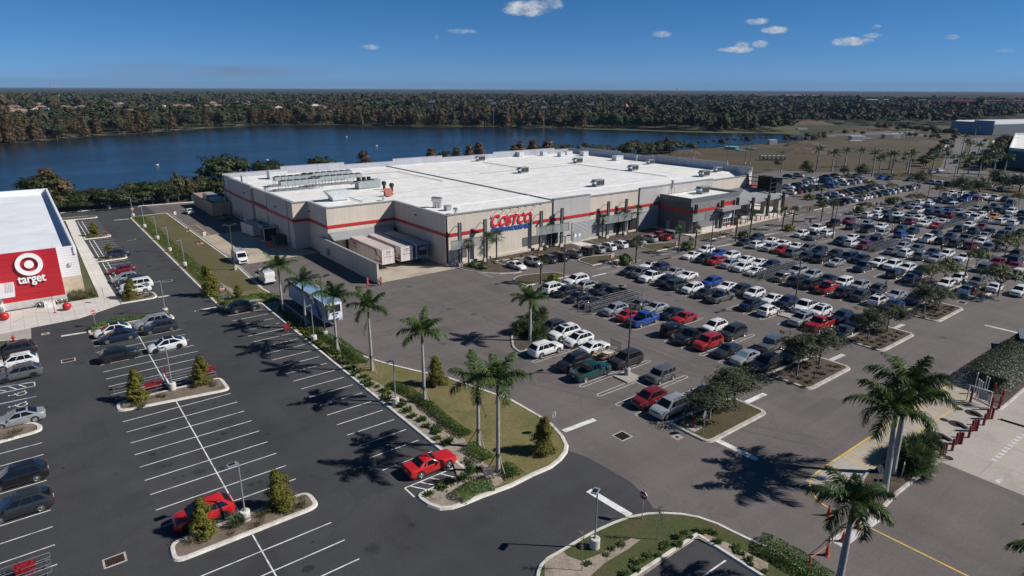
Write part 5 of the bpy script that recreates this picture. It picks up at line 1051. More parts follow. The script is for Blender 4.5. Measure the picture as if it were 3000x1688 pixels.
for ty,col,x,y,d,lab,rb in LC:
    car(ty,col,x,y,DIRA[d],lab,g2,0,rim='rim_dark' if lab.startswith(('black SUV alone','white fastback with black wheels','grey','bright red SUV')) else 'rim_silver',roofblack=rb,extra='sunroof' if 'sunroof' in lab else None)
car('sedan','white',36.6,196.4,PI/2,'white saloon driving away beside the tan block compound',None,0,name='moving_car'); car('suv','black',42.3,181.3,-PI/2,'black SUV in deep shade by the warehouse side wall',None,0)
# moving traffic on the far road
for px,py,col,lab in ((2789,432,'darkgrey','dark car farthest up the right hand road'),(2774,441,'blue','blue car second farthest up the right hand road'),(2791,463,'white','white car on the right hand road near the crossing'),(2799,477,'silver','silver car on the right hand road stopping at the crossing'),(2851,453,'black','dark car on the opposite carriageway behind the palms'),(2885,414,'darkgrey','dark car coming round the far bend')):
    x,y=G(px,py); car('suv' if col!='blue' else 'sedan',col,x,y,R(25),lab,'cars on the far road',2,name='moving_car')
# ---- vans
def van(x,y,rz,lab,rack):
    t=thing('panel_van',lab,'van',(x,y,0),rz,'white vans by the loading yard')
    b=MB(); L=5.6; hw=1.0
    prof=[(-2.8,.35),(-2.8,2.1),(-2.7,2.35),(.9,2.35),(1.35,2.2),(2.0,1.35),(2.65,1.15),(2.8,.9),(2.8,.35)]
    for s in (-1,1): pass
    n=len(prof); k=len(b.v)
    for s,w in ((1,hw),(-1,hw)):
        for i,(xx,z) in enumerate(prof): b.v.append((xx,s*(w*(.90 if z>2.0 else 1.0)*(.9 if xx>2.5 else 1)),z))
    for i in range(n): j=(i+1)%n; b.f.append((k+i,k+j,k+n+j,k+n+i)); b.m.append(0)
    b.f.append(tuple(k+n-1-i for i in range(n))); b.m.append(0); b.f.append(tuple(k+n+i for i in range(n))); b.m.append(0)
    for xx in (1.75,-1.7):
        for s in (-1,1):
            kk=len(b.v); yv=s*1.006; b.v.append((xx,yv,.36)); b.v+=[(xx+.43*math.cos(PI*i/10),yv,.36+.43*math.sin(PI*i/10)) for i in range(11)]
            for i in range(10): b.f.append((kk,kk+1+i,kk+2+i) if s<0 else (kk,kk+2+i,kk+1+i)); b.m.append(1)
    b.build('body',['paint_white_car','trim_black'],t,True,30)
    g=MB(); g.face([(1.42,.78,2.12),(1.42,-.78,2.12),(2.02,-.86,1.40),(2.02,.86,1.40)][::-1]); o=g.build('windscreen','car_glass',t); o.location=(.012,0,.012)
    for s in (-1,1):
        f=[(.55,s*1.004,1.3),(1.85,s*1.004,1.3),(1.3,s*.955,2.0),(.55,s*.955,2.0)]; MB().face(f if s<0 else f[::-1]).build('side_window','car_glass',t)
        MB().box((2.66,s*.72,.98),(.3,.36,.22)).build('headlight','lamp_clear',t); MB().box((-2.8,s*.9,1.15),(.06,.14,.6)).build('tail_light','lamp_red',t); MB().box((1.75,s*1.14,1.5),(.14,.2,.32)).build('mirror','trim_black',t)
        for xx in (1.75,-1.7):
            w=MB().lathe([(0,.1),(.2,.1),(.23,.115),(.33,.115),(.36,.07),(.36,-.1),(0,-.11)],(0,0,0),18,0,'y').build('wheel','tyre',t,True,35,(xx,s*.92,.36)); w.rotation_euler=(0,0,0 if s>0 else PI); MB().lathe([(0,.12),(.2,.118),(.22,.125)],(0,0,0),16,0,'y').build('rim','rim_silver',w)
    MB().box((2.81,0,.72),(.05,1.2,.34)).build('grille','trim_black',t); MB().box((-2.82,0,.45),(.1,1.9,.2)).build('bumper','trim_black',t); MB().bb(-2.83,-2.80,-.75,.75,1.4,1.95).build('rear_window' if not rack else 'door_panel','paint_white_car',t)
    if rack:
        r=MB()
        for i in range(4): r.bb(-2.2+i*.9,-2.1+i*.9,-.85,.85,2.36,2.52)
        for s in (-1,1): r.bb(-2.4,.8,s*.8-.04,s*.8+.04,2.52,2.6)
        r.build('roof_rack','steel_bright',t)
van(32.9,133.3,-PI/2,'white high roof van with roof rack facing the camera on the pale concrete',True); van(32.7,116.2,PI/2,'white panel van seen from behind on the asphalt lane',False)
# ---- trailers
ribbed('trailer_white',(.58,.56,.54),.62,'v',.5,.5,0,.22,.05); mat('trailer_roof',(.46,.40,.37),.6,var=.1,scale=.3); mat('trailer_blue',(.10,.18,.33),.5,var=.08); mat('reefer_roof',(.16,.27,.42),.5,var=.08,scale=.2); mat('crest_gold',(.5,.25,.02),.5,var=0); mat('trailer_red',(.34,.03,.03),.5,var=0); ribbed('reefer_side',(.36,.42,.55),.62,'v',.4,.5,0,.15,.05)
def trailer(x,yf,L,lab,side,roof,zt=4.1,wheels_near=False):
    t=thing('semi_trailer',lab,'trailer',(x,yf,0),0)
    MB().bb(-1.28,1.28,0,L,1.15,zt-.06).build('box_body',side,t); MB().bb(-1.27,1.27,.02,L-.02,zt-.058,zt).build('roof_skin',roof,t)
    fr=MB()
    for s in (-1,1): fr.bb(s*1.27-.03,s*1.27+.03,-.03,.05,1.1,zt); fr.bb(s*1.27-.035,s*1.27+.035,.05,L,zt-.14,zt+.004); fr.bb(s*1.27-.03,s*1.27+.03,.05,L,1.08,1.2)
    fr.build('frame','white_panel',t)
    lg=MB()
    for s in (-1,1): lg.bb(s*.9-.08,s*.9+.08,2.6,2.8,.05,1.15); lg.bb(s*.9-.18,s*.9+.18,2.5,2.9,0,.06)
    lg.build('landing_leg','steel_dark',t)
    for yy in (L-3.6,L-2.3):
        for s in (-1,1):
            w=MB().lathe([(0,.2),(.3,.2),(.48,.2),(.52,.1),(.52,-.3),(0,-.3)],(0,0,0),16,0,'x').build('wheel','tyre',t,True,35,(s*1.0,yy,.52)); w.rotation_euler=(0,0,0 if s>0 else PI); MB().lathe([(0,.205),(.22,.21),(.28,.202)],(0,0,0),14,0,'x').build('rim','rim_silver',w)
    return t
def side_face(t,pts,m,name,x=-1.315): 
    f=[(x,y,z) for y,z in pts]; return MB().face(f[::-1]).build(name,m,t)
for x,lab,i in ((54.5,'white trailer with red stripe docked nearest the screen wall',0),(58.6,'white trailer with red stripe docked in the middle',1),(62.0,'blue refrigerated trailer docked in the shade at the right',2)):
    t=trailer(x,109.9,16.2,lab,'trailer_white' if i<2 else 'trailer_blue','trailer_roof')
    t['group']='trailers at the loading dock'
    if i<2:
        side_face(t,[(2.6,3.55),(16.0,3.55),(16.0,3.75),(2.6,3.75)],'trailer_red','side_stripe'); side_face(t,[(1.9,2.5),(2.7,2.5),(3.4,3.75),(2.6,3.75)],'trailer_red','side_flash'); side_face(t,[(.3,1.4),(3.6,1.4),(3.6,1.65),(1.0,1.65),(1.3,2.6),(.8,2.6)],'trailer_red','side_flash')
        text_mesh('trailer_lettering','CRETE',.75,'trailer_red',t,(-1.32,13.6,2.85),(R(90),0,R(-90)),.004,.25,.01,2.1); text_mesh('trailer_lettering','Dedicated',.55,'trailer_red',t,(-1.32,13.6,2.2),(R(90),0,R(-90)),.004,.1,.005,2.1)
        text_mesh('trailer_lettering','CRETE',.28,'trailer_red',t,(-.45,-.035,3.45),(R(90),0,0),.003,0,.005,.9); text_mesh('trailer_lettering','CARRIER',.15,'trailer_red',t,(-.45,-.035,3.1),(R(90),0,0),.003,0,0,.9); MB().bb(-.9,.9,-.04,-.032,2.55,2.62).build('front_line','trailer_red',t)
    else:
        MB().bb(-1.0,.9,-.45,-.035,1.9,3.75).build('cooling_unit','steel_dark',t); MB().bb(-.8,.7,-.47,-.452,2.1,2.9).build('cooling_grille','dark_inside',t); MB().bb(-.8,.7,-.47,-.452,3.0,3.65).build('unit_cover','trailer_blue',t)
t=trailer(33.2,85.7,15.6,'long blue and white refrigerated trailer parked behind the palm row','reefer_side','reefer_roof')
side_face(t,[(1.2,1.2),(2.6,1.2),(4.4,3.4),(15.4,3.4),(15.4,4.0),(3.2,4.0)],'sign_blue','side_band')
c=MB(); c.lathe([(0,0),(.55,0)],(0,0,0),20,0,'x'); o=c.build('round_emblem','crest_gold',t); o.location=(-1.33,3.9,2.75); o=MB().lathe([(0,0),(.3,0)],(0,0,0),18,0,'x').build('round_emblem','sign_blue',t); o.location=(-1.336,3.9,2.75)
MB().bb(-1.05,1.05,-.55,-.035,1.7,3.95).build('cooling_unit','white_panel',t); MB().bb(-.85,.85,-.57,-.552,2.7,3.8).build('cooling_grille','dark_inside',t); MB().bb(-.5,.5,-.58,-.552,2.3,2.55).build('unit_badge','sign_blue',t); MB().bb(-.25,.25,-.58,-.552,1.95,2.12).build('unit_badge','sign_blue',t)
# ---- small flatbed trailer behind the black SUV
mat('plywood',(.30,.21,.13),.85)
t=thing('utility_trailer','open utility trailer with a raised mesh ramp behind the black SUV','trailer',(57.4,53.7,0),0)
MB().bb(-1.7,1.7,-.95,.95,.55,.66).build('deck','plywood',t); f=MB()
for y in (-.95,.95): f.bb(-1.7,1.7,y-.03,y+.03,.62,.68); f.bb(-1.7,1.7,y-.03,y+.03,.95,1.0)
for x in (-1.7,-.55,.55,1.7):
    for y in (-.95,.95): f.bb(x-.03,x+.03,y-.03,y+.03,.6,1.0)
f.bb(-1.75,-1.68,-.95,.95,.95,1.0); f.bb(-2.7,-1.7,-.05,.05,.5,.58); f.build('side_rail','trim_black',t); rp=MB()
for i in range(12): y=-.95+i*1.9/11; rp.bb(1.72,1.76,y-.015,y+.015,.62,2.0)
for z in (.65,1.3,1.98): rp.bb(1.715,1.765,-.95,.95,z,z+.04)
rp.build('ramp','trim_black',t)
for s in (-1,1): w=MB().lathe([(0,.08),(.2,.09),(.3,.09),(.34,.04),(.34,-.1),(0,-.1)],(0,0,0),16,0,'y').build('wheel','tyre',t,True,35,(.3,s*1.08,.34)); w.rotation_euler=(0,0,0 if s>0 else PI)
MB().box((-1.1,-.3,.8),(.9,.7,.3),.3).build('tool_box','trim_black',t); MB().box((.5,.1,.72),(1.6,1.1,.1),.2).build('loose_boards','cream_base',t)
# ================================================================== VEGETATION
def leaf_mat(name,c0,c1,c2=None,vscale=.6,rough=.55,spec=.35,low=.55):
    m,t,b=base(name,c0,rough,0,spec)
    g=t.add('ShaderNodeNewGeometry'); oi=t.add('ShaderNodeObjectInfo')
    c=t.mix(g.outputs['Random Per Island'],c0,c1)
    if c2: c=t.mix(t.ramp(t.noise(g.outputs['Position'],vscale,3),[(.48,0.0),(.62,1.0)]),c,c2)
    k=t.ramp(oi.outputs['Random'],[(0,.82),(1,1.18)])
    c=t.mix(1.0,c,k,'MULTIPLY')
    t.link(c,b.inputs['Base Color'])
    tr=t.add('ShaderNodeBsdfTranslucent'); t.link(c,tr.inputs[0]); mx=t.add('ShaderNodeMixShader'); mx.inputs[0].default_value=.22
    t.link(b.outputs[0],mx.inputs[1]); t.link(tr.outputs[0],mx.inputs[2]); t.link(mx.outputs[0],t.n['Material Output'].inputs[0])
    return m
leaf_mat('leaf_palm',(.030,.062,.014),(.060,.105,.024),(.075,.115,.028),1.2,.5,.22)
leaf_mat('leaf_sabal',(.042,.068,.022),(.078,.112,.040),None,1,.45,.4)
leaf_mat('leaf_dead',(.15,.115,.08),(.24,.19,.14)); leaf_mat('leaf_holly',(.078,.090,.012),(.155,.155,.022),(.125,.10,.018),1.5,.6,.2)
leaf_mat('leaf_hedge',(.030,.075,.010),(.070,.135,.020),(.095,.13,.02),.7); leaf_mat('leaf_shrub',(.028,.065,.012),(.065,.11,.022),(.09,.10,.02),.8)
leaf_mat('leaf_yellow',(.12,.13,.012),(.20,.20,.022),(.07,.09,.014),1.0); leaf_mat('leaf_oak',(.045,.055,.030),(.085,.095,.052),(.070,.084,.040),.5,.6,.15)
leaf_mat('leaf_olive',(.040,.056,.012),(.085,.10,.020),(.10,.10,.02),.5); leaf_mat('leaf_dark',(.016,.028,.010),(.040,.056,.018),(.055,.065,.022),.25)
leaf_mat('leaf_rust',(.075,.042,.017),(.120,.066,.026),(.060,.054,.022),.18); leaf_mat('leaf_mix',(.042,.052,.020),(.085,.085,.030),(.12,.075,.03),.15)
leaf_mat('leaf_grey',(.085,.078,.062),(.13,.115,.09)); leaf_mat('leaf_pine',(.030,.052,.018),(.06,.085,.03)); leaf_mat('leaf_tuft',(.10,.095,.04),(.17,.15,.07),(.07,.085,.025),1.0); leaf_mat('leaf_sage',(.075,.095,.060),(.12,.14,.09),(.06,.085,.04),.8)
leaf_mat('leaf_fern',(.045,.075,.022),(.085,.12,.045),(.12,.12,.06),.8)
mat('bark_palm',(.30,.29,.275),.85,var=.18,scale=3,bump=.3,bscale=12); mat('bark_brown',(.085,.068,.052),.9,var=.3,scale=3,bump=.4); mat('bark_grey',(.20,.18,.16),.9,var=.25,scale=2); mat('palm_shaft',(.085,.12,.030),.45,var=.25,scale=2); mat('wood_brace',(.30,.26,.21),.85,var=.15)
def leaf_quads(c,nrm,size,aspect=.55,rs=None):
    """one bent quad per centre, facing roughly along nrm"""
    n=len(c); rs=rs or nr
    t=rs.normal(size=(n,3)); nrm=nrm/np.maximum(1e-6,np.linalg.norm(nrm,axis=1))[:,None]
    u=np.cross(nrm,t); u/=np.maximum(1e-6,np.linalg.norm(u,axis=1))[:,None]; w=np.cross(nrm,u)
    s=(size*(.7+.6*rs.rand(n)))[:,None] if np.ndim(size)==0 else size[:,None]
    a=s*.5; b=s*aspect*.5
    v=np.stack([c-u*a,c-w*b+nrm*s*.06,c+u*a,c+w*b+nrm*s*.06],1).reshape(-1,3)
    return v,np.arange(4*n).reshape(-1,4)
def clump_crown(fn,ncl,per,csize,leaf,seed,up=.35):
    """fn(rs,n) -> clump centres and outward normals"""
    rs=np.random.RandomState(seed); C,N=fn(rs,ncl)
    cs=csize*(.6+.8*rs.rand(ncl))
    d=rs.normal(size=(ncl,per,3)); d/=np.linalg.norm(d,axis=2)[:,:,None]; r=rs.rand(ncl,per,1)**.4
    p=(C[:,None,:]+d*r*cs[:,None,None]*np.array([1,1,.75])).reshape(-1,3)
    nn=(d*.8+N[:,None,:]*.7+rs.normal(size=d.shape)*.35+np.array([0,0,up])).reshape(-1,3)
    return leaf_quads(p,nn,leaf,.6,rs)
def ell(rx,ry,rz,cz,shell=.55,lo=-.5):
    def f(rs,n):
        d=rs.normal(size=(n*3,3)); d/=np.linalg.norm(d,axis=1)[:,None]; d=d[d[:,2]>lo][:n]; 
        k=(shell+(1-shell)*rs.rand(len(d),1)); bump=.8+.35*rs.rand(len(d),1)
        return d*k*bump*np.array([rx,ry,rz])+np.array([0,0,cz]),d
    return f
def cone(R_,h,z0,pw=.8):
    def f(rs,n):
        t=rs.rand(n)**1.25; a=rs.rand(n)*2*PI; r=R_*((1-t)**pw)*(.45+.6*rs.rand(n)); 
        return np.stack([r*np.cos(a),r*np.sin(a),z0+t*h],1),np.stack([np.cos(a),np.sin(a),.35+0*a],1)
    return f
def lumpy(R_,h,z0,pw,k):
    def f(rs,n):
        t=rs.rand(n)**1.2; a=rs.rand(n)*2*PI; r=R_*((1-t)**pw)*(.35+.65*rs.rand(n))*(.82+.28*np.sin(3*a+5*t+k)*np.cos(2*a-7*t+2*k)); dx,dy=.14*math.cos(k*2.1),.14*math.sin(k*2.1)
        return np.stack([r*np.cos(a)+dx*t*2,r*np.sin(a)+dy*t*2,z0+t*h],1),np.stack([np.cos(a),np.sin(a),.35+0*a],1)
    return f
def umbrella(R_,z,th):
    def f(rs,n):
        a=rs.rand(n)*2*PI; r=R_*np.sqrt(rs.rand(n))*(.75+.35*np.sin(a*3+rs.rand()*6)**2); zz=z+th*(1-(r/R_)**2)*.9+rs.normal(size=n)*th*.16
        return np.stack([r*np.cos(a),r*np.sin(a),zz],1),np.stack([np.cos(a)*.4,np.sin(a)*.4,1+0*a],1)
    return f
def crown_mesh(name,spec,m,seed):
    fn,ncl,per,cs,leaf=spec; v,qd=clump_crown(fn,ncl,per,cs,leaf,seed); return np_mesh(name,v,qd,[m])
def limbs(mb,h0,pts,r0,rs=None,base=(0,0,0)):
    top=(0,0,h0)
    for p in pts:
        m_=tuple((a*.55+b*.45) for a,b in zip(top,p)); m_=(m_[0]*1.0,m_[1]*1.0,m_[2]+.1)
        mb.tube(top,m_,r0,r0*.7,6); mb.tube(m_,p,r0*.7,r0*.25,5)
# prototypes: (crown mesh list, trunk mesh list)
PROTO={}
def proto(kind,variants): PROTO[kind]=variants
def mk_tree(kind,nv,spec_fn,leafm,trunk_fn,barkm):
    L_=[]
    for i in range(nv):
        cm=crown_mesh('crown',spec_fn(i),leafm,100+i*7+len(PROTO)*31)
        tb=MB(); trunk_fn(tb,random.Random(i+5)); o=tb.build('trunk',barkm,None,True,60); tm=o.data; bpy.data.objects.remove(o); L_.append((cm,tm))
    PROTO[kind]=L_
def tr_simple(h,r,spread,n,up=1.0):
    def f(mb,rg):
        mb.tube((0,0,0),(rg.uniform(-.1,.1)*0,0,h),r,r*.7,8)
        pts=[]
        for i in range(n):
            a=2*PI*(i+rg.random()*.6)/n; s=spread*rg.uniform(.6,1); pts.append((s*math.cos(a),s*math.sin(a),h+up*rg.uniform(.6,1.2)))
        limbs(mb,h,pts,r*.55)
    return f
mk_tree('oak',3,lambda i:(ell(2.25,2.15,1.75,3.75,.3,-.8),95,48,.58,.19),'leaf_oak',tr_simple(2.1,.10,1.4,6,1.5),'bark_grey')
mk_tree('holly',3,lambda i:(lumpy(1.22,2.8,.15,.55,i),100,78,.30,.125),'leaf_holly',tr_simple(.7,.07,.3,4,.8),'bark_brown')
mk_tree('umbrella',3,lambda i:(umbrella(2.25,2.35,.95),62,32,.50,.24),'leaf_olive',tr_simple(1.4,.09,1.5,5,1.1),'bark_grey')
mk_tree('cypress',3,lambda i:(cone(3.6,10.5,1.6,.62),70,30,1.35,.75),'leaf_rust',tr_simple(6,.35,1.5,4,3),'bark_brown')
mk_tree('broad',4,lambda i:(ell(4.6,4.4,3.6,6.6,.45,-.6),75,30,1.35,.72),'leaf_dark',tr_simple(3.4,.32,2.6,6,3),'bark_brown')
mk_tree('mixed',3,lambda i:(ell(4.0,4.0,4.2,6.4,.4,-.85),80,28,1.3,.75),'leaf_mix',tr_simple(3.2,.26,2.4,5,3),'bark_brown')
mk_tree('pine',3,lambda i:(ell(1.9,1.9,1.9,6.6,.3,-.9),30,26,.7,.42),'leaf_pine',tr_simple(5.8,.13,.9,4,.8),'bark_grey')
mk_tree('bush',4,lambda i:(ell(1.0,1.0,.85,.45,.45,-.3),46,32,.28,.22),'leaf_shrub',tr_simple(.3,.05,.4,4,.4),'bark_brown')
mk_tree('yellow_bush',2,lambda i:(ell(1.0,1.0,.75,.4,.45,-.3),46,32,.28,.2),'leaf_yellow',tr_simple(.3,.05,.4,4,.4),'bark_brown')
mk_tree('loose_tree',2,lambda i:(ell(.95,.95,1.35,2.5,.3,-.9),46,26,.34,.17),'leaf_shrub',tr_simple(1.3,.045,.5,5,1.2),'bark_grey')
def tree(kind,x,y,s,lab,cat='tree',group=None,rz=None,name=None,sz=None,z=0.0,v=None):
    V=PROTO[kind]; cm,tm=V[rng.randrange(len(V)) if v is None else v]
    t=thing(name or {'oak':'oak_tree','holly':'evergreen_tree','umbrella':'umbrella_tree','cypress':'cypress_tree','broad':'broadleaf_tree','mixed':'broadleaf_tree','pine':'pine_tree','bush':'bush','yellow_bush':'bush','loose_tree':'young_tree'}[kind],lab,cat,(x,y,z),rng.uniform(0,6.28) if rz is None else rz,group)
    t.scale=(s,s,s*(sz or 1))
    for nm,me in (('crown',cm),('trunk',tm)): o=bpy.data.objects.new(nm,me); COL.objects.link(o); o.parent=t
    return t
# ---- royal palms
def frond(L,e0,droop,az,rs,V,Fq,MI,leaf=.78,n=30,wid=.062,mi=0,side=1.0):
    pts=[]; p=np.array([0,0,0.]); N=12; hx=np.array([math.cos(az),math.sin(az),0.]); up=np.array([0,0,1.])
    for i in range(N+1):
        e=e0-droop*(i/N)**1.35; pts.append((p.copy(),hx*math.cos(e)+up*math.sin(e))); p=p+pts[-1][1]*L/N
    sidev=np.array([-math.sin(az),math.cos(az),0.])
    def quad(a,b,c,d): k=len(V); V.extend([a,b,c,d]); Fq.append((k,k+1,k+2,k+3)); MI.append(mi)
    for i in range(N):
        w=.035*(1-i/N)+.008; nn=np.cross(pts[i][1],sidev)
        quad(pts[i][0]-sidev*w,pts[i][0]+sidev*w,pts[i+1][0]+sidev*w*.85,pts[i+1][0]-sidev*w*.85)
    for i in range(n):
        t=.14+.86*(i+.5)/n; fi=min(N-1e-3,t*N); a=int(fi); b=fi-a; P=pts[a][0]*(1-b)+pts[a+1][0]*b; D=pts[a][1]
        nv=np.cross(sidev,D); l=leaf*(math.sin(PI*(.18+.74*t))**.7)*(.9+.2*rs.rand())
        for s in (-1,1):
            tilt=rs.uniform(-.5,.85)
            d=sidev*s*math.cos(tilt)*side-nv*math.sin(tilt)*-.6+D*(.45+.5*t)+rs.normal(size=3)*.10; d/=np.linalg.norm(d)
            m=P+d*l*.5+np.array([0,0,-.06*l]); e=P+d*l*.88+np.array([0,0,-.42*l]); wv=D*wid
            quad(P-wv*.5,P+wv*.5,m+wv*.5,m-wv*.5); quad(m-wv*.5,m+wv*.5,e+wv*.12,e-wv*.12)
def palm_crown(seed,nf=11,L=3.1,leafs=30,lf=.78,wid=.062,dk=1.0):
    rs=np.random.RandomState(seed); V=[];Fq=[];MI=[]
    for i in range(nf):
        az=2*PI*(i*.381966)+rs.uniform(-.2,.2); f=i/nf
        e0=R(86-66*f**.8); dr=R(40+75*f)*dk*rs.uniform(.85,1.15)
        frond(L*rs.uniform(.85,1.08)*(.8 if i<2 else 1),e0,dr,az,rs,V,Fq,MI,lf,leafs,wid)
    return np_mesh('crown',np.array(V),np.array(Fq),['leaf_palm'])
ROY=[palm_crown(s,nf+2,3.45,42,1.0,.085) for s,nf in ((3,9),(8,10),(15,11),(21,8))]
ROYBIG=[palm_crown(s,nf,3.7,50,1.05,.085,1.28) for s,nf in ((51,15),(58,16),(63,13))]
ROYFAR=[palm_crown(s,12,3.0,15,.85,.13) for s in (31,37,44)]
def dead_frond(seed,L=2.5):
    rs=np.random.RandomState(seed); V=[];Fq=[];MI=[]; frond(L,R(-20),R(72),rs.uniform(0,6.28),rs,V,Fq,MI,.5,20,.07,0,.45); return np_mesh('dead_frond',np.array(V),np.array(Fq),['leaf_dead'])
DEAD=[dead_frond(s) for s in (2,5)]
def trunk_royal(h,r,lean=(0,0)):
    mb=MB(); prof=[(1.5,0),(1.25,.04),(1.02,.14),(.9,.3),(.92,.5),(.86,.7),(.7,.88),(.62,1.0)]; prev=None; n=10; k=0
    for rr,t in prof:
        c=(lean[0]*t*t,lean[1]*t*t,h*t); 
        for i in range(n): a=2*PI*i/n; mb.v.append((c[0]+rr*r*math.cos(a),c[1]+rr*r*math.sin(a),c[2]))
    for a in range(len(prof)-1):
        for i in range(n): j=(i+1)%n; mb.f.append((a*n+i,a*n+j,(a+1)*n+j,(a+1)*n+i)); mb.m.append(0)
    return mb
def royal(x,y,hc,lab,group,brace=False,far=False,lean=(0,0),dead=0,v=None,r=.20,sc=1.0):
    """hc: height of the crown's hub"""
    t=thing('royal_palm',lab,'palm tree',(x,y,0),0,group); hs=min(1.3,hc*.2); ht=hc-hs
    trunk_royal(ht,r,lean).build('trunk','bark_palm',t,True,60)
    sh=MB(); sh.lathe([(r*.62,0),(r*.80,hs*.25),(r*.62,hs*.7),(r*.34,hs)],(0,0,0),10); o=sh.build('crownshaft','palm_shaft',t,True,60,(lean[0],lean[1],ht-.02))
    me=(ROYBIG if r>=.26 and not far else ROYFAR if far else ROY); me=me[rng.randrange(len(me)) if v is None else v%len(me)]
    o=bpy.data.objects.new('crown',me); COL.objects.link(o); o.parent=t; o.location=(lean[0],lean[1],hc-.1); o.rotation_euler=(rng.uniform(-.1,.1),rng.uniform(-.1,.1),rng.uniform(0,6.28)); sc*=rng.uniform(.9,1.08); o.scale=(sc*rng.uniform(.93,1.07),sc,sc*rng.uniform(.9,1.1))
    for k in range(dead): o=bpy.data.objects.new('dead_frond',DEAD[k%2]); COL.objects.link(o); o.parent=t; o.location=(lean[0],lean[1],ht+.1); o.rotation_euler=(0,0,rng.uniform(0,6.28))
    if brace:
        for i in range(3):
            a=.5+2*PI*i/3; MB().tube((.2*math.cos(a),.2*math.sin(a),1.9),(1.25*math.cos(a),1.25*math.sin(a),0.02),.05,.05,6).build('brace','wood_brace',t)
        MB().lathe([(r*1.08,1.75),(r*1.12,1.8),(r*1.12,2.05),(r*1.08,2.1)],(0,0,0),10).build('brace_band','bark_brown',t)
    return t
def royal_px(b,c,lab,group,**k):
    X,Y=G(*b); h=hgt(X,Y,*c); return royal(X,Y,h,lab,group,**k)
Zp=lambda o,x,y:(o[0]+x/ZF,o[1]+y/ZF)
gp='young royal palms along the planted strip'
for b,c,lab,dd,v in ((Zp(S,615,740),Zp(S,572,285),'braced royal palm at the far end of the strip, behind the black SUV',0,1),(Zp(S,850,897),Zp(S,815,445),'braced royal palm with hanging brown fronds in front of the blue trailer',2,0),(Zp(S,1160,1128),Zp(S,1112,605),'braced royal palm with dead fronds right of the blue trailer',2,3),(Zp(S,1512,1328),Zp(S,1475,700),'braced royal palm, fourth along the strip, before the lawn',1,0),(Zp(S2,2040,450),Zp(S,2022,945),'tall braced royal palm on the lawn edge near the grey lamp',0,2),(Zp(S4,2238,152),(1393,1122),'braced royal palm with a drooping grey frond, left of the last pair',1,1),(Zp(S4,2435,408),(1463,1120),'tall royal palm closest to the camera on the strip, beside the trolley',1,0)):
    royal_px(b,c,lab,gp,brace=True,dead=dd,v=v,r=.19)
royal_px(Zp((1450,750),352,855),Zp((1450,750),355,445),'royal palm with a thick white trunk on the rounded palm island',None,v=2,r=.24)
gr_='mature royal palms beside the fuel forecourt'
X,Y=q1(*A,1160,640); royal(X,Y,7.5,'leaning royal palm nearest the red sign in the forecourt bed',gr_,lean=(.75,.55),v=2,r=.28,sc=1.12)
X,Y=q1(*A,1245,420); royal(X,Y,8.3,'royal palm at the back of the forecourt bed, behind the leaning one',gr_,lean=(.6,.3),v=1,r=.28,sc=1.12)
X,Y=G(2500,1487,7.2); royal(X,Y,7.3,'royal palm with hanging grey fronds by the orange cones',gr_,lean=(0,0),v=3,r=.26,dead=2,sc=.95)
X,Y=G(3125,1655,7); royal(X,Y,7.1,'royal palm cut off by the right edge of the picture',gr_,v=1,r=.26)
# far royal palms
K=(2250,230)
fp_=[((485,925),(515,725)),((640,930),(672,760)),((770,890),(800,735)),((915,885),(935,735)),((1045,985),(1080,760)),((1112,972),(1140,810)),((1215,912),(1217,770)),((1240,960),(1278,770)),((1395,915),(1400,760)),((1410,962),(1440,770)),((1645,960),(1665,800)),((1775,905),(1790,775)),((2262,960),(2285,770)),((2370,968),(2420,800)),((1945,760),(1960,590)),((1975,790),(1990,640)),((2010,800),(2032,660)),((2090,855),(2125,680)),((1905,955),(1925,800)),((2012,955),(2048,820)),((2118,985),(2150,830)),((2075,600),(2098,500)),((1165,470),(1175,405)),((1210,480),(1217,415)),((1258,482),(1262,410)),((1375,478),(1378,420)),((1430,490),(1432,405)),((1498,495),(1500,425))]
for i,(b,c) in enumerate(fp_):
    gg='royal palms along the field edge' if i<14 else ('royal palms on the far median' if i<22 else 'distant royal palms at the road junction')
    lb='grey trunked royal palm in the row along the field edge' if i<14 else ('royal palm on the median of the right hand road' if i<22 else 'small distant royal palm at the road junction by the wood')
    royal_px(Zp(K,*b),Zp(K,*c),lb,gg,far=True,r=.30 if i<14 else .26,sc=1.15)
# ---- sabal palms
def sabal_crown(seed,nl=26,far=False):
    rs=np.random.RandomState(seed); V=[];Fq=[]
    def quad(*p): k=len(V); V.extend(p); Fq.append((k,k+1,k+2,k+3))
    for i in range(nl):
        az=2*PI*i*.381966+rs.uniform(-.2,.2); e=R(80-115*(i/nl)**.9); d=np.array([math.cos(az)*math.cos(e),math.sin(az)*math.cos(e),math.sin(e)])
        s=np.array([-math.sin(az),math.cos(az),0]); n=np.cross(d,s); p1=d*rs.uniform(.5,.75); quad(s*-.02,s*.02,p1+s*.015,p1-s*.015); nb=9 if far else 13
        for j in range(nb):
            a=R(-105+210*j/(nb-1)); dd=d*math.cos(a)+s*math.sin(a)+rs.normal(size=3)*.08; l=rs.uniform(.5,.72)*(1-.25*abs(a)/2); pp=np.cross(dd,n); pp/=np.linalg.norm(pp); w=.05 if not far else .08
            m=p1+dd*l*.6; e_=p1+dd*l+np.array([0,0,-.16*l]); quad(p1-pp*w*.2,p1+pp*w*.2,m+pp*w*.6,m-pp*w*.6); quad(m-pp*w*.6,m+pp*w*.6,e_+pp*.008,e_-pp*.008)
    return np_mesh('crown',np.array(V),np.array(Fq),['leaf_sabal'])
SAB=[sabal_crown(s) for s in (4,9,13)]
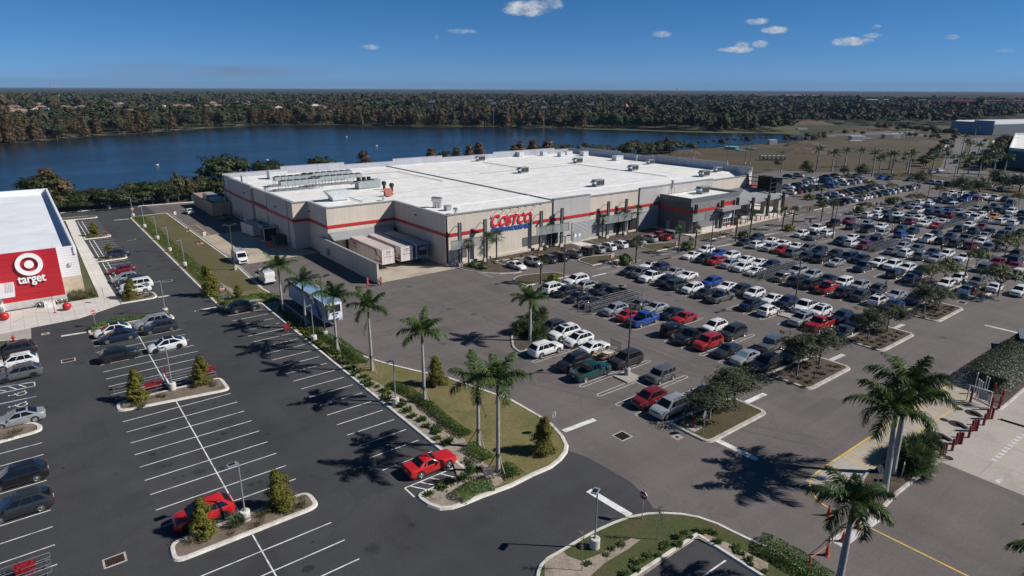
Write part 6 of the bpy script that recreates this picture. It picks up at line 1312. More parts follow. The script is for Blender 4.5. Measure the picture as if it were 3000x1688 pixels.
def sabal(b,c,lab,group):
    X,Y=G(*b); h=hgt(X,Y,*c); t=thing('cabbage_palm',lab,'palm tree',(X,Y,0),0,group)
    mb=MB(); mb.lathe([(.2,0),(.16,.25),(.15,h*.6),(.19,h*.68),(.17,h*.8),(.13,h)],(0,0,0),9); mb.build('trunk','bark_brown',t,True,60)
    o=bpy.data.objects.new('crown',SAB[rng.randrange(3)]); COL.objects.link(o); o.parent=t; o.location=(0,0,h-.15); o.rotation_euler=(0,0,rng.uniform(0,6.28)); s=rng.uniform(1.3,1.6); o.scale=(s,s,s)
Rr=(1850,420)
for o,b,c,lab in ((Q,(595,1230),(600,1010),'short cabbage palm below the left mesh screen'),(Q,(780,1240),(775,955),'full cabbage palm at the left end of the front bed'),(Q,(875,1165),(890,935),'cabbage palm standing clear below the big sign'),(Q,(1360,1035),(1360,855),'left of two cabbage palms before the middle mesh screen'),(Q,(1420,1052),(1440,845),'right of two cabbage palms before the middle mesh screen'),(Q,(1937,955),(1943,755),'cabbage palm left of the right mesh screen'),(Q,(2140,922),(2147,705),'cabbage palm right of the right mesh screen'),(Q,(2280,905),(2305,672),'cabbage palm in the corner next to the annex'),(Q,(2275,1205),(2305,990),'cabbage palm on the second row island by the stop line'),(Q,(1318,1410),(1330,1185),'cabbage palm at the head of the second warehouse row beside the lamp'),
  (Rr,(470,1105),(487,895),'left cabbage palm on the third row island'),(Rr,(640,1062),(672,875),'right cabbage palm on the third row island'),(Rr,(1045,985),(1072,775),'left cabbage palm on the fourth row island'),(Rr,(1190,930),(1212,740),'right cabbage palm on the fourth row island'),(Rr,(1515,872),(1530,695),'left cabbage palm on the fifth row island'),(Rr,(1618,830),(1642,685),'right cabbage palm on the fifth row island'),(Rr,(1905,792),(1922,615),'left cabbage palm on the sixth row island'),(Rr,(2015,762),(2037,605),'right cabbage palm on the sixth row island'),(Rr,(1795,540),(1805,440),'cabbage palm on the round bed beyond the entrance'),(Rr,(1905,525),(1912,450),'cabbage palm beside the round bed beyond the entrance')):
    sabal(Zp(o,*b),Zp(o,*c),lab,'cabbage palms round the warehouse')
# ---- clipped evergreen cones
def holly(o,b,top,lab,kind='holly',hh=3.0,w=1.0,cat='tree',group='evergreen cone trees'):
    X,Y=q1(*o,*b); h=hgt(X,Y,*Zp(o,*top)); s=h/hh; t=tree(kind,X,Y,s,lab,cat,group); t.scale=(s*w,s*w,s)
D=(0,880); E0=(0,1266)
for o,b,tp,lab,w in ((T,(940,662),(940,522),'evergreen cone on the farthest store-side island',1.25),(T,(1100,880),(1100,742),'evergreen cone on the second store-side island',1.2),(T,(1305,1292),(1305,1098),'evergreen cone before the white saloon at the store corner',1.35),(T,(2125,1255),(2110,948),'yellow green evergreen at the top of the strip lawn',.95),(T,(2390,1300),(2385,1148),'small evergreen right of the stop sign',1.1),(D,(1375,1022),(1385,700),'evergreen at the left end of the trolley island',1.0),(D,(2012,842),(2010,562),'evergreen at the right end of the trolley island',1.05),(E0,(2030,1042),(2010,682),'reddish tipped evergreen in front of the bright red SUV',1.0),(S4,(275,765),(255,400),'bushy evergreen at the right end of the lower island',1.1),(S2,(2170,278),(2165,-2),'evergreen cone alone on the strip lawn',1.05),(S3,(290,940),(275,590),'thin yellowish evergreen in a mulch ring by the rounded kerb',1.0)):
    holly(o,b,tp,lab,w=w)
X,Y=q1(*S4,2145,520); tree('loose_tree',X,Y,hgt(X,Y,*Zp(S4,2160,215))/3.85,'young leafy tree on the gravel tip beside the trolley')
sh=struct(MB().lathe([(.9,.116),(0,.118)],(*q1(*S3,300,945),0),18).build('mulch_ring','mulch'))
# bare saplings
def sapling(o,b,tp,lab,leafy):
    X,Y=q1(*o,*b); h=hgt(X,Y,*Zp(o,*tp)); t=thing('bare_sapling',lab,'sapling',(X,Y,0)); rg=random.Random(int(h*100)); mb=MB(); mb.tube((0,0,0),(.02,.03,h*.6),.035,.025,6); mb.tube((.02,.03,h*.6),(0,0,h),.022,.006,5)
    tw=MB()
    for i in range(46):
        z=h*rg.uniform(.48,.92); a=rg.uniform(0,6.28); r=.55*rg.uniform(.5,1)*(1-abs(z/h-.65)); tw.tube((0,0,z),(r*math.cos(a),r*math.sin(a),z+r*.7),.010,.004,3)
    mb.build('trunk','bark_grey',t); tw.build('twigs','bark_grey',t)
    c,n=ell(.4,.4,.75,h*.74,.2,-.9)(np.random.RandomState(5),leafy); v,qd=leaf_quads(c,n,.09); o_=bpy.data.objects.new('leaves',np_mesh('leaves',v,qd,['leaf_grey'])); COL.objects.link(o_); o_.parent=t
sapling(C,(1462,1092),(1478,690),'nearly bare sapling by the stop sign on the bottom island',90); sapling(C,(702,1405),(735,975),'bare reddish sapling beside the grey lamp on the bottom island',60)
# oaks on the row islands
def oak(o,b,cc,sc,lab,kind='oak'):
    X,Y=q1(*o,*b); h=hgt(X,Y,*Zp(o,*cc)); t=tree(kind,X,Y,sc,lab,group='oaks on the row end islands'); t.scale=(sc,sc,h/3.75)
M2=(2050,700)
for o,b,cc,sc,lab in ((S3,(2228,492),(2225,220),1.45,'grey green oak at the right of the first row island'),(S3,(1985,610),(2030,390),1.4,'grey green oak over the blue saloon on the first row island'),(M2,(1200,1272),(1265,1010),1.25,'oak at the right of the second row island'),(M2,(972,1382),(1000,1075),1.18,'oak at the left of the second row island'),(M2,(1685,1030),(1745,800),1.06,'sparse oak at the left of the third row island'),(M2,(1882,922),(1965,735),1.29,'oak at the right of the third row island'),(M2,(2250,752),(2290,545),1.25,'oak at the left of the fourth row island'),(M2,(2402,692),(2450,550),1.12,'oak at the right of the fourth row island')):
    oak(o,b,cc,sc,lab)
# umbrella trees among the far rows
H3=(2250,450)
for i,(x,y,s,lab) in enumerate(((1290,447,.95,'flat topped tree between the eighth and ninth row heads'),(1470,425,1.0,'flat topped tree beside the tall lamp among the far rows'),(1545,395,.75,'small flat topped tree right of the tall lamp'),(1740,355,1.1,'wide flat topped tree in front of the white van'),(1040,287,.95,'flat topped tree on the cross row near the blue car'),(1255,310,.95,'flat topped tree at the middle of the cross rows'),(985,512,1.05,'flat topped tree beside the two people at the row head'),(955,382,.9,'flat topped tree on the cross row beyond the entrance'),(1660,1165,1.1,'left of the paired flat topped trees over the parked navy SUV'),(1800,1130,1.15,'right of the paired flat topped trees over the parked navy SUV'),(2120,1010,1.05,'flat topped tree with propped stems on a grassy island'),(2410,905,1.3,'flat topped tree near the right edge behind the grey jeep'),(2350,1275,1.55,'largest flat topped tree, near the right edge'),(2520,850,1.2,'flat topped tree cut by the right edge'),(2540,420,1.0,'flat topped tree at the right edge by the far road'),(2380,290,.9,'round flat topped tree at the roadside on the right'))):
    X,Y=G(*Zp(H3,x,y),2.9); tree('umbrella',X,Y,s,lab,group='flat topped trees in the far rows')
for x,y,s,lab in ((395,130,1.35,'dark rounded oak at the field edge beyond the entrance'),(945,168,1.35,'dark rounded oak behind the cross rows'),(770,165,1.0,'sparse grey oak between two rounded oaks'),(1530,240,1.3,'dark oak beside the grass verge'),(1960,310,1.55,'large grey oak in front of the far road, left one'),(2140,315,1.5,'large grey oak in front of the far road, right one'),(100,95,.8,'small oak beside the rear road')):
    X,Y=G(*Zp(H3,x,y),3.6*s); tree('oak',X,Y,s,lab,group='oaks at the far edge of the car park')
# round bushes
gb='rounded bushes on the islands'
for o,x,y,s,kind,lab in ((Rr,555,1075,1.5,'bush','round green bush between the two palms of the third row island'),(Rr,1130,955,1.5,'bush','round bush between the palms of the fourth row island'),(Rr,1580,880,1.4,'yellow_bush','bright bush between the palms of the fifth row island'),(Rr,1790,568,1.7,'yellow_bush','bright bush in the round bed beyond the entrance'),(Rr,1920,625,1.8,'bush','dark bush under the palms beyond the entrance'),(Rr,2290,695,1.5,'bush','dark bush beside the small person at the row head'),((1450,750),1310,85,1.6,'bush','spiky bush beside the no-entry sign of the second island'),((1450,750),590,262,1.3,'yellow_bush','yellowish bush under the lamp at the second row head'),(H3,800,245,1.5,'bush','bush behind the cross row cars'),(H3,420,195,1.6,'bush','bush under the dark rounded oak'),(H3,1220,515,1.6,'bush','dense bush behind the dark grey SUV'),(Q,1350,1075,.9,'bush','pale shrub beside the paired palms'),(Q,640,1245,.9,'bush','dark shrub at the left end of the front bed'),(Q,740,1265,1.0,'bush','dark shrub before the second palm of the front bed')):
    X,Y=q1(*o,x,y); tree(kind,X,Y,s,lab,'bush',gb)
# palmetto mass on the palm island and by the forecourt palms
def palmetto(x,y,s,lab,n=3):
    t=thing('palmetto',lab,'bush',(x,y,0),rng.uniform(0,6),'palmetto clumps')
    for k in range(n):
        o=bpy.data.objects.new('fan_clump',SAB[k%3]); COL.objects.link(o); o.parent=t; o.location=(rng.uniform(-.8,.8)*s,rng.uniform(-.8,.8)*s,.55*s); o.rotation_euler=(rng.uniform(-.3,.3),rng.uniform(-.3,.3),rng.uniform(0,6)); o.scale=(s*1.1,)*3
for o,x,y,s,lab in (((1450,750),330,700,1.2,'palmetto clump at the back of the palm island'),((1450,750),420,640,1.2,'palmetto clump farthest back on the palm island'),((1450,750),290,790,1.2,'palmetto clump left of the palm trunk'),((1450,750),430,810,1.2,'grey green palmetto right of the palm trunk'),(A,1420,290,1.3,'palmetto clump behind the small white sign'),(A,1560,230,1.3,'palmetto clump nearest the red bollards'),(A,1400,390,1.2,'palmetto clump beside the small white sign'),(A,1500,320,1.3,'palmetto clump in the middle of the forecourt bed')):
    X,Y=q1(*o,x,y); palmetto(X,Y,s,lab,4)
# ---- hedges: leaf masses along a line
def hedge(name,path,w,h,leafm,leaf,dens,lab,seed=1,z0=.1,kind=None,flat=False):
    rs=np.random.RandomState(seed); P=[np.array(p[:2]) for p in path]; seg=[np.linalg.norm(b-a) for a,b in zip(P[:-1],P[1:])]; Lt=sum(seg); n=int(Lt*w*dens)
    s=rs.rand(n)*Lt; cum=np.cumsum([0]+seg); idx=np.clip(np.searchsorted(cum,s)-1,0,len(seg)-1); A_=np.array(P[:-1])[idx]; B_=np.array(P[1:])[idx]; f=((s-cum[idx])/np.array(seg)[idx])[:,None]
    c=A_*(1-f)+B_*f; d=(B_-A_); d/=np.linalg.norm(d,axis=1)[:,None]; nv=np.stack([-d[:,1],d[:,0]],1)
    u=rs.uniform(-1,1,n); lump=.75+.25*np.sin(s*1.9+rs.rand()*6)*np.sin(s*.73+2)+.12*rs.normal(size=n)*.4
    top=h*(np.sqrt(np.maximum(0,1-u**2*.85)) if not flat else 1.0)*np.clip(lump if not flat else .96+.05*rs.rand(n),.3,1.2)
    zz=np.where(rs.rand(n)<.65,top,top*rs.rand(n)); p=np.stack([c[:,0]+nv[:,0]*u*w/2,c[:,1]+nv[:,1]*u*w/2,z0+zz],1)
    nn=np.stack([nv[:,0]*u*.9,nv[:,1]*u*.9,.6+0*u],1)+rs.normal(size=(n,3))*.45
    v,qd=leaf_quads(p,nn,leaf,.6,rs); o=bpy.data.objects.new(name,np_mesh(name,v,qd,[leafm])); COL.objects.link(o)
    return tag(o,lab,'hedge' if kind is None else 'ground cover',None,kind)
hedge('hedge',q(*S,(870,905),(960,930),(1010,980))+q(*S,(1100,1030),(1230,1100),(1330,1190),(1400,1265)),1.9,.75,'leaf_hedge',.14,320,'thick green hedge along the strip beside the blue trailer',1)
hedge('hedge',q(*S2,(1700,270),(1860,350),(1990,430),(2120,540),(2230,630),(2330,720),(2470,800)),1.7,.65,'leaf_hedge',.13,340,'low green hedge between the gravel and the strip lawn',2)
hedge('hedge',q(*S4,(2140,175),(2230,230),(2330,300)),1.8,.7,'leaf_hedge',.13,340,'short hedge piece behind the last palm pair',6)
hedge('hedge',q(*S4,(2020,700),(2130,610),(2250,560),(2380,540)),2.0,.6,'leaf_hedge',.12,380,'rounded bright green hedge on the tip of the strip',3)
hedge('hedge',q(*S,(-10,680),(130,640),(280,600),(430,580),(560,620)),2.6,.6,'leaf_hedge',.18,170,'low hedge at the top of the strip behind the black SUV',4)
hedge('hedge',q(*S,(560,690),(640,760),(720,820),(800,870)),1.2,.6,'leaf_shrub',.16,180,'dark low hedge by the first two braced palms',8)
hedge('hedge',q(*S3,(-60,1150),(0,1090),(60,1060))[:0]+q(*S4,(2480,360),(2560,420),(2620,470)),1.8,.8,'leaf_hedge',.13,340,'dense hedge right of the last palm',9)
hedge('hedge',q(*A,(-90,1150),(30,1190),(160,1260),(300,1350),(430,1430),(560,1530)),2.6,.85,'leaf_hedge',.12,380,'thick hedge along the bottom island at the lower edge',5)
hedge('hedge',q(*D,(910,310),(1050,255),(1300,205),(1480,185),(1700,150)),1.3,.8,'leaf_hedge',.16,220,'clipped hedge on the island behind the fastback cars',10)
hedge('ground_cover',[(24.0,108.5),(24.2,130),(24.2,160),(24.2,199)],2.9,.42,'leaf_hedge',.2,55,None,11,.1,'stuff')
for pts,lab in ((q(*Q,(810,1130),(1000,1090),(1300,1045)),'yellow green hedge below the big sign'),(q(*Q,(1380,1030),(1580,990)),'yellow green hedge under the middle mesh screen'),(q(*Q,(1690,965),(1980,910)),'yellow green hedge left of the right mesh screen'),(q(*Q,(2030,905),(2250,868),(2400,855)),'yellow green hedge right of the right mesh screen')):
    hedge('hedge',pts,1.6,.95,'leaf_yellow',.2,300,lab,int(pts[0][0]*7))
fh=[G(2868,1118),G(2925,1075),G(2985,1030),G(3050,985)]
hedge('hedge',[G(2880,1140),G(2960,1080),G(3060,1010)],4.6,1.9,'leaf_sage',.22,330,'tall clipped grey green hedge behind the vent pipes',12,.1,None,True)
hd=MB().prism([(p.x,p.y) for p in [Vector(G(2862,1148))+Vector((0,.0)),Vector(G(2905,1172)),Vector(G(3100,1035)),Vector(G(3050,992))]],.1,1.75); struct(hd.build('hedge_core','leaf_dark')) if 0 else None
hedge('ground_cover',[G(*p) for p in [(2565,513),(2640,516),(2725,516)]],3.0,1.0,'leaf_mix',.5,10,None,13,.0,'stuff')
# small shrubs along the strip and tufts on the islands
def shrub_mesh(seed,n=46,blade=.34,w=.07,up=.9,m='leaf_shrub'):
    rs=np.random.RandomState(seed); V=[];Fq=[]
    for i in range(n):
        a=rs.rand()*6.28; e=rs.uniform(.25,1.3); d=np.array([math.cos(a)*math.cos(e),math.sin(a)*math.cos(e),math.sin(e)*up]); o=np.array([rs.normal()*.13,rs.normal()*.13,rs.rand()*.12]); l=blade*rs.uniform(.6,1.2); s=np.cross(d,[0,0,1.]); s/=max(1e-6,np.linalg.norm(s)); k=len(V)
        m1=o+d*l*.55; e1=o+d*l+np.array([0,0,-.25*l]); V.extend([o-s*w*.3,o+s*w*.3,m1+s*w*.5,m1-s*w*.5,e1+s*w*.1,e1-s*w*.1]); Fq.append((k,k+1,k+2,k+3)); Fq.append((k+3,k+2,k+4,k+5))
    return np_mesh('leaves',np.array(V),np.array(Fq),[m])
SHR=[shrub_mesh(s,70,.48,.11) for s in (1,2,3)]; TUF=[shrub_mesh(s,60,.55,.028,1.3,'leaf_tuft') for s in (4,5,6)]; FER=[shrub_mesh(s,120,.85,.035,1.2,'leaf_fern') for s in (7,8)]; LOW=[shrub_mesh(s,44,.42,.10,.7,'leaf_mix') for s in (9,10)]
def plants(L_,meshes,name,lab,cat,group,smin,smax,z=.12):
    for (x,y) in L_:
        o=bpy.data.objects.new(name,meshes[rng.randrange(len(meshes))]); COL.objects.link(o); o.location=(x,y,z); o.rotation_euler=(0,0,rng.uniform(0,6.28)); s=rng.uniform(smin,smax); o.scale=(s,s,s*rng.uniform(.8,1.1)); tag(o,lab,cat,group)
L_=[]
p0=[Vector(p) for p in q(*S,(640,790),(700,860),(780,920),(880,1010),(960,1050),(1060,1110),(1180,1200),(1270,1290),(1400,1410))+q(*S2,(1400,190),(1530,290),(1650,380),(1830,510),(1960,600),(2080,690),(2190,790),(2330,900))]
for i in range(52): p=along(p0,(i+.5)/52); L_.append((p.x+rng.uniform(-.5,.5),p.y+rng.uniform(-.4,.4)))
L_+=q(*S4,(1740,640),(1850,560),(1940,520),(1890,580),(2080,480),(2160,420),(2250,400))
plants(L_,SHR,'low_shrub','low dark green shrub in the gravel bed of the strip','shrub','low shrubs along the gravel strip',.85,1.4)
L_=[(rng.uniform(y0,y1),rng.uniform(a,b)) for (y0,y1,a,b,n) in ((4.9,14.6,74.8,77.2,12),(4.8,14.8,46.8,48.4,14)) for _ in range(n)]
L_+=[(rng.uniform(9.9,14.6),rng.uniform(a,b)) for a,b in ((175.6,178.2),(150.4,152.6),(117.8,121)) for _ in range(8)]+[(rng.uniform(-8,-3.6),rng.uniform(75.2,77.2)) for _ in range(5)]
plants(L_,TUF,'grass_tuft','dry grass tuft on a mulched tree island','grass tuft','grass tufts on the dark car park islands',.7,1.25)
plants(q(*E0,(2380,960),(2440,920)),FER,'fern_clump','large green grassy clump beside the lamp on the lower island','grass clump','large grassy clumps on the lower island',1.1,1.4)
L_=[(rng.uniform(-2.2,2.6),rng.uniform(123.0,124.2)) for _ in range(14)]+[(rng.uniform(3.0,7.0),rng.uniform(123.6,128.2)) for _ in range(40)]
plants(L_,TUF,'grass_tuft','dry grass tuft in the bed at the foot of the red store wall','grass tuft','grass tufts at the store wall',.9,1.6)
L_=[]
for k in range(1,9):
    c=55.1+19.25*k
    for i in range(6):
        for j in range(4): L_.append((c-4.4+i*1.75+rng.uniform(-.35,.35),33.4+j*1.15+rng.uniform(-.3,.3)))
plants(L_[:120],LOW,'mound_plant','low brownish mound plant on a row end island','plant','mound plants on the row end islands',.8,1.25)
L_=[(rng.uniform(67,94),rng.uniform(99.6,103.4)) for _ in range(40)]
plants(L_,LOW,'mound_plant','small dark plant in the bed along the warehouse front','plant','plants in the warehouse front bed',.8,1.3,.12)
L_=[along([Vector(p) for p in q(*C,(1120,1440),(1400,1260),(1700,1090),(1830,1000),(1950,1010),(2060,1090),(2250,1180),(2380,1290),(2540,1400))],(i+.5)/26) for i in range(26)]
plants([(p.x+rng.uniform(-.4,.4),p.y+rng.uniform(-.4,.4)) for p in L_],SHR,'low_shrub','low leafy shrub beside the inset bay on the bottom island','shrub','low shrubs on the bottom island',.5,.9)
plants(q(*C,(950,1250),(1010,1190),(1100,1150),(760,1340)),SHR,'low_shrub','small shrub alone in the gravel of the bottom island','shrub','lone shrubs on the bottom island',.6,.85)
# ================================================================== BACKGROUND
# ---- trees on the near shore, left
U=(0,500)
def shore_tree(kind,o,b,tp,lab,w=1.0,grp='trees on the near shore'):
    X,Y=q1(*o,*b); h=hgt(X,Y,*Zp(o,*tp)); full={'cypress':12.3,'broad':10.4,'mixed':11.2,'pine':8.7}[kind]; s=h/full; t=tree(kind,X,Y,s,lab,group=grp,z=-.1); t.scale=(s*w,s*w,s)
for kind,b,tp,lab,w in (('mixed',(560,395),(620,-5),'big spreading tree with rusty top behind the white store roof',1.35),('cypress',(540,385),(540,-10),'rusty orange tree behind the white store roof, beside the big spreading one',1.5),('broad',(470,330),(430,60),'dark tree left of the big rusty one',1.5),('broad',(680,400),(700,170),'dark green tree right of the big rusty one',1.6),('broad',(820,405),(850,270),'low dark tree at the corner of the store',2.0),('broad',(1000,370),(990,160),'dark tree behind the first shore lamp',1.3),('broad',(1080,385),(1100,170),'dark tree right of the first shore lamp',1.4),('broad',(1200,380),(1190,180),'low dark tree in the middle of the shore hedge line',1.8),('broad',(1330,375),(1320,250),'low dark tree behind the far stop sign',1.2),('broad',(1440,350),(1460,140),'dark tree left of the bare grey tree',1.5),('broad',(1540,340),(1540,100),'rounded dark tree on the shore',1.4),('broad',(1680,330),(1680,90),'dark tree beside the bare branches',1.2),('mixed',(1800,310),(1810,10),'tall tree with bare grey branches on the shore',.8),('mixed',(1900,300),(1940,30),'tall thin tree with bare branches near the compound',.7),('broad',(2060,250),(2050,30),'dark tree behind the tan compound',1.2),('broad',(2150,240),(2160,60),'dark tree touching the warehouse back corner',1.1),('broad',(350,300),(380,40),'tree with yellow green crown at the left behind the roof',1.2)):
    shore_tree(kind,U,b,tp,lab,w)
V_=(600,420)
for kind,x,top,lab,w in (('broad',130,110,'feathery tree over the warehouse back left corner, left part',1.1),('broad',290,120,'rounded dark tree over the warehouse back left corner',.8),('broad',570,165,'dark tree peeping over the rear parapet, first of a pair',.8),('broad',680,165,'dark tree peeping over the rear parapet, second of a pair',.7),('broad',775,200,'small shrub-like tree peeping over the parapet',.5),('broad',1160,120,'dark tree peeping over the raised parapet',1.0),('cypress',1590,80,'rusty cypress peeping over the low parapet',.8)):
    Xg,Yg=G(V_[0]+x/ZF,V_[1]+330/ZF); Y=230.0; X=onY(V_[0]+x/ZF,V_[1]+top/ZF,Y)[0]; h=onY(V_[0]+x/ZF,V_[1]+top/ZF,Y)[1]; full={'cypress':12.3,'broad':10.4}[kind]; s=h/full; w*=1.55 if kind=='cypress' else 1.25; t=tree(kind,X,Y,s,lab,group='trees behind the warehouse'); t.scale=(s*w,s*w,s)
for kind,x,top,lab,w in (('cypress',210,60,'small rusty cypress over the rear parapet, left of three',.8),('broad',345,75,'low green tree between the rusty ones',.8),('cypress',470,42,'rusty cypress over the rear parapet, middle of three',.8),('cypress',600,20,'rusty cypress of the tall pair, left',.75),('cypress',700,5,'tall rusty cypress of the pair, right',.8),('mixed',905,55,'low rusty tree right of the pair',1.0),('cypress',1050,25,'rusty cypress in the group at the rear corner',.9),('cypress',1110,-10,'tall rusty cypress in the group at the rear corner',.8),('cypress',1240,-20,'rusty tree right of the rear corner group',.8),('cypress',1390,-30,'rust brown cypress, rightmost by the parapet corner',.9),('mixed',1450,0,'lower rusty tree at the parapet corner',1.0)):
    Y=228.0; px=Q[0]+x/ZF; py=Q[1]+top/ZF; X,h=onY(px,py,Y); full={'cypress':12.3,'broad':10.4,'mixed':11.2}[kind]; s=h/full; w*=1.55 if kind=='cypress' else 1.25; t=tree(kind,X,Y,s,lab,group='trees behind the warehouse'); t.scale=(s*w,s*w,s)
J=(1500,230)
for kind,b,tp,lab in [('broad',(740,725),(735,640),'dark rusty tree behind the corner parapet'),('pine',(815,725),(815,650),'pine beside the dark rusty tree'),('broad',(1110,745),(1115,655),'rounded grey green tree on the near bank'),('pine',(1200,740),(1210,645),'pine in front of the water, left'),('pine',(1300,735),(1310,645),'pine in front of the water, second'),('pine',(1400,735),(1400,630),'tall pine in front of the water, third'),('broad',(1490,725),(1490,615),'bushy tree among the bank pines'),('pine',(1555,720),(1555,615),'pine in front of the water, fourth'),('pine',(1640,720),(1635,625),'pine in front of the water, fifth'),('pine',(1720,715),(1718,622),'pine in front of the water, sixth'),('broad',(1825,720),(1825,655),'round bush-like tree on the bank'),('pine',(1872,695),(1872,618),'pine on the bank, seventh'),('pine',(1945,695),(1945,615),'pine on the bank, eighth'),('pine',(2025,695),(2030,605),'pine on the bank, ninth'),('broad',(2105,690),(2105,600),'dark bushy tree between bank pines'),('pine',(2165,680),(2165,578),'tall pine on the bank, tenth'),('pine',(2235,680),(2235,588),'pine on the bank, eleventh'),('pine',(2305,670),(2305,590),'pine on the bank, twelfth'),('broad',(2370,665),(2372,570),'rounded tree on the bank near the end of the lake'),('pine',(2435,655),(2435,570),'pine near the end of the lake, left'),('pine',(2500,650),(2500,570),'pine near the end of the lake, middle'),('pine',(2555,645),(2555,570),'pine near the end of the lake, right')]+[('broad',(900,735),(905,670),'low bush-like tree right of the corner parapet'),('broad',(970,740),(972,665),'dark low tree right of the corner parapet')]:
    shore_tree(kind,J,b,tp,lab,1.15 if kind=='pine' else 1.0,'trees on the near bank')
for kind,b,tp,lab in (('broad',(190,640),(190,555),'dark tree at the tip of the lake'),('broad',(395,610),(400,540),'rounded dark tree on the lake tip'),('pine',(510,600),(510,535),'small pine beyond the lake tip'),('broad',(562,590),(562,530),'dark tree beyond the lake tip'),('pine',(625,590),(625,515),'pine beyond the lake tip'),('broad',(770,575),(770,510),'dark tree at the edge of the field'),('pine',(865,580),(865,505),'yellowish pine at the edge of the field'),('broad',(945,580),(945,525),'dark bushy tree at the edge of the field'),('pine',(1000,545),(1000,500),'small pine by the field track')):
    shore_tree(kind,K,b,tp,lab,1.2,'trees at the lake tip')
gsh='low scrub along the near shore'
for i in range(30):
    X=2+i*2.05+rng.uniform(-.8,.8); Y=220.5+rng.uniform(-1,4)
    t=tree('broad' if i%3 else 'mixed',X,Y,rng.uniform(.42,.72),'low dark scrub tree in the hedge line along the near shore',group=gsh,z=-.6); t.scale=(t.scale[0]*1.35,t.scale[1]*1.35,t.scale[2])
for i in range(46):
    X=172+i*3.0+rng.uniform(-2,2); Y=231+rng.uniform(-3,8)-(max(0,X-270)*.0); k_=rng.choice(('mixed','broad','cypress','broad','mixed')); s_=rng.uniform(.38,.78)
    t=tree(k_,X,Y,s_,{'mixed':'thin rusty tree in the belt on the near bank behind the warehouse','broad':'dark tree in the belt on the near bank behind the warehouse','cypress':'rust brown tree in the belt on the near bank behind the warehouse'}[k_],group={'mixed':'thin rusty belt trees','broad':'dark belt trees','cypress':'rust brown belt trees'}[k_]); t.scale=(s_*1.35,s_*1.35,s_)
for i,(x0,y0,x1,y1,n,sz) in enumerate(((2705,492,2752,445,9,.45),(2752,445,2800,405,7,.5),(2870,500,2935,470,8,.75),(2905,462,2950,435,6,.8),(2560,376,2790,398,16,.6),(2660,400,2760,408,8,.35),(2300,420,2420,410,9,.4),(2900,540,2990,560,5,.5),(2560,470,2700,480,6,.25),(2820,500,2850,470,6,.3))):
    for j in range(n):
        f=(j+rng.random())/n; X,Y=G(x0+(x1-x0)*f+rng.uniform(-6,6),y0+(y1-y0)*f+rng.uniform(-3,3)); k_=rng.choice(('broad','broad','mixed')); s_=sz*rng.uniform(.7,1.2)
        t=tree(k_,X,Y,s_,{'mixed':'sparse olive tree along the roads on the right','broad':'dark green tree along the roads on the right'}[k_],group={'mixed':'olive roadside trees','broad':'dark roadside trees'}[k_],z=-.15); t.scale=(s_*1.25,s_*1.25,s_)
# construction field: spoil heaps, pipes, stacks
mat('spoil',(.085,.062,.045),.95,var=.35,scale=.6,bump=.6,bscale=2); mat('pipe_green',(.30,.55,.50),.5); mat('pipe_blue',(.22,.38,.48),.5); mat('concrete_pipe',(.40,.37,.33),.85); mat('crate_white',(.60,.58,.55),.7); mat('cargo',(.42,.36,.30),.7)
def heap(o,c,w,d,h,lab):
    X,Y=q1(*o,*c); rg=np.random.RandomState(int(X)); n=22; mb=MB()
    H=lambda i,j:(max(0,1-((i/(n-1)-.5)*2)**2)*max(0,1-((j/(n-1)-.5)*2)**2))**.8*h*(.6+.8*NZ[i,j])
    NZ=rg.rand(n,n); NZ=(NZ+np.roll(NZ,1,0)+np.roll(NZ,1,1)+np.roll(NZ,-1,0))/4
    for i in range(n):
        for j in range(n): u,v=rot2((i/(n-1)-.5)*w,(j/(n-1)-.5)*d,R(-38)); mb.v.append((u,v,H(i,j)-.02))
    for i in range(n-1):
        for j in range(n-1): k=i*n+j; mb.f.append((k,k+n,k+n+1,k+1)); mb.m.append(0)
    tag(mb.build('spoil_heap','spoil',None,True,80,(X,Y,-.2)),lab,'spoil heap')
heap(K,(370,680),26,12,3.2,'brown spoil heap farther up in the field'); heap(K,(350,750),26,11,3.0,'brown spoil heap nearer the palms in the field'); heap(K,(410,465),50,26,3.5,'long low spoil heap at the edge of the wood'); heap(J,(1740,760),18,9,2.4,'small brush heap behind the warehouse'); heap(K,(1610,655),30,14,1.6,'low scrubby mound by the field track')
def pipes(o,c,n,r,L,m,lab,rz,rows=1):
    X,Y=q1(*o,*c); t=thing('pipe_stack',lab,'pipe stack',(X,Y,-.2),rz)
    for i in range(n):
        for k in range(rows): MB().lathe([(r*.8,0),(r,0),(r,L),(r*.8,L),(r*.8,0)],(0,0,0),12,0,'y').build('pipe',m,t,loc=((i-n/2)*r*2.05+(k%2)*r,rng.uniform(-.4,.4),r+k*r*1.75))
    return t
X,Y=q1(*K,60,805); 
for i,(x,lab) in enumerate(((-60,'farthest left'),(-25,'second'),(18,'third'),(62,'fourth'),(110,'fifth'),(155,'rightmost'))):
    X,Y=q1(*K,x,822); o=MB().lathe([(.95,0),(1.2,0),(1.2,3.4),(.95,3.4),(.95,0)],(0,0,0),16,0,'y').build('concrete_pipe','concrete_pipe',None,True,35,(X,Y,1.0)); o.rotation_euler=(0,0,R(-52)); tag(o,'large pale concrete drain pipe on the field, %s of the row'%lab,'concrete pipe',group='concrete drain pipes on the field')
pipes(J,(2270,712),7,.32,7,'pipe_green','stack of pale green pipes in the field',R(20),3); pipes(J,(2330,730),5,.3,7,'pipe_green','spread of pale green pipes on the ground in front of the stack',R(-25),1); pipes(J,(2460,718),6,.3,9,'pipe_blue','bundle of pale blue pipes in the field',R(-25),1); pipes(K,(1050,612),8,.4,9,'pipe_blue','pale blue pipes lying by the crates',R(-20),1)
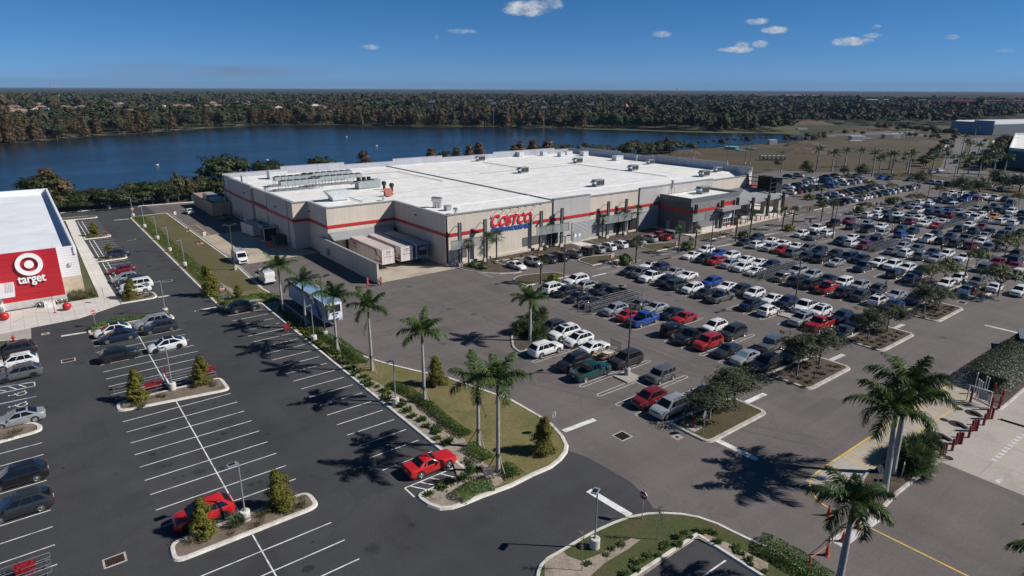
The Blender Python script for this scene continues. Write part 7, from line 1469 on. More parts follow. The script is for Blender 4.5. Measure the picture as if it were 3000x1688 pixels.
for (x,y,sx,sy,h,m,lab) in ((1200,600,7,5,3,'cargo','brown cargo stack at the left of the crates'),(1270,600,6,5,3.3,'crate_white','pale crate in the middle of the field stacks'),(1330,595,5,5,3,'cargo','brownish crate right of the pale one'),(1360,578,6,4,3,'crate_white','white crate farther back in the field stacks'),(1412,583,6,5,3.6,'crate_white','tall white crate at the right of the field stacks'),(890,612,10,5,2.6,'crate_white','white wrapped pallets left of the pipes'),(880,630,9,3,.6,'crate_white','low white sheets in front of the pallets'),(40,660,5,4,3,'crate_white','white machine parts beside the green pipes'),(340,515,9,3,1.6,'crate_white','small white trailer by the wood')):
    X,Y=q1(*K,x,y); b=MB(); b.bb(-sx/2,sx/2,-sy/2,sy/2,0,h); b.bb(-sx/2-.05,sx/2+.05,-.06,.06,h,h+.05); b.bb(-sx/6-.05,-sx/6+.05,-sy/2-.03,-sy/2,0,h); b.bb(sx/6-.05,sx/6+.05,-sy/2-.03,-sy/2,0,h); o=b.build('crate_stack',m,loc=(X,Y,-.2)); o.rotation_euler=(0,0,R(-35)); tag(o,lab,'crate stack')
# ---- forest mass beyond the lake
def poly_in(P,x,y):
    P=np.asarray(P); n=len(P); c=np.zeros(len(x),bool); j=n-1
    for i in range(n):
        k=((P[i,1]>y)!=(P[j,1]>y))&(x<(P[j,0]-P[i,0])*(y-P[i,1])/(P[j,1]-P[i,1]+1e-9)+P[i,0]); c^=k; j=i
    return c
HOUSES=[]
for o,L_ in (((0,230),((50,292,0),(140,286,0),(185,330,1),(375,320,3),(395,262,2),(415,292,0),(640,292,0),(690,298,0),(820,292,0),(1100,246,2),(1060,302,0),(1180,292,0),(1210,257,0),(1290,330,1),(1335,247,0),(1440,282,0),(1650,290,3),(1780,280,1),(1890,278,0),(2070,284,0),(2140,247,0),(2200,278,0),(2260,288,0),(2390,243,0),(2460,266,0),(2480,238,0),(2520,284,0))),((750,230),((60,232,0),(135,228,0),(225,296,3),(340,242,0),(450,252,0),(595,275,3),(655,286,0)))):
    for x,y,k in L_: HOUSES.append((G(o[0]+x/ZF,o[1]+y/ZF,4.5),k))
fpoly=np.array(far)
def fshore(x,y):  # beyond the far shore?
    return poly_in(lake,x,y)
def scatter(r0,r1,sp,seed):
    rs=np.random.RandomState(seed); xs=[];ys=[]
    a0,a1=YAW-R(45),YAW+R(45)
    n=int((a1-a0)/2*(r1*r1-r0*r0)/(sp*sp)); r=np.sqrt(rs.uniform(r0*r0,r1*r1,n)); a=rs.uniform(a0,a1,n)
    return r*np.cos(a),r*np.sin(a),rs
lawn=[(p[0]-60,p[1]-40) for p in pk[:1]]+pk[:15]+[(640,300),(820,300),(900,160),(560,90),(200,60),(0,100),(-400,300)]
fieldP=[(60,200),(190,235),(456,238),(500,262)]+[G(*v) for v in ((2250,371),(2330,366),(2420,364),(2500,377),(2640,377),(2780,371),(2900,350),(3100,340))]+[(900,40),(300,-60),(-300,-60),(-400,240)]
def forest_pts(r0,r1,sp,seed,open_=.0):
    x,y,rs=scatter(r0,r1,sp,seed)
    k=~poly_in(lake,x,y)&~poly_in(fieldP,x,y)
    # keep a lawn strip behind the shore
    d=np.full(len(x),1e9)
    for a,b in zip(far[:15][:-1],far[:15][1:]):
        a=np.array(a);b=np.array(b); ab=b-a; t=np.clip(((x-a[0])*ab[0]+(y-a[1])*ab[1])/(ab@ab),0,1); d=np.minimum(d,np.hypot(x-a[0]-ab[0]*t,y-a[1]-ab[1]*t))
    side=~poly_in([(-700,-100)]+[(-500,440)]+far[:15]+[G(2400,364),G(2780,371),G(3000,345),(900,-200)],x,y)
    k&=side&((d>26)|(rs.rand(len(x))<.12)&(d>9))
    for (hx,hy),kk in HOUSES:
        L_=math.hypot(hx,hy); ux,uy=hx/L_,hy/L_; al=(x-hx)*ux+(y-hy)*uy; ac=np.abs(-(x-hx)*uy+(y-hy)*ux)
        k&=~((al>-55)&(al<10)&(ac<9))
    low=np.zeros(len(x),bool)
    for (hx,hy),kk in HOUSES:
        L_=math.hypot(hx,hy); ux,uy=hx/L_,hy/L_; al=(x-hx)*ux+(y-hy)*uy; ac=np.abs(-(x-hx)*uy+(y-hy)*ux); low|=(al>-210)&(al<15)&(ac<12)
    return x[k],y[k],rs,low[k]
def forest_mat():
    m,t,b=base('forest_canopy',(.03,.04,.02),.8,0,.15)
    g=t.add('ShaderNodeNewGeometry'); p=g.outputs['Position']
    c=t.mix(g.outputs['Random Per Island'],(.026,.037,.016),(.040,.050,.020))
    c=t.mix(t.ramp(t.noise(p,.007,4,.6),[(.48,0.0),(.60,1.0)]),c,t.mix(g.outputs['Random Per Island'],(.062,.042,.021),(.088,.056,.026)))
    c=t.mix(t.ramp(t.noise(t.scaled(p,(1,1,1),loc=(300,90,0)),.035,3,.6),[(.55,0.0),(.66,.75)]),c,t.mix(g.outputs['Random Per Island'],(.050,.046,.036),(.068,.061,.048)))
    c=t.mix(t.ramp(t.noise(t.scaled(p,(1,1,1),loc=(80,500,0)),.03,3,.6),[(.58,0.0),(.68,.8)]),c,t.mix(g.outputs['Random Per Island'],(.034,.052,.016),(.050,.068,.020)))
    t.link(c,b.inputs['Base Color'])
forest_mat()
def forest(name,r0,r1,sp,per,leaf,seed,H=(7,12),label=None):
    x,y,rs,low=forest_pts(r0,r1,sp,seed); n=len(x); big=.5+.5*np.sin(x*.021+2*np.sin(y*.013))*np.sin(y*.026+1.7*np.sin(x*.011)); h=rs.uniform(*H,n)*(.68+.62*big); h*=np.where(rs.rand(n)<.06,1.35,1.0); h=np.where(low,h*.50,h); R_=h*rs.uniform(.36,.60,n)*np.where(low,1.5,1.0)
    d=rs.normal(size=(n,per,3)); d/=np.linalg.norm(d,axis=2)[:,:,None]; d[:,:,2]=np.abs(d[:,:,2])*1.0-.25
    k=(.55+.5*rs.rand(n,per,1)); k*=(.8+.3*np.sin(d[:,:,:1]*5+x[:,None,None])*np.sin(d[:,:,1:2]*5+y[:,None,None]))
    c=np.stack([x,y,h*.55],1)[:,None,:]+d*k*np.stack([R_,R_,h*.45],1)[:,None,:]
    sz=np.repeat(R_,per)*leaf*(.7+.6*rs.rand(n*per))
    v,qd=leaf_quads(c.reshape(-1,3),(d+rs.normal(size=d.shape)*.35+np.array([0,0,.25])).reshape(-1,3),sz,.75,rs)
    o=bpy.data.objects.new(name,np_mesh(name,v,qd,['forest_canopy'])); COL.objects.link(o); o['kind']='stuff'; print(name,n); return o
forest('woodland',440,760,7.6,90,.42,5,(8,14)); forest('woodland',760,1300,10.5,60,.52,6,(9,15)); forest('woodland',1300,2600,17,30,.78,7,(9,16))
# far canopy as one rolling sheet
def canopy():
    rs=np.random.RandomState(4); NR,NA=150,900; rr=2450*(24000/2450)**(np.linspace(0,1,NR)); aa=np.linspace(YAW-R(46),YAW+R(46),NA)
    Rg,Ag=np.meshgrid(rr,aa,indexing='ij'); X=Rg*np.cos(Ag); Y=Rg*np.sin(Ag); jit=rs.rand(NR,NA); Z=4+8*jit+4*np.sin(X*.002)*np.sin(Y*.0023)+3*np.sin(Ag*37)*np.sin(Rg*.0011); Z[0,:]=-1
    v=np.stack([X,Y,Z],2).reshape(-1,3); i,j=np.meshgrid(np.arange(NR-1),np.arange(NA-1),indexing='ij'); k=(i*NA+j).ravel(); qd=np.stack([k,k+NA,k+NA+1,k+1],1)
    o=bpy.data.objects.new('distant_woodland',np_mesh('distant_woodland',v,qd,['forest_far'],None,True)); COL.objects.link(o); o['kind']='stuff'
def far_mat():
    m,t,b=base('forest_far',(.03,.036,.022),.95,0,.05); p=t.add('ShaderNodeNewGeometry').outputs['Position']
    c=t.mix(t.ramp(t.noise(t.scaled(p,(.004,.004,0)),1,6,.65),[(.4,0.0),(.6,1.0)]),(.030,.036,.020),(.060,.050,.030)); c=t.mix(t.ramp(t.noise(t.scaled(p,(.0012,.0012,0)),1,5,.7),[(.62,0.0),(.70,.6)]),c,(.11,.10,.075)); t.link(c,b.inputs['Base Color'])
far_mat(); canopy()
# ---- shoreline trees as individuals
pts=[]; 
def fshore_at(px): 
    L_=[(0,421),(108,413.5),(262,399),(443,387),(635,373.5),(750,367),(900,367),(1100,370),(1300,372),(1500,374),(1704,378),(1873,382),(2071,389),(2250,390),(2345,393.5)]
    return lerp(L_,px)
for x0,x1,n,kinds in ((-40,110,9,'ccmc'),(110,260,10,'bcmb'),(262,300,2,'cb'),(345,450,11,'ccmc'),(450,560,8,'bmcb'),(560,740,10,'bbcm'),(740,830,9,'ccmc'),(830,1000,14,'mccm'),(1000,1110,12,'ccbc'),(1110,1270,14,'cmcc'),(1275,1335,6,'cc'),(1350,1460,9,'cbc'),(1470,1590,11,'cbmc'),(1590,1710,10,'ccb'),(1730,1860,9,'bbm'),(1860,2060,9,'bmb'),(2065,2130,5,'cc'),(2180,2215,3,'c')):
    for i in range(n):
        px=x0+(x1-x0)*(i+rng.uniform(.1,.9))/n; back=rng.choice([0,0,1,2,3.5]) if x1<1720 else rng.choice([5,7,9]); 
        pts.append((px,fshore_at(px)-1.0-back,rng.choice(kinds)))
for px,py,k in pts:
    X,Y=G(px,py); kind={'c':'cypress','b':'broad','m':'mixed'}[k]; s=rng.uniform(.85,1.4)*(.85 if px>1700 else 1)
    lab={'c':'rust brown cypress standing on the far lake shore','b':'dark green broadleaf tree on the far lake shore','m':'tree with thin rusty green crown on the far lake shore'}[k]
    t=tree(kind,X,Y,s,lab,group={'c':'cypresses on the far shore','b':'green trees on the far shore','m':'mixed trees on the far shore'}[k]); t.scale=(s*rng.uniform(.85,1.1),s*rng.uniform(.85,1.1),s)
# ---- houses and other far buildings
for k,(nm,c) in enumerate((('roof_terracotta',(.20,.115,.080)),('roof_tan',(.22,.16,.12)),('roof_clay',(.18,.10,.075)),('roof_pale',(.38,.35,.32)))): mat(nm,c,.8,var=.1,scale=.3)
mat('house_wall',(.52,.45,.36),.8)
def house(x,y,k,lab,grp='houses among the trees beyond the lake'):
    t=thing('house',lab,'house',(x,y,0),rng.uniform(-.5,1.2),grp); w,d=(17,12) if k!=1 else (26,15); h=4.2; e=.8
    MB().bb(-w/2,w/2,-d/2,d/2,-.2,h).build('wall','house_wall',t)
    r=MB(); A=[(-w/2-e,-d/2-e,h),(w/2+e,-d/2-e,h),(w/2+e,d/2+e,h),(-w/2-e,d/2+e,h)]; P1,P2=(-w/2+d/2,0,h+3.4),(w/2-d/2,0,h+3.4)
    r.face([A[0],A[1],P2,P1]); r.face([A[1],A[2],P2]); r.face([A[2],A[3],P1,P2]); r.face([A[3],A[0],P1]); r.face(A[::-1]); r.build('roof',['roof_terracotta','roof_tan','roof_clay','roof_pale'][(int(x)+k)%3 if k!=3 else 3],t)
    wn=MB()
    for i in range(3): wn.bb(-w/2+2+i*(w-4)/3,-w/2+3.6+i*(w-4)/3,-d/2-.06,-d/2-.01,1,2.2); 
    wn.build('window','glass_dark',t)
for (hx,hy),k in HOUSES: house(hx,hy,k,{0:'low house with a clay tiled hip roof among the trees beyond the lake',1:'long house with a wide tiled roof beyond the left of the lake',2:'house with two stepped roofs in the left distance',3:'pale roofed white house standing out in the trees beyond the lake'}[k])
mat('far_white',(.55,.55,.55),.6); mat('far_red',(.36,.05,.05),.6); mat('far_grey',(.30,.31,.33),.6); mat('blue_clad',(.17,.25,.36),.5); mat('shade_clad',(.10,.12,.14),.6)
def slab(o,x,y,w,d,h,m,lab,rm='far_white',rz=None,name='far_building',z=9):
    X,Y=G(o[0]+x/ZF,o[1]+y/ZF,z); t=thing(name,lab,'building',(X,Y,0),YAW-PI/2 if rz is None else rz); MB().bb(-w/2,w/2,-d/2,d/2,-.2,h).build('wall',m,t); MB().bb(-w/2-.3,w/2+.3,-d/2-.3,d/2+.3,h,h+.9).build('roof',rm,t)
    wn=MB()
    for i in range(max(2,int(w/9))): wn.bb(-w/2+3+i*9,-w/2+6+i*9,-d/2-.1,-d/2-.02,1,h*.4)
    wn.build('window','glass_dark',t)
for x,y,w,h,m,lab in ((1110,217,60,12,'far_white','white building farthest left in the right distance'),(1240,215,90,12,'far_grey','long pale building in the middle of the right distance'),(1380,216,80,12,'far_white','white building right of the long pale one'),(2170,225,170,16,'far_white','large white building with a dark red top in the right distance'),(2040,264,110,8,'far_grey','low pale sheds below the red topped building'),(1560,246,60,6,'far_white','small pale roof in the distant wood'),(1830,248,120,6,'far_grey','long low roof in the distant wood')):
    slab(K,x,y,w,40,h,m,lab,'far_red' if 'red top' in lab else 'far_white',z=h)
for x,y,w,lab in ((130,166,160,'long pale strip of roofs at the left of the right horizon'),(320,170,150,'pale strip of roofs near the right horizon'),(430,172,120,'second pale strip of roofs near the right horizon')): slab(K,x,y,w,40,12,'far_grey',lab,z=12)
# blue clad store under construction
bt=thing('blue_store','large blue clad store on the right with a white roof','building',(0,0,0))
c0=G(2782,388); c1=G(2905,396); c2=G(3120,388); hb=hgt(*c0,2782,358)
pl=[c0,c1,c2,G(3120,374),G(2798,380)]
MB().prism(pl,0,hb,0,False,1).build('wall',['far_white','blue_clad'],bt)
for a,b,z in ((c0,(c0[0]*.45+c1[0]*.55,c0[1]*.45+c1[1]*.55),hb+1.2),((c0[0]*.45+c1[0]*.55,c0[1]*.45+c1[1]*.55),c1,hb+2.6)):
    a=Vector(a);b=Vector(b); n_=Vector((-(b-a).y,(b-a).x)).normalized(); MB().prism([tuple(a-n_*.4),tuple(b-n_*.4),tuple(b+n_*1.2),tuple(a+n_*1.2)],0,z).build('parapet','blue_clad',bt)
a=Vector(c1);b=Vector(c2); n_=Vector((-(b-a).y,(b-a).x)).normalized(); MB().prism([tuple(a-n_*.5),tuple(b-n_*.5),tuple(b+n_*.5),tuple(a+n_*.5)],0,hb*.93).build('glazed_front','shade_clad',bt)
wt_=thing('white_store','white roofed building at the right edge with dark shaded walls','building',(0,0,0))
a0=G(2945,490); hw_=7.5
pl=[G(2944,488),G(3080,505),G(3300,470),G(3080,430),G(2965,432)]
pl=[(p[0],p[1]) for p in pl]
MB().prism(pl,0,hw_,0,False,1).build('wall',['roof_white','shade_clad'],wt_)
ins_=inset(pl,.6); pr=MB()
for i in range(len(pl)): j=(i+1)%len(pl); pr.prism([pl[i],pl[j],ins_[j],ins_[i]],hw_,hw_+1.3)
pr.build('parapet','far_white',wt_)
# tower, stacks, water tower, floodlights
def mast(o,b,tp,lab,name,fn,cat='tower',yd=None):
    X,Y=G(o[0]+b[0]/ZF,o[1]+b[1]/ZF,0) if yd is None else yd; h=hgt(X,Y,*Zp(o,*tp)); t=thing(name,lab,cat,(X,Y,0),YAW); fn(t,h); return t
def far_at(o,x,dist): d=ray(o[0]+x/ZF,o[1]); k=dist/math.hypot(d.x,d.y); return (d.x*k,d.y*k)
def stack(t,h):
    for i in range(6): MB().lathe([(11-i*.6,h*i/6),(10.4-i*.6,h*(i+1)/6),(0,h*(i+1)/6)],(0,0,0),12).build('band','far_white' if i%2 else 'far_red',t)
L0=(0,230)
mast(L0,(507,120),(507,55),'left red and white striped power station chimney on the horizon','power_chimney',stack,'chimney',far_at(L0,507,15000)); mast(L0,(540,120),(540,58),'right red and white striped power station chimney on the horizon','power_chimney',stack,'chimney',far_at(L0,540,15000))
def plant_(t,h): MB().bb(-60,60,-300,-80,0,h).build('hall','far_grey',t); MB().bb(-60,60,60,340,0,h*.7).build('hall','far_grey',t)
mast(L0,(520,120),(520,100),'grey power station halls on the left horizon','power_station',plant_,'building',far_at(L0,520,15400))
def wtow(t,h): MB().lathe([(2.5,0),(2,h*.7),(9,h*.8),(10,h*.9),(7,h),(0,h)],(0,0,0),14).build('tank','far_white',t)
mast(J,(1675,120),(1675,98),'white water tower on the horizon','water_tower',wtow,'water tower',far_at(J,1675,6000))
def lattice(t,h): MB().tube((0,0,0),(0,0,h),1.2,.4,5).build('mast','far_grey',t)
mast(L0,(1755,120),(1750,60),'thin radio mast on the left horizon','radio_mast',lattice,'mast',far_at(L0,1752,9000)); mast(J,(2197,130),(2197,90),'thin radio mast on the right horizon','radio_mast',lattice,'mast',far_at(J,2197,9000)); mast((750,230),(2528,108),(2528,75),'thin mast on the middle horizon','radio_mast',lattice,'mast',far_at((750,230),2528,9000)); mast((750,230),(1600,122),(1600,90),'pale mast on the middle horizon','radio_mast',lattice,'mast',far_at((750,230),1600,7000))
def btower(t,h): MB().bb(-2,2,-2,2,0,h*.82).build('shaft','far_white',t); MB().bb(-2.4,2.4,-2.4,2.4,h*.55,h*.8).build('gallery','glass_dark',t); MB().lathe([(3.6,h*.82),(0,h)],(0,0,0),4).build('roof','far_red',t)
mast(J,(1160,330),(1160,250),'white lookout tower with a small red roof in the wood','lookout_tower',btower,'tower',far_at(J,1160,760))
def flood(t,h):
    MB().tube((0,0,0),(0,0,h),.28,.16,6).build('pole','steel_grey',t); b=MB(); b.bb(-.3,.3,-2.4,2.4,h-1.8,h); b.bb(-.35,.35,-2.6,2.6,h-1.2,h-.9); b.build('lamp_bank','far_white',t)
for o,x,tp,dist,lab in ((L0,400,295,700,'floodlight mast in front of the left houses'),(L0,1120,255,760,'tall floodlight mast over the left park'),(L0,548,165,1300,'distant floodlight pair on the left, first'),(L0,655,175,1300,'distant floodlight pair on the left, second'),(L0,1128,168,1500,'distant floodlight over the middle houses'),(L0,1717,163,1500,'distant floodlight right of the brown wood'),(L0,2325,160,1500,'distant floodlight at the far right of the houses'),((750,230),1750,225,640,'floodlight mast over the park, left of a pair'),((750,230),1768,222,650,'floodlight mast over the park, right of a pair'),((750,230),2350,212,640,'floodlight mast by the ball field, left'),((750,230),2388,240,600,'floodlight mast by the ball field, right'),((750,230),2486,218,700,'white pylon-like floodlight by the ball field'),(J,225,222,640,'floodlight mast over the middle park'),(J,555,228,620,'wide floodlight mast over the middle park'),(J,328,282,560,'low floodlight mast over the middle park'),(J,808,252,640,'thin floodlight mast left of the lookout tower'),((750,230),385,155,1500,'distant white floodlight pair left of the middle')):
    mast(o,(x,0),(x,tp),lab,'floodlight_mast',flood,'floodlight',far_at(o,x,dist))
# jetty, small shed and boats on the lake
mat('jetty_wood',(.22,.19,.17),.85); X,Y=q1(*L0,2280,478); t=thing('jetty','weathered wooden jetty on the far shore','jetty',(X,Y,0),R(15)); MB().bb(-11,11,-1.6,1.6,.3,.6).build('deck','jetty_wood',t); MB().bb(6,12,-4,1.6,.3,.62).build('platform','jetty_wood',t); pz=MB()
for i in range(9): pz.bb(-11+i*2.7,-10.8+i*2.7,-1.7,-1.5,-.6,1.5)
pz.build('piles','jetty_wood',t)
for o,x,y,lab in ((L0,1580,870,'white float on the open water at the left'),((750,230),910,588,'white bird on the water in the middle'),((750,230),1212,678,'white bird on the water nearer the warehouse'),((750,230),112,822,'white bird on the water behind the left parapet')):
    X,Y=q1(*o,x,y); b=MB().lathe([(0,-.1),(.6,0),(.7,.25),(.3,.5),(0,.55)],(0,0,0),10); b.tube((.5,0,.4),(.8,0,.75),.12,.08,6); tag(b.build('water_bird','far_white',loc=(X,Y,-.2)),lab,'bird')
for (x,y,h,l) in ((2220,425,9,20),(2285,415,10,16)):
    X,Y=q1(*J,x,y); b=MB(); b.bb(-l/2,l/2,-4,4,-.2,h*.45); b.bb(-l/2-.3,l/2+.3,-4.3,4.3,h*.45,h*.45+.3); o=b.build('white_shed','far_white',loc=(X,Y,0)); o.rotation_euler=(0,0,R(20)); tag(o,'white storage shed beside the wood beyond the lake, %s'%('left' if x<2250 else 'right'),'shed')
X,Y=q1(*J,1850,478); b=MB(); b.bb(-6,6,-3,3,0,2.2); b.bb(-6.4,6.4,-3.4,3.4,2.2,2.5); o=b.build('park_shelter','far_grey',loc=(X,Y,-.2)); tag(o,'low grey park shelter on the far bank','shelter')
# ================================================================== STREET FURNITURE AND PEOPLE
mat('pole_bronze',(.060,.056,.048),.55,.3); mat('pole_galv',(.34,.36,.37),.45,.5); mat('lamp_head',(.30,.33,.36),.45,.3); mat('lamp_head_dark',(.028,.028,.03),.5); mat('sign_stop',(.40,.012,.022),.5,var=0); mat('sign_back',(.36,.37,.38),.45,.5); mat('cone_orange',(.42,.07,.03),.6); mat('cart_red',(.30,.012,.022),.4); mat('wire',(.42,.43,.44),.4,.8); mat('hydrant_red',(.30,.016,.022),.45); mat('ball_red',(.42,.012,.02),.4,var=.03); mat('cart_wire',(.23,.235,.245),.45,.6); mat('solar',(.012,.016,.025),.15,0,.6,var=0)
def share(o,name,parent): 
    d=bpy.data.objects.new(name,o); COL.objects.link(d); d.parent=parent; return d
_fm={}
def part(key,fn,name,parent,loc=None,rz=None):
    if key not in _fm: o=fn(); _fm[key]=o.data; bpy.data.objects.remove(o)
    d=bpy.data.objects.new(name,_fm[key]); COL.objects.link(d); d.parent=parent
    if loc: d.location=loc
    if rz is not None: d.rotation_euler=(0,0,rz)
    return d
def lamp_tall(x,y,lab,h=8.9,z=.16,grp='tall bronze car park lamps'):
    t=thing('lamp_post',lab,'lamp post',(x,y,z),0,grp)
    part('ltb',lambda:MB().lathe([(.36,0),(.36,.85),(.32,.9),(0,.9)],(0,0,0),14).build('b','kerb_old',None,True),'concrete_base',t)
    part('ltp',lambda:MB().box((0,0,(.9+h)/2),(.17,.17,h-.9),0,0,.7).build('p','pole_bronze'),'pole',t)
    part('lta',lambda:MB().bb(-1.0,1.0,-.04,.04,h-.1,h).build('a','pole_bronze'),'arm',t)
    for s in (-1,1): part('lth',lambda:MB().box((0,0,0),(.72,.46,.13)).build('h','lamp_head_dark'),'lamp_head',t,(s*.95,0,h))
def lamp_small(x,y,lab,h=5.35,rz=PI,z=.12):
    t=thing('lamp_post',lab,'lamp post',(x,y,z),rz,'grey lamps on the dark car park')
    part('lsb',lambda:MB().lathe([(.40,0),(.40,.82),(.36,.86),(0,.86)],(0,0,0),16).build('b','kerb_concrete',None,True),'concrete_base',t)
    part('lsp',lambda:MB().tube((0,0,.86),(0,0,h),.075,.06,8).lathe([(.16,.86),(.16,.9),(.08,.93)],(0,0,0),10).build('p','pole_galv',None,True),'pole',t)
    hd=part('lsh',lambda:MB().box((.42,0,h-.02),(.78,.46,.10)).build('h','lamp_head'),'lamp_head',t); part('lss',lambda:MB().box((.46,0,h+.035),(.5,.34,.012)).build('s','solar'),'lens_cover',hd)
for o,x,y,lab in (((1450,750),1328,1205,'tall twin headed bronze lamp nearest the camera among the warehouse rows'),((1450,750),692,290,'tall bronze lamp at the head of the second warehouse row'),(M2,942,748,'tall bronze lamp on a concrete plinth in the third warehouse row'),(M2,102,180,'tall bronze lamp among the white cars of the fourth row head'),(Rr,2022,955,'tall bronze lamp by the white SUV of the sixth row'),(H3,1158,600,'tall bronze lamp beside the white hatchback at a far row head'),(H3,1962,1305,'tall bronze lamp in front of the white SUV on the far right'),(H3,1598,485,'tall bronze lamp beside the white SUV in the far rows'),(H3,1838,395,'tall bronze lamp next to the white van at the back'),(H3,2372,565,'tall bronze lamp among dark SUVs on the right'),(H3,662,272,'tall bronze lamp in the cross rows beyond the entrance'),(H3,128,190,'tall bronze lamp behind the entrance tower')):
    x,y=q1(*o,x,y); lamp_tall(x,y,lab)
for o,x,y,lab in ((T,2367,1005,'brown lamp post on the lawn beside the white roof rack van'),(S,1042,990,'brown lamp post in the hedge in front of the blue trailer')):
    x,y=q1(*o,x,y); lamp_tall(x,y,lab,9.0,.1)
for x,y,lab in ((1410,780,'pole behind the right parapet, left one'),(1472,785,'pole behind the right parapet, second'),(1585,800,'tall pole behind the right parapet, third'),(1822,805,'pole behind the right parapet, fourth'),(2160,840,'pole behind the right parapet, fifth'),(2340,860,'tall pole behind the right parapet, sixth'),(2390,862,'pole behind the right parapet, rightmost')):
    X,Y=q1(*J,x,y); lamp_tall(X,Y,'bronze lamp '+lab,7.5,-.1,'bronze lamps along the rear road')
X,Y=q1(*A,1236,400); lamp_tall(X,Y,'dark lamp post between the two forecourt palms',9.3,.1)
for o,x,y,lab in ((T,1105,382,'grey lamp at the shore kerb, behind the store lane'),(T,1342,468,'grey lamp at the far end of the ground cover strip, by the stop sign'),(T,1458,578,'grey lamp, second along the ground cover strip'),(T,1588,698,'grey lamp in the middle of the ground cover strip'),(T,1712,820,'grey lamp, fourth along the ground cover strip'),(T,1862,968,'grey lamp at the near end of the ground cover strip'),(D,1668,140,'grey lamp behind the silver SUV on the hedge island'),(D,1740,905,'grey lamp on the trolley island between two evergreens'),(S,930,1035,'grey lamp in the gravel strip before the blue trailer'),(S2,1750,475,'grey lamp in the gravel strip beside the lawn'),(E0,2475,890,'grey lamp on the lower island beside the red SUV'),(C,830,1170,'grey lamp on the bottom grass island')):
    x,y=q1(*o,x,y); lamp_small(x,y,lab,5.35,PI if 'bottom' not in lab else PI+.4)
# ---- signs
def octagon(r,y0,y1,mb,mi): 
    P=[(r*math.cos(R(22.5+45*i)),r*math.sin(R(22.5+45*i))) for i in range(8)]
    mb.face([(a,y0,b) for a,b in P],mi); mb.face([(a,y1,b) for a,b in P][::-1],mi+1 if mi is not None else 0)
    for i in range(8): j=(i+1)%8; mb.face([(P[i][0],y1,P[i][1]),(P[j][0],y1,P[j][1]),(P[j][0],y0,P[j][1]),(P[i][0],y0,P[i][1])],1)
def sign(kind,x,y,rz,lab,h=2.25,z=.12,name='stop_sign',grp=None):
    t=thing(name,lab,'road sign',(x,y,z),rz,grp); MB().bb(-.03,.03,.02,.07,0,h+.3).build('post','pole_galv',t)
    if kind=='stop':
        m=MB(); octagon(.40,-.012,.018,m,0); b=m.build('sign_plate',['sign_stop','sign_back'],t,loc=(0,0,h)); rim_=MB()
        P=[(r*math.cos(R(22.5+45*i)),r*math.sin(R(22.5+45*i))) for r in (.395,.365) for i in range(8)]
        for i in range(8): j=(i+1)%8; rim_.face([(P[i][0],-.016,P[i][1]),(P[j][0],-.016,P[j][1]),(P[8+j][0],-.016,P[8+j][1]),(P[8+i][0],-.016,P[8+i][1])])
        rim_.build('rim_band','sign_white',b); text_mesh('lettering','STOP',.27,'sign_white',b,(-.29,-.02,-.10),(R(90),0,0),.002,0,.012,.58)
    elif kind=='noentry':
        MB().bb(-.38,.38,-.012,.016,h-.38,h+.38).build('sign_plate','sign_white',t); d=MB(); d.lathe([(.34,-.02),(0,-.02)],(0,0,h),20,0,'y'); o=d.build('red_disc','sign_stop',t); MB().bb(-.24,.24,-.028,-.021,h-.05,h+.05).build('white_bar','sign_white',t)
    elif kind=='blue': MB().bb(-.22,.22,-.012,.016,h-.33,h+.33).build('sign_plate','paint_blue',t); MB().bb(-.1,.1,-.018,-.013,h-.05,h+.18).build('symbol','sign_white',t); MB().lathe([(.12,0),(.12,1.1),(0,1.15)],(0,.04,0),10).build('post_sleeve','bollard_red',t)
    elif kind=='white':
        MB().bb(-.28,.28,-.012,.016,h-.4,h+.4).build('sign_plate','sign_white',t); m=MB()
        for i in range(3): m.bb(-.2,.2,-.018,-.013,h-.15+i*.16,h-.09+i*.16)
        m.build('text_lines','sign_stop',t)
T5=(1500,1266)
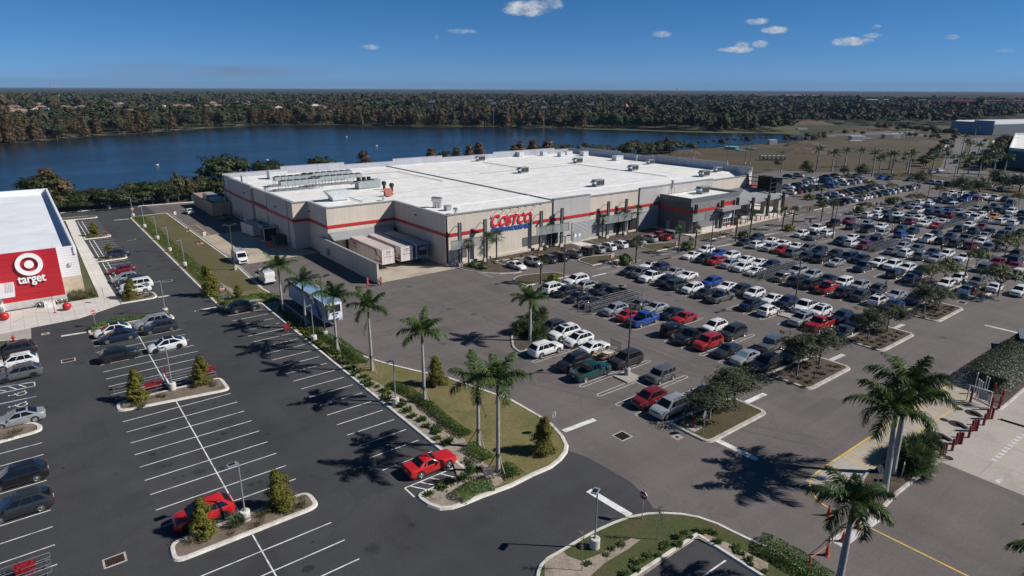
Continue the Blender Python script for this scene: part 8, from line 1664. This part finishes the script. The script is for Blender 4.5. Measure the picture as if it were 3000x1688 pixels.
for o,x,y,kind,rz,lab,h in ((T,1345,468,'stop',0,'red stop sign at the far end of the ground cover strip',2.2),(T,2255,1322,'stop',0,'red stop sign on the strip behind the black SUV',2.2),(D,967,268,'stop',R(15),'red stop sign on the hedge island by the store junction',2.2),(C,1302,888,'stop',R(-84),'red stop sign turned half away on the bottom grass island',2.3),(S3,418,768,'stop',R(195),'grey back of a stop sign at the rounded lawn kerb',2.2),(S3,1918,765,'stop',R(195),'grey back of a stop sign by the hydrant island',2.2),((1450,750),1180,102,'noentry',0,'red no entry sign on the second row island',2.1),(Rr,440,1102,'noentry',0,'red no entry sign on the third row island',2.1),(Rr,1018,962,'noentry',0,'red no entry sign on the fourth row island',2.1),(Rr,1480,852,'noentry',0,'red no entry sign on the fifth row island',2.1),(Rr,2233,722,'noentry',0,'red no entry sign by the flat topped tree',2.1),(A,1090,600,'stop',R(62),'pinkish stop sign seen edge-on against the leaning palm',2.2),(A,1335,508,'white',R(20),'small white notice on a post under the palmetto',1.5),(T,1770,490,'white',0,'small white notice on the lawn by the white saloon',1.6),(T,2070,725,'white',0,'small white notice beside the yellow hatching',2.0),(T,1498,1275,'stop',R(170),'grey back of a sign in front of the store corner evergreen',2.2),(T,1060,1340,'white',R(90),'thin sign post seen edge-on in the store pavement',2.4),
  (H3,400,790,'blue',0,'blue disabled bay sign beside the white pickup',1.9),(H3,715,700,'blue',0,'blue disabled bay sign beside the dark red SUV',1.9),(H3,905,740,'blue',0,'blue disabled bay sign beside the silver SUV',1.9),(H3,1245,800,'blue',0,'blue disabled bay sign farthest right',1.9),((1930,540),400,900,'white',0,'small notice on a post at the annex corner',2.0)):
    s=7.156 if o==(1930,540) else ZF
    X,Y=G(o[0]+x/s,o[1]+y/s); nm={'stop':'stop_sign','noentry':'no_entry_sign','blue':'disabled_bay_sign','white':'notice_sign'}[kind]; sign(kind,X,Y,rz,lab,h,.1,nm)
# ---- hydrants, bollards, cones
def hydrant(x,y,lab):
    t=thing('fire_hydrant',lab,'hydrant',(x,y,.13)); MB().lathe([(.2,0),(.2,.06),(.13,.07),(.13,.55),(.17,.57),(.17,.62),(.13,.68),(.05,.78),(.05,.84),(0,.85)],(0,0,0),14).build('barrel','hydrant_red',t,True,35)
    for a,b in (((-.26,0,.45),(.26,0,.45)),((0,-.24,.4),(0,0,.4))): MB().tube(a,b,.075,.075,8).build('outlet_cap','hydrant_red',t)
    MB().bb(-.7,.7,-.7,.7,-.02,.0).build('concrete_pad','concrete_pale',t)
for o,x,y,lab in ((T,1077,655,'red hydrant on the farthest store side island'),(T,2012,738,'red hydrant on the lawn beside the yellow hatching'),(D,140,418,'red hydrant on the kerb at the left edge'),(S3,1818,702,'red hydrant on the first row end island'),((1450,750),1225,110,'small red hydrant on the second row island'),(T,1900,610,'small red hydrant by the lawn edge')):
    x,y=q1(*o,x,y); hydrant(x,y,lab)
def bollard(x,y,lab,grp,h=1.15,z=.0,m='bollard_red'):
    o=part('bol%.2f'%h+m,lambda:MB().lathe([(.125,0),(.125,h-.1),(.10,h-.03),(0,h)],(0,0,0),12).build('b',m,None,True,50),'bollard',None,(x,y,z)); tag(o,lab,'bollard',grp)
gB='red bollards along the warehouse entrance'
for x,y in ((290,1255),(360,1242),(465,1222),(538,1206),(620,1192),(655,1174),(812,1142),(888,1131),(965,1113),(1040,1098),(1113,1086),(1187,1071),(1260,1054),(1330,1038),(1400,1028),(1440,990),(1415,960),(1357,922),(1325,907),(1298,892)):
    X,Y=G(2080+x/6.0375,460+y/6.0375); bollard(X,Y,'red bollard in the long row along the entrance pavement',gB,1.3,.1)
for x,y in ((622,1030),(640,1038),(657,1048),(674,1056),(694,1064)): X,Y=q1(600,420,x,y); bollard(X,Y,'red bollard in the close row of five beside the green skip','red bollards by the skip',1.3)
for x,y,l in ((742,1056,'left one standing in front of the skip'),(797,1050,'right one standing in front of the skip')): X,Y=q1(600,420,x,y); bollard(X,Y,'red bollard, '+l,'red bollards by the skip',1.3)
X,Y=q1(600,420,1737,1420); bollard(X+.6,Y-.3,'orange red bollard at the end of the long screen wall',None,1.4)
gF='red bollards on the fuel forecourt'; mat('bollard_maroon',(.20,.014,.018),.45)
for x,y in ((1728,1240),(1750,1232),(1775,1212),(1850,1168),(1886,1108),(1910,1098),(1940,1102),(2016,1038),(2046,976),(2066,970),(2096,970),(2166,912),(2196,856),(2214,850),(2248,850)):
    X,Y=q1(*B,x,y); bollard(X,Y,'dark red bollard in the staggered line across the forecourt',gF,1.35,.0,'bollard_maroon')
for x,y,l in ((2030,690,'left of the vent pipes'),(2240,760,'right foot of the vent pipes'),(2318,755,'in front of the clipped hedge, nearer'),(2345,690,'in front of the clipped hedge, farther'),(2105,600,'behind the vent pipes, left'),(2262,610,'behind the vent pipes, right')):
    X,Y=q1(*B,x,y); bollard(X,Y,'thick red bollard '+l,'red bollards round the vent pipes',1.5,.1,'bollard_maroon')
cones=[]
for x,y,l in ((410,1375,'nearest the thick hedge'),(590,1240,'second from the hedge'),(748,1100,'at the left end of the white bar'),(900,968,'at the right end of the white bar'),(606,840,'alone beside the palm fronds')):
    X,Y=q1(*A,x,y); cones.append((X,Y)); t=thing('traffic_cone','orange traffic cone with a tall post, '+l,'cone',(X,Y,.01),0,'orange cones closing the exit'); MB().bb(-.22,.22,-.22,.22,0,.05).build('cone_base','cone_orange',t); MB().lathe([(.17,.05),(.045,.95),(.03,1.05),(0,1.06)],(0,0,0),12).build('cone_body','cone_orange',t,True,40)
mat('tape',(.55,.20,.12),.5,var=0); tp=MB(); tz=1.0
for a,b in zip(cones[:3],cones[1:4]): tp.tube((a[0],a[1],tz),((a[0]+b[0])/2,(a[1]+b[1])/2,tz-.06),.022,.022,5); tp.tube(((a[0]+b[0])/2,(a[1]+b[1])/2,tz-.06),(b[0],b[1],tz),.022,.022,5)
tag(tp.build('barrier_tape','tape'),'red and white barrier tape strung between the orange cones','tape')
# ---- trolleys and trolley bays
def cart_mesh(col):
    m=MB(); B0=[(-.42,-.24,.45),(.38,-.20,.5),(.38,.20,.5),(-.42,.24,.45)]; T0=[(-.48,-.30,.98),(.50,-.24,.92),(.50,.24,.92),(-.48,.30,.98)]
    m.face(B0[::-1],0)
    for i in range(4):
        j=(i+1)%4
        for k in range(3):
            f0,f1=k/3+.06,k/3+.26; P=lambda a,b,f:tuple(a[n]+(b[n]-a[n])*f for n in range(3))
            m.face([P(B0[i],T0[i],f0),P(B0[j],T0[j],f0),P(B0[j],T0[j],f1),P(B0[i],T0[i],f1)],0)
        m.tube(B0[i],T0[i],.018,.018,4,0); m.tube(T0[i],T0[j],.02,.02,4,0)
    m.tube((-.60,-.28,1.04),(-.60,.28,1.04),.03,.03,6,1)
    for s in (-1,1): m.tube((-.48,s*.29,.96),(-.60,s*.28,1.04),.02,.02,4,0); m.tube((-.46,s*.22,.16),(-.40,s*.24,.9),.02,.02,4,0); m.tube((-.46,s*.22,.18),(.42,s*.18,.16),.02,.02,4,0); m.tube((.42,s*.18,.12),(.30,s*.19,.5),.018,.018,4,0)
    for x,y in ((-.46,.22),(-.46,-.22),(.42,.18),(.42,-.18)): m.tube((x,y-.02,.07),(x,y+.02,.07),.07,.07,8,2)
    return m.build('cart',[col,'cart_red','trim_black'])
def cart(x,y,rz,lab,grp,col='cart_wire',z=0):
    o=part('cart'+col,lambda:cart_mesh(col),'shopping_cart',None,(x,y,z),rz); return tag(o,lab,'trolley',grp)
def corral(x0,x1,y0,y1,lab,n,clab,col='cart_wire',full=(.1,.95)):
    t=thing('trolley_bay',lab,'trolley bay',(x0,y0,0)); L=x1-x0; W_=y1-y0; k=max(2,int(L/2.2))
    for yy in (0,W_/2,W_):
        m=MB()
        for z in (.45,.8,1.15): m.bb(0,L,yy-.03,yy+.03,z,z+.07)
        m.build('rail','steel_bright',t)
        p=MB()
        for i in range(k+1): p.bb(i*L/k-.04,i*L/k+.04,yy-.04,yy+.04,0,1.3)
        p.build('posts','steel_bright',t)
    for i in range(n):
        f=full[0]+(full[1]-full[0])*(i//2)/max(1,(n-1)//2); cart(x0+L*f,y0+W_*(.25 if i%2 else .75),0,clab,clab+' group',col)
for x0,x1,y0,y1,lab,n,cl in ((67.8,80.8,67.0,70.0,'galvanised trolley bay full of trolleys in the second warehouse row',34,'trolley nested in the bay of the second row'),(106.5,121.8,61.0,63.8,'galvanised trolley bay in the fourth warehouse row',34,'trolley nested in the bay of the fourth row'),(145.4,159.4,58.1,60.7,'galvanised trolley bay in the sixth warehouse row',30,'trolley nested in the bay of the sixth row'),(184.2,200.0,58.5,61.0,'galvanised trolley bay in the eighth warehouse row',26,'trolley nested in the bay of the eighth row'),(221,237.5,67.0,69.4,'galvanised trolley bay in the tenth warehouse row',22,'trolley nested in the bay of the tenth row')):
    corral(x0,x1,y0,y1,lab,n,cl)
t=thing('trolley_bay','low steel trolley bay against the island with two evergreens','trolley bay',(4.3,78.6,0)); 
for yy,nm in ((0,0),(2.2,1)):
    m=MB()
    for a,b in ((0,5.3),(5.5,10.6)):
        for z in (.35,.75): m.tube((a,yy,z),(b,yy,z),.035,.035,6)
        for x in (a,(a+b)/2,b): m.tube((x,yy,0),(x,yy,.78),.035,.035,6)
    m.build('hoop_rail','steel_bright',t)
m=MB(); m.bb(5.3,5.45,-.2,2.4,0,.9); m.build('end_frame','sign_white',t); m=MB(); m.path([(5.4,1.1,0),(5.4,1.1,2.6),(5.4,1.5,2.2),(5.4,1.5,.9)],.035,6); m.build('sign_hoop','cart_red',t)
for i in range(4): cart(8.6-i*.28,79.2,0,'red trolley nested beside the left evergreen of the trolley island','red trolleys nested in the island bay','cart_red')
for i in range(3): cart(14.6-i*.3,80.0,0,'red trolley nested behind the right evergreen of the trolley island','red trolleys at the right end of the island bay','cart_red')
t=thing('trolley_bay','low steel trolley bay cut off by the bottom left corner','trolley bay',(-7.5,50.4,0))
for yy in (0,1.0,1.9):
    m=MB()
    for z in (.35,.75): m.tube((0,yy,z),(4.3,yy,z),.035,.035,6)
    m.tube((4.3,yy,.35),(4.3,yy,.75),.035,.035,6); m.tube((4.0,yy,0),(4.0,yy,.4),.035,.035,6); m.build('hoop_rail','steel_bright',t)
for i in range(2): cart(-4.5-i*.3,51.6,0,'red trolley nested in the bay at the bottom left corner','red trolleys in the corner bay','cart_red')
x,y=q1(*S,652,930); cart(x,y,R(200),'red trolley left standing on the kerb of the planted strip',None,'cart_red',.02)
x,y=q1(*S4,2340,475); cart(x,y,R(-20),'grey wire trolley abandoned on the gravel beside the last palm',None,'cart_wire',.13)
# ---- store front bits
for x,y,lab in ((1025,975,'large red ball bollard by the bed of dry grass'),(80,1128,'large red ball bollard near the store entrance')):
    X,Y=G(x/5.177,720+y/5.177,.13); pr_=[(.0,.02)]+[(.62*math.sin(PI*i/12),.62-.62*math.cos(PI*i/12)) for i in range(1,12)]+[(0,1.24)]; tag(MB().lathe(pr_,(0,0,0),20).build('ball_bollard','ball_red',None,True,80,(X,Y,.13)),lab,'ball bollard',group='red balls in front of the store')
for i,(x,y) in enumerate(((595,965),(685,945),(850,915),(930,895))):
    X,Y=G(x/5.177,720+y/5.177,.13); m=MB(); m.path([(-.3,0,0),(-.3,0,.75),(-.15,0,.9),(.15,0,.9),(.3,0,.75),(.3,0,0)],.03,6); tag(m.build('bike_rack','steel_bright',loc=(X,Y,.13)),'silver bicycle hoop in front of the red wall, %s of four'%['first','second','third','last'][i],'bike rack',group='bicycle hoops')
X,Y=G(765/5.177,720+925/5.177,.13); m=MB(); m.bb(-.75,.75,-.25,.25,0,.95); m.bb(-.8,.8,-.3,.3,.952,1.0); tag(m.build('white_cabinet','white_panel',loc=(X,Y,.13)),'white cabinet between the bicycle hoops','cabinet')
X,Y=G(835/5.177,720+1020/5.177,.13); m=MB(); m.tube((0,0,0),(0,0,4.2),.045,.035,8); m.box((0,0,.05),(.3,.3,.1)); tag(m.build('red_pole','cart_red',loc=(X,Y,.13)),'thin red pole standing in front of the store wall','pole')
X,Y=G(35/5.177,720+1040/5.177,.13); m=MB(); m.lathe([(.3,0),(.3,1.0),(.26,1.1),(0,1.1)],(0,0,0),12); tag(m.build('litter_bin','steel_grey',loc=(X,Y,.13)),'grey litter bin by the store entrance','bin')
# ---- fuel site
t=thing('vent_pipes','white framed vent pipes standing before the clipped hedge','vent pipes',(81.7,18.9,.1)); f=MB()
for y in (-1.0,1.15): f.bb(-.06,.06,y-.06,y+.06,0,1.9)
f.bb(-.05,.05,-1.0,1.15,1.8,1.9); f.bb(-.05,.05,-1.0,1.15,.5,.56); f.build('frame','white_panel',t)
for i,(y,h) in enumerate(((.75,3.4),(.5,2.7),(.3,2.6),(.1,2.5),(-.15,3.3),(-.4,3.2))):
    m=MB(); m.tube((.3,y,0),(.3,y,h),.04,.04,7); m.lathe([(.07,h),(.07,h+.1),(0,h+.1)],(.3,y,0),8); m.build('pipe','white_panel',t)
MB().bb(-.04,-.0,-.75,.1,.7,1.6).build('notice_board','lamp_head',t)
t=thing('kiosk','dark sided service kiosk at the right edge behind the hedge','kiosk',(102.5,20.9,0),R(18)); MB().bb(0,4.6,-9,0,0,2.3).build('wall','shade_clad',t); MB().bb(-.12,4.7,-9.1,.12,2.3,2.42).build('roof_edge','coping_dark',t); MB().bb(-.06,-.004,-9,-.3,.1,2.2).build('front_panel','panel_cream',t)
sb=MB(); a,b=q1(*B,2340,858),q1(*B,2575,930); 
for i in range(14):
    p=Vector(a)+(Vector(b)-Vector(a))*(i+.5)/14; sb.box((p.x,p.y,.06),(.5,.22,.1),math.atan2(b[1]-a[1],b[0]-a[0]),i%2)
tag(sb.build('speed_bump',['paint_yellow','trim_black']),'black and yellow speed bump on the forecourt','speed bump')
X,Y=q1(*T,1960,300); m=MB(); m.bb(-1,1,-.8,.8,0,1.6); m.bb(-1.05,1.05,-.85,.85,1.602,1.68); tag(m.build('transformer','bin_green',loc=(X,Y,0)),'dark green transformer box on the shore verge','transformer')
X,Y=q1(600,420,917,1028); m=MB(); m.bb(-.5,.5,-.4,.4,0,1.3); m.bb(-.55,.55,-.45,.45,1.302,1.36); tag(m.build('red_cage','hydrant_red',loc=(X,Y,0)),'small red gas cage in the shade by the warehouse','cage')
t=thing('roof_exhaust','tall grey exhaust on a stand between annex and warehouse','exhaust',(*G(1930+270/7.156,540+200/7.156,8.25),8.2)); m=MB(); 
for a in (-.5,.5):
    for b in (-.4,.4): m.bb(a-.05,a+.05,b-.05,b+.05,0,1.6)
m.build('stand','steel_grey',t); MB().lathe([(.35,1.6),(.35,3.4),(.5,3.5),(0,3.5)],(0,0,0),12).build('stack','steel_bright',t)
# ---- people: one continuous body mesh each, clothing by colour zones
mat('skin',(.36,.20,.14),.6,var=0); mat('hair_dark',(.02,.015,.012),.7,var=0); mat('cloth_white',(.6,.6,.6),.8,var=0); mat('cloth_dark',(.018,.019,.023),.85,var=0); mat('cloth_red',(.42,.015,.02),.8,var=0); mat('cloth_blue',(.10,.18,.36),.85,var=0); mat('cloth_green',(.18,.5,.08),.8,var=0); mat('cloth_grey',(.14,.14,.15),.85,var=0); mat('cloth_denim',(.03,.05,.10),.85,var=0)
def body(pose):
    ls=.24 if pose!='stand' else .05
    J=dict(pel=(0,0,.94),chest=(.02,0,1.28),neck=(.03,0,1.47),head0=(.04,0,1.56),head1=(.055,0,1.70))
    V=[];E_=[];Rr_=[]
    def v(p,r): V.append(p); Rr_.append(r); return len(V)-1
    pel=v(J['pel'],.155); ch=v(J['chest'],.165); nk=v(J['neck'],.062); h0=v(J['head0'],.088); h1=v(J['head1'],.082); E_+= [(pel,ch),(ch,nk),(nk,h0),(h0,h1)]
    for s,d in ((1,1),(-1,-1)):
        hip=v((0,s*.10,.88),.105); kn=v((ls*.55*d+.03,s*.10,.49),.072); an=v((ls*d-.06*(d<0),s*.10,.09 if d>0 else .13),.045); to=v((ls*d+.17,s*.11,.05),.04); E_+=[(pel,hip),(hip,kn),(kn,an),(an,to)]
        sh=v((.02,s*.19,1.40),.075)
        if pose=='push': el=v((.12,s*.23,1.14),.05); wr=v((.36,s*.20,1.05),.036); hd=v((.45,s*.20,1.05),.034)
        else: el=v((-ls*.45*d,s*.25,1.13),.05); wr=v((-ls*.5*d+.12,s*.25,.90),.036); hd=v((-ls*.5*d+.16,s*.245,.81),.034)
        E_+=[(ch,sh),(sh,el),(el,wr),(wr,hd)]
    me=bpy.data.meshes.new('b'); me.from_pydata(V,E_,[]); o=bpy.data.objects.new('b',me); COL.objects.link(o)
    o.modifiers.new('s','SKIN'); o.modifiers.new('u','SUBSURF').levels=1
    for i,r in enumerate(Rr_): me.skin_vertices[0].data[i].radius=(r,r)
    me.skin_vertices[0].data[0].use_root=True
    bpy.context.view_layer.update(); r=bpy.data.meshes.new_from_object(o.evaluated_get(bpy.context.evaluated_depsgraph_get())); 
    hp=[(V[i],V[i-1]) for i in range(len(V)) if Rr_[i]==.034]; bpy.data.objects.remove(o)
    k=len(r.vertices); bm=bmesh.new(); bm.from_mesh(r)
    def tri(p0,p1,r0,r1): 
        mb=MB().tube(p0,p1,r0,r1,6); vs=[bm.verts.new(p) for p in mb.v]
        for f in mb.f: bm.faces.new([vs[i] for i in f])
    for (p,w) in hp:
        d=(Vector(p)-Vector(w)).normalized(); s=d.cross(Vector((0,1,0))).normalized(); L_=(.075,.085,.08,.062)
        for i in range(4): b=Vector(p)+s*(.03-.02*i); m_=b+d*L_[i]*.6; tri(b,m_,.010,.009); tri(m_,m_+(d+Vector((.4,0,-.1))).normalized()*L_[i]*.45,.009,.007)
        b=Vector(p)-d*.03+s*.035; tri(b,b+(d+s*.9).normalized()*.06,.011,.008)
    # nose and ears so the head reads as a head
    for a,b in (((.135,0,1.63),(.165,0,1.615)),((.05,.085,1.63),(.05,.10,1.645)),((.05,-.085,1.63),(.05,-.10,1.645))): tri(a,b,.02,.012)
    bm.to_mesh(r); bm.free()
    for m in ('cloth_white','cloth_dark','skin','hair_dark','trim_black'): r.materials.append(MATS[m])
    for p in r.polygons:
        c=p.center; mi=0
        if c.z>1.60 and (c.x<.075 or c.z>1.72): mi=3
        elif c.z>1.47: mi=2
        elif abs(c.y)>.205 and (c.z<1.12): mi=2
        elif c.z<.10: mi=4
        elif c.z<.96 and abs(c.y)<.2: mi=1
        p.material_index=mi; p.use_smooth=True
    return r
BOD={k:body(k) for k in ('stand','walk','push')}
def person(o,x,y,rz,shirt,tr,pose,lab,hair=None,s=1.0,z=0,sc=ZF):
    X,Y=G(o[0]+x/sc,o[1]+y/sc); p=bpy.data.objects.new('person',BOD[pose]); COL.objects.link(p); p.location=(X,Y,z); p.rotation_euler=(0,0,rz); p.scale=(s,)*3
    for i,m in ((0,shirt),(1,tr),(3,hair)):
        if m: p.material_slots[i].link='OBJECT'; p.material_slots[i].material=MATS[m]
    tag(p,lab,'person'); return X,Y
person(S,1468,488,R(-60),'cloth_red','cloth_red','walk','person in a red top and white cap walking by the end of the screen wall','cloth_white',1.08); person(S,1585,472,R(-40),'cloth_grey','cloth_dark','walk','person in grey striding past the bollard at the screen wall')
def with_cart(x,y,rz,lab,sc=ZF,o=Rr):
    X,Y=G(o[0]+x/sc,o[1]+y/sc); cart(X+.95*math.cos(rz),Y+.95*math.sin(rz),rz,lab,None)
person(Rr,893,945,R(200),'cloth_white','cloth_dark','push','person in white pushing a trolley in front of the annex doors'); with_cart(893,945,R(200),'trolley pushed in front of the annex doors')
person(Rr,585,990,R(235),'cloth_grey','cloth_denim','push','person with a loaded trolley beside a man in white'); with_cart(585,990,R(235),'trolley pushed beside the man in white')
for o,x,y,rz,sh_,tr,po,lab in ((Rr,617,995,R(235),'cloth_white','cloth_dark','walk','person in a white shirt and dark trousers beside the trolley'),(Rr,1770,698,R(160),'cloth_white','cloth_grey','walk','left of two people crossing towards the entrance, in pale clothes'),(Rr,1788,696,R(160),'cloth_dark','cloth_dark','walk','right of two people crossing towards the entrance, in dark clothes'),(Rr,1793,820,R(200),'cloth_dark','cloth_dark','walk','person in dark clothes walking by the fifth row head'),(H3,1087,540,R(20),'cloth_dark','cloth_dark','stand','person in black standing beside the round bush'),(H3,1133,532,R(60),'cloth_blue','cloth_denim','stand','person in blue standing beside the round bush'),(H3,708,348,R(90),'cloth_green','cloth_dark','walk','person in a bright green vest in the cross rows'),(H3,605,375,R(30),'cloth_dark','cloth_dark','walk','person in dark clothes by the blue van in the cross rows'),(H3,868,325,R(100),'cloth_grey','cloth_dark','walk','person walking between the cross rows'),(H3,2212,520,R(10),'cloth_dark','cloth_dark','walk','person in dark clothes among the far right rows'),(H3,1740,985,R(170),'cloth_dark','cloth_dark','stand','person in black beside the white SUV in the seventh row'),(H3,1178,1365,R(80),'cloth_dark','cloth_dark','walk','person in a dark jacket walking up the aisle of the fourth row'),(H3,2285,990,R(0),'cloth_dark','cloth_dark','stand','person in dark clothes beside the grey jeep'),(H3,2408,1110,R(200),'cloth_white','cloth_dark','push','person in white bending over a trolley on the far right'),(Q,2148,945,R(-90),'cloth_blue','cloth_dark','stand','person in a pale blue shirt under the right mesh screen')):
    person(o,x,y,rz,sh_,tr,po,lab)
person((2640,700),1480,1190,R(-15),'cloth_red','cloth_red','push','person in red pushing a trolley behind the white saloon',None,1,0,7.156); with_cart(1480,1190,R(-15),'trolley pushed by the person in red',7.156,(2640,700))
# ================================================================== WEAR ON THE ASPHALT
ground_mat('oil_stain_new',[(.024,.024,.026),(.033,.033,.035)],(1.5,2),.2,8,.6,.1); ground_mat('oil_stain_old',[(.068,.061,.060),(.085,.077,.075)],(1.5,2),.2,8,.6,.1)
ground_mat('tyre_track',[(.090,.081,.079),(.104,.093,.091)],(.6,1),.2,6,.85,.1); ground_mat('patch_new',[(.040,.041,.044),(.046,.046,.050)],(.6,1),.15,6,.85,.1); ground_mat('patch_old',[(.092,.083,.081),(.104,.094,.092)],(.4,1),.15,6,.85,.1)
def blob(mb,x,y,r,z,rg,el=1.0):
    n=12; a0=rg.random()*6; mb.prism([(x+el*r*(.6+.5*rg.random())*math.cos(2*PI*i/n+a0),y+r*(.6+.5*rg.random())*math.sin(2*PI*i/n+a0)) for i in range(n)],None,z)
rg=random.Random(21); mb=MB(); k=0
for i in range(150):
    c=rg.choice((0,1,2,3)); k+=1
    if c==0: x,y=rg.choice((6.5,12.6))+rg.uniform(-1,1),50.2+2.67*rg.randrange(9)+rg.uniform(-.4,.4)
    elif c==1: x,y=24.4+rg.uniform(-1.2,1.2),99.4-2.635*rg.randrange(20)+rg.uniform(-.4,.4)
    elif c==2: x,y=rg.choice((6.5,12.6))+rg.uniform(-1,1),rg.choice((97.6-2.57*rg.randrange(7),42.4-2.66*rg.randrange(4)))
    else: x,y=rg.uniform(-2,27),rg.uniform(30,110)
    blob(mb,x,y,rg.uniform(.05,.22) if rg.random()<.8 else rg.uniform(.2,.45),.0078+.00001*k,rg)
struct(mb.build('oil_stains','oil_stain_new'))
mb=MB()
for i in range(190):
    k+=1
    if rg.random()<.7: x,y=55.1+19.25*rg.randrange(6)+rg.choice((-3,3))+rg.uniform(-1.5,1.5),rg.uniform(41,90)
    else: x,y=rg.uniform(36,64),rg.uniform(60,104)
    blob(mb,x,y,rg.uniform(.08,.3) if rg.random()<.8 else rg.uniform(.3,.7),.0028+.00001*(k%150),rg,rg.uniform(.8,1.6))
struct(mb.build('oil_stains','oil_stain_old'))
mk2=Marks()
def arc(cx,cy,r,a0,a1,w=.2,z=.0050):
    for off in (0,1.55): mk2.path([(cx+(r+off)*math.cos(R(a0+(a1-a0)*i/14)),cy+(r+off)*math.sin(R(a0+(a1-a0)*i/14))) for i in range(15)],w,z)
for a in ((68,34,8,95,165),(66,58,14,185,250),(64,75,9,170,250),(84,60,9,190,265),(48,40,13,10,80),(60,25,20,40,120),(44,30,14,10,75),(40,92,12,250,330),(55,96,10,190,300),(84,42,7,100,170),(102,60,9,190,260),(70,27,22,30,80)): arc(*a)
for x0,y0,x1,y1 in ((65.5,36,65.2,92),(64.2,40,64.0,95),(83.5,36,83.9,88),(85,38,85.2,90),(103,36,103.2,90),(38,70,60,26),(36.5,70,58.6,25)): mk2.line((x0,y0),(x1,y1),.22,.0046)
struct(mk2.mb.build('tyre_tracks','tyre_track'))
mb=MB()
for x,y,w,d in ((18.5,62,2.4,6),(19.5,88,3,4.2),(0.5,70,2.2,5),(1.2,55,3.0,3.2),(18,45,3.6,2.2),(20.5,36,2,6)): mb.prism([(x,y),(x+w,y+.1),(x+w-.1,y+d),(x+.1,y+d-.1)],None,.0062)
struct(mb.build('asphalt_patch','patch_new'))
mb=MB()
for x,y,w,d in ((42,74,5,3),(45,58,3,7),(62.5,84,2.4,6),(82,70,3,5),(64,28,6,2.4),(84,25,4,3),(101,55,2.5,7),(40,96,6,3.5),(55,18,5,4)): mb.prism([(x,y),(x+w,y+.2),(x+w-.1,y+d),(x+.1,y+d-.1)],None,.0018)
struct(mb.build('asphalt_patch','patch_old'))
# ================================================================== AIR
hz=MB().bb(-31000,31000,-31000,31000,-1.4,262).build('haze','haze_air' if 'haze_air' in MATS else mat('haze_air',(1,1,1),var=0)); hm=MATS['haze_air']; t=NT(hm.node_tree)
for n in list(t.n):
    if n.type!='OUTPUT_MATERIAL': t.n.remove(n)
pv=t.add('ShaderNodeVolumePrincipled'); pv.inputs['Color'].default_value=(.30,.50,.80,1); pv.inputs['Density'].default_value=5.0e-5; pv.inputs['Anisotropy'].default_value=0.0
t.link(pv.outputs[0],t.n['Material Output'].inputs['Volume']); hz['kind']='stuff'
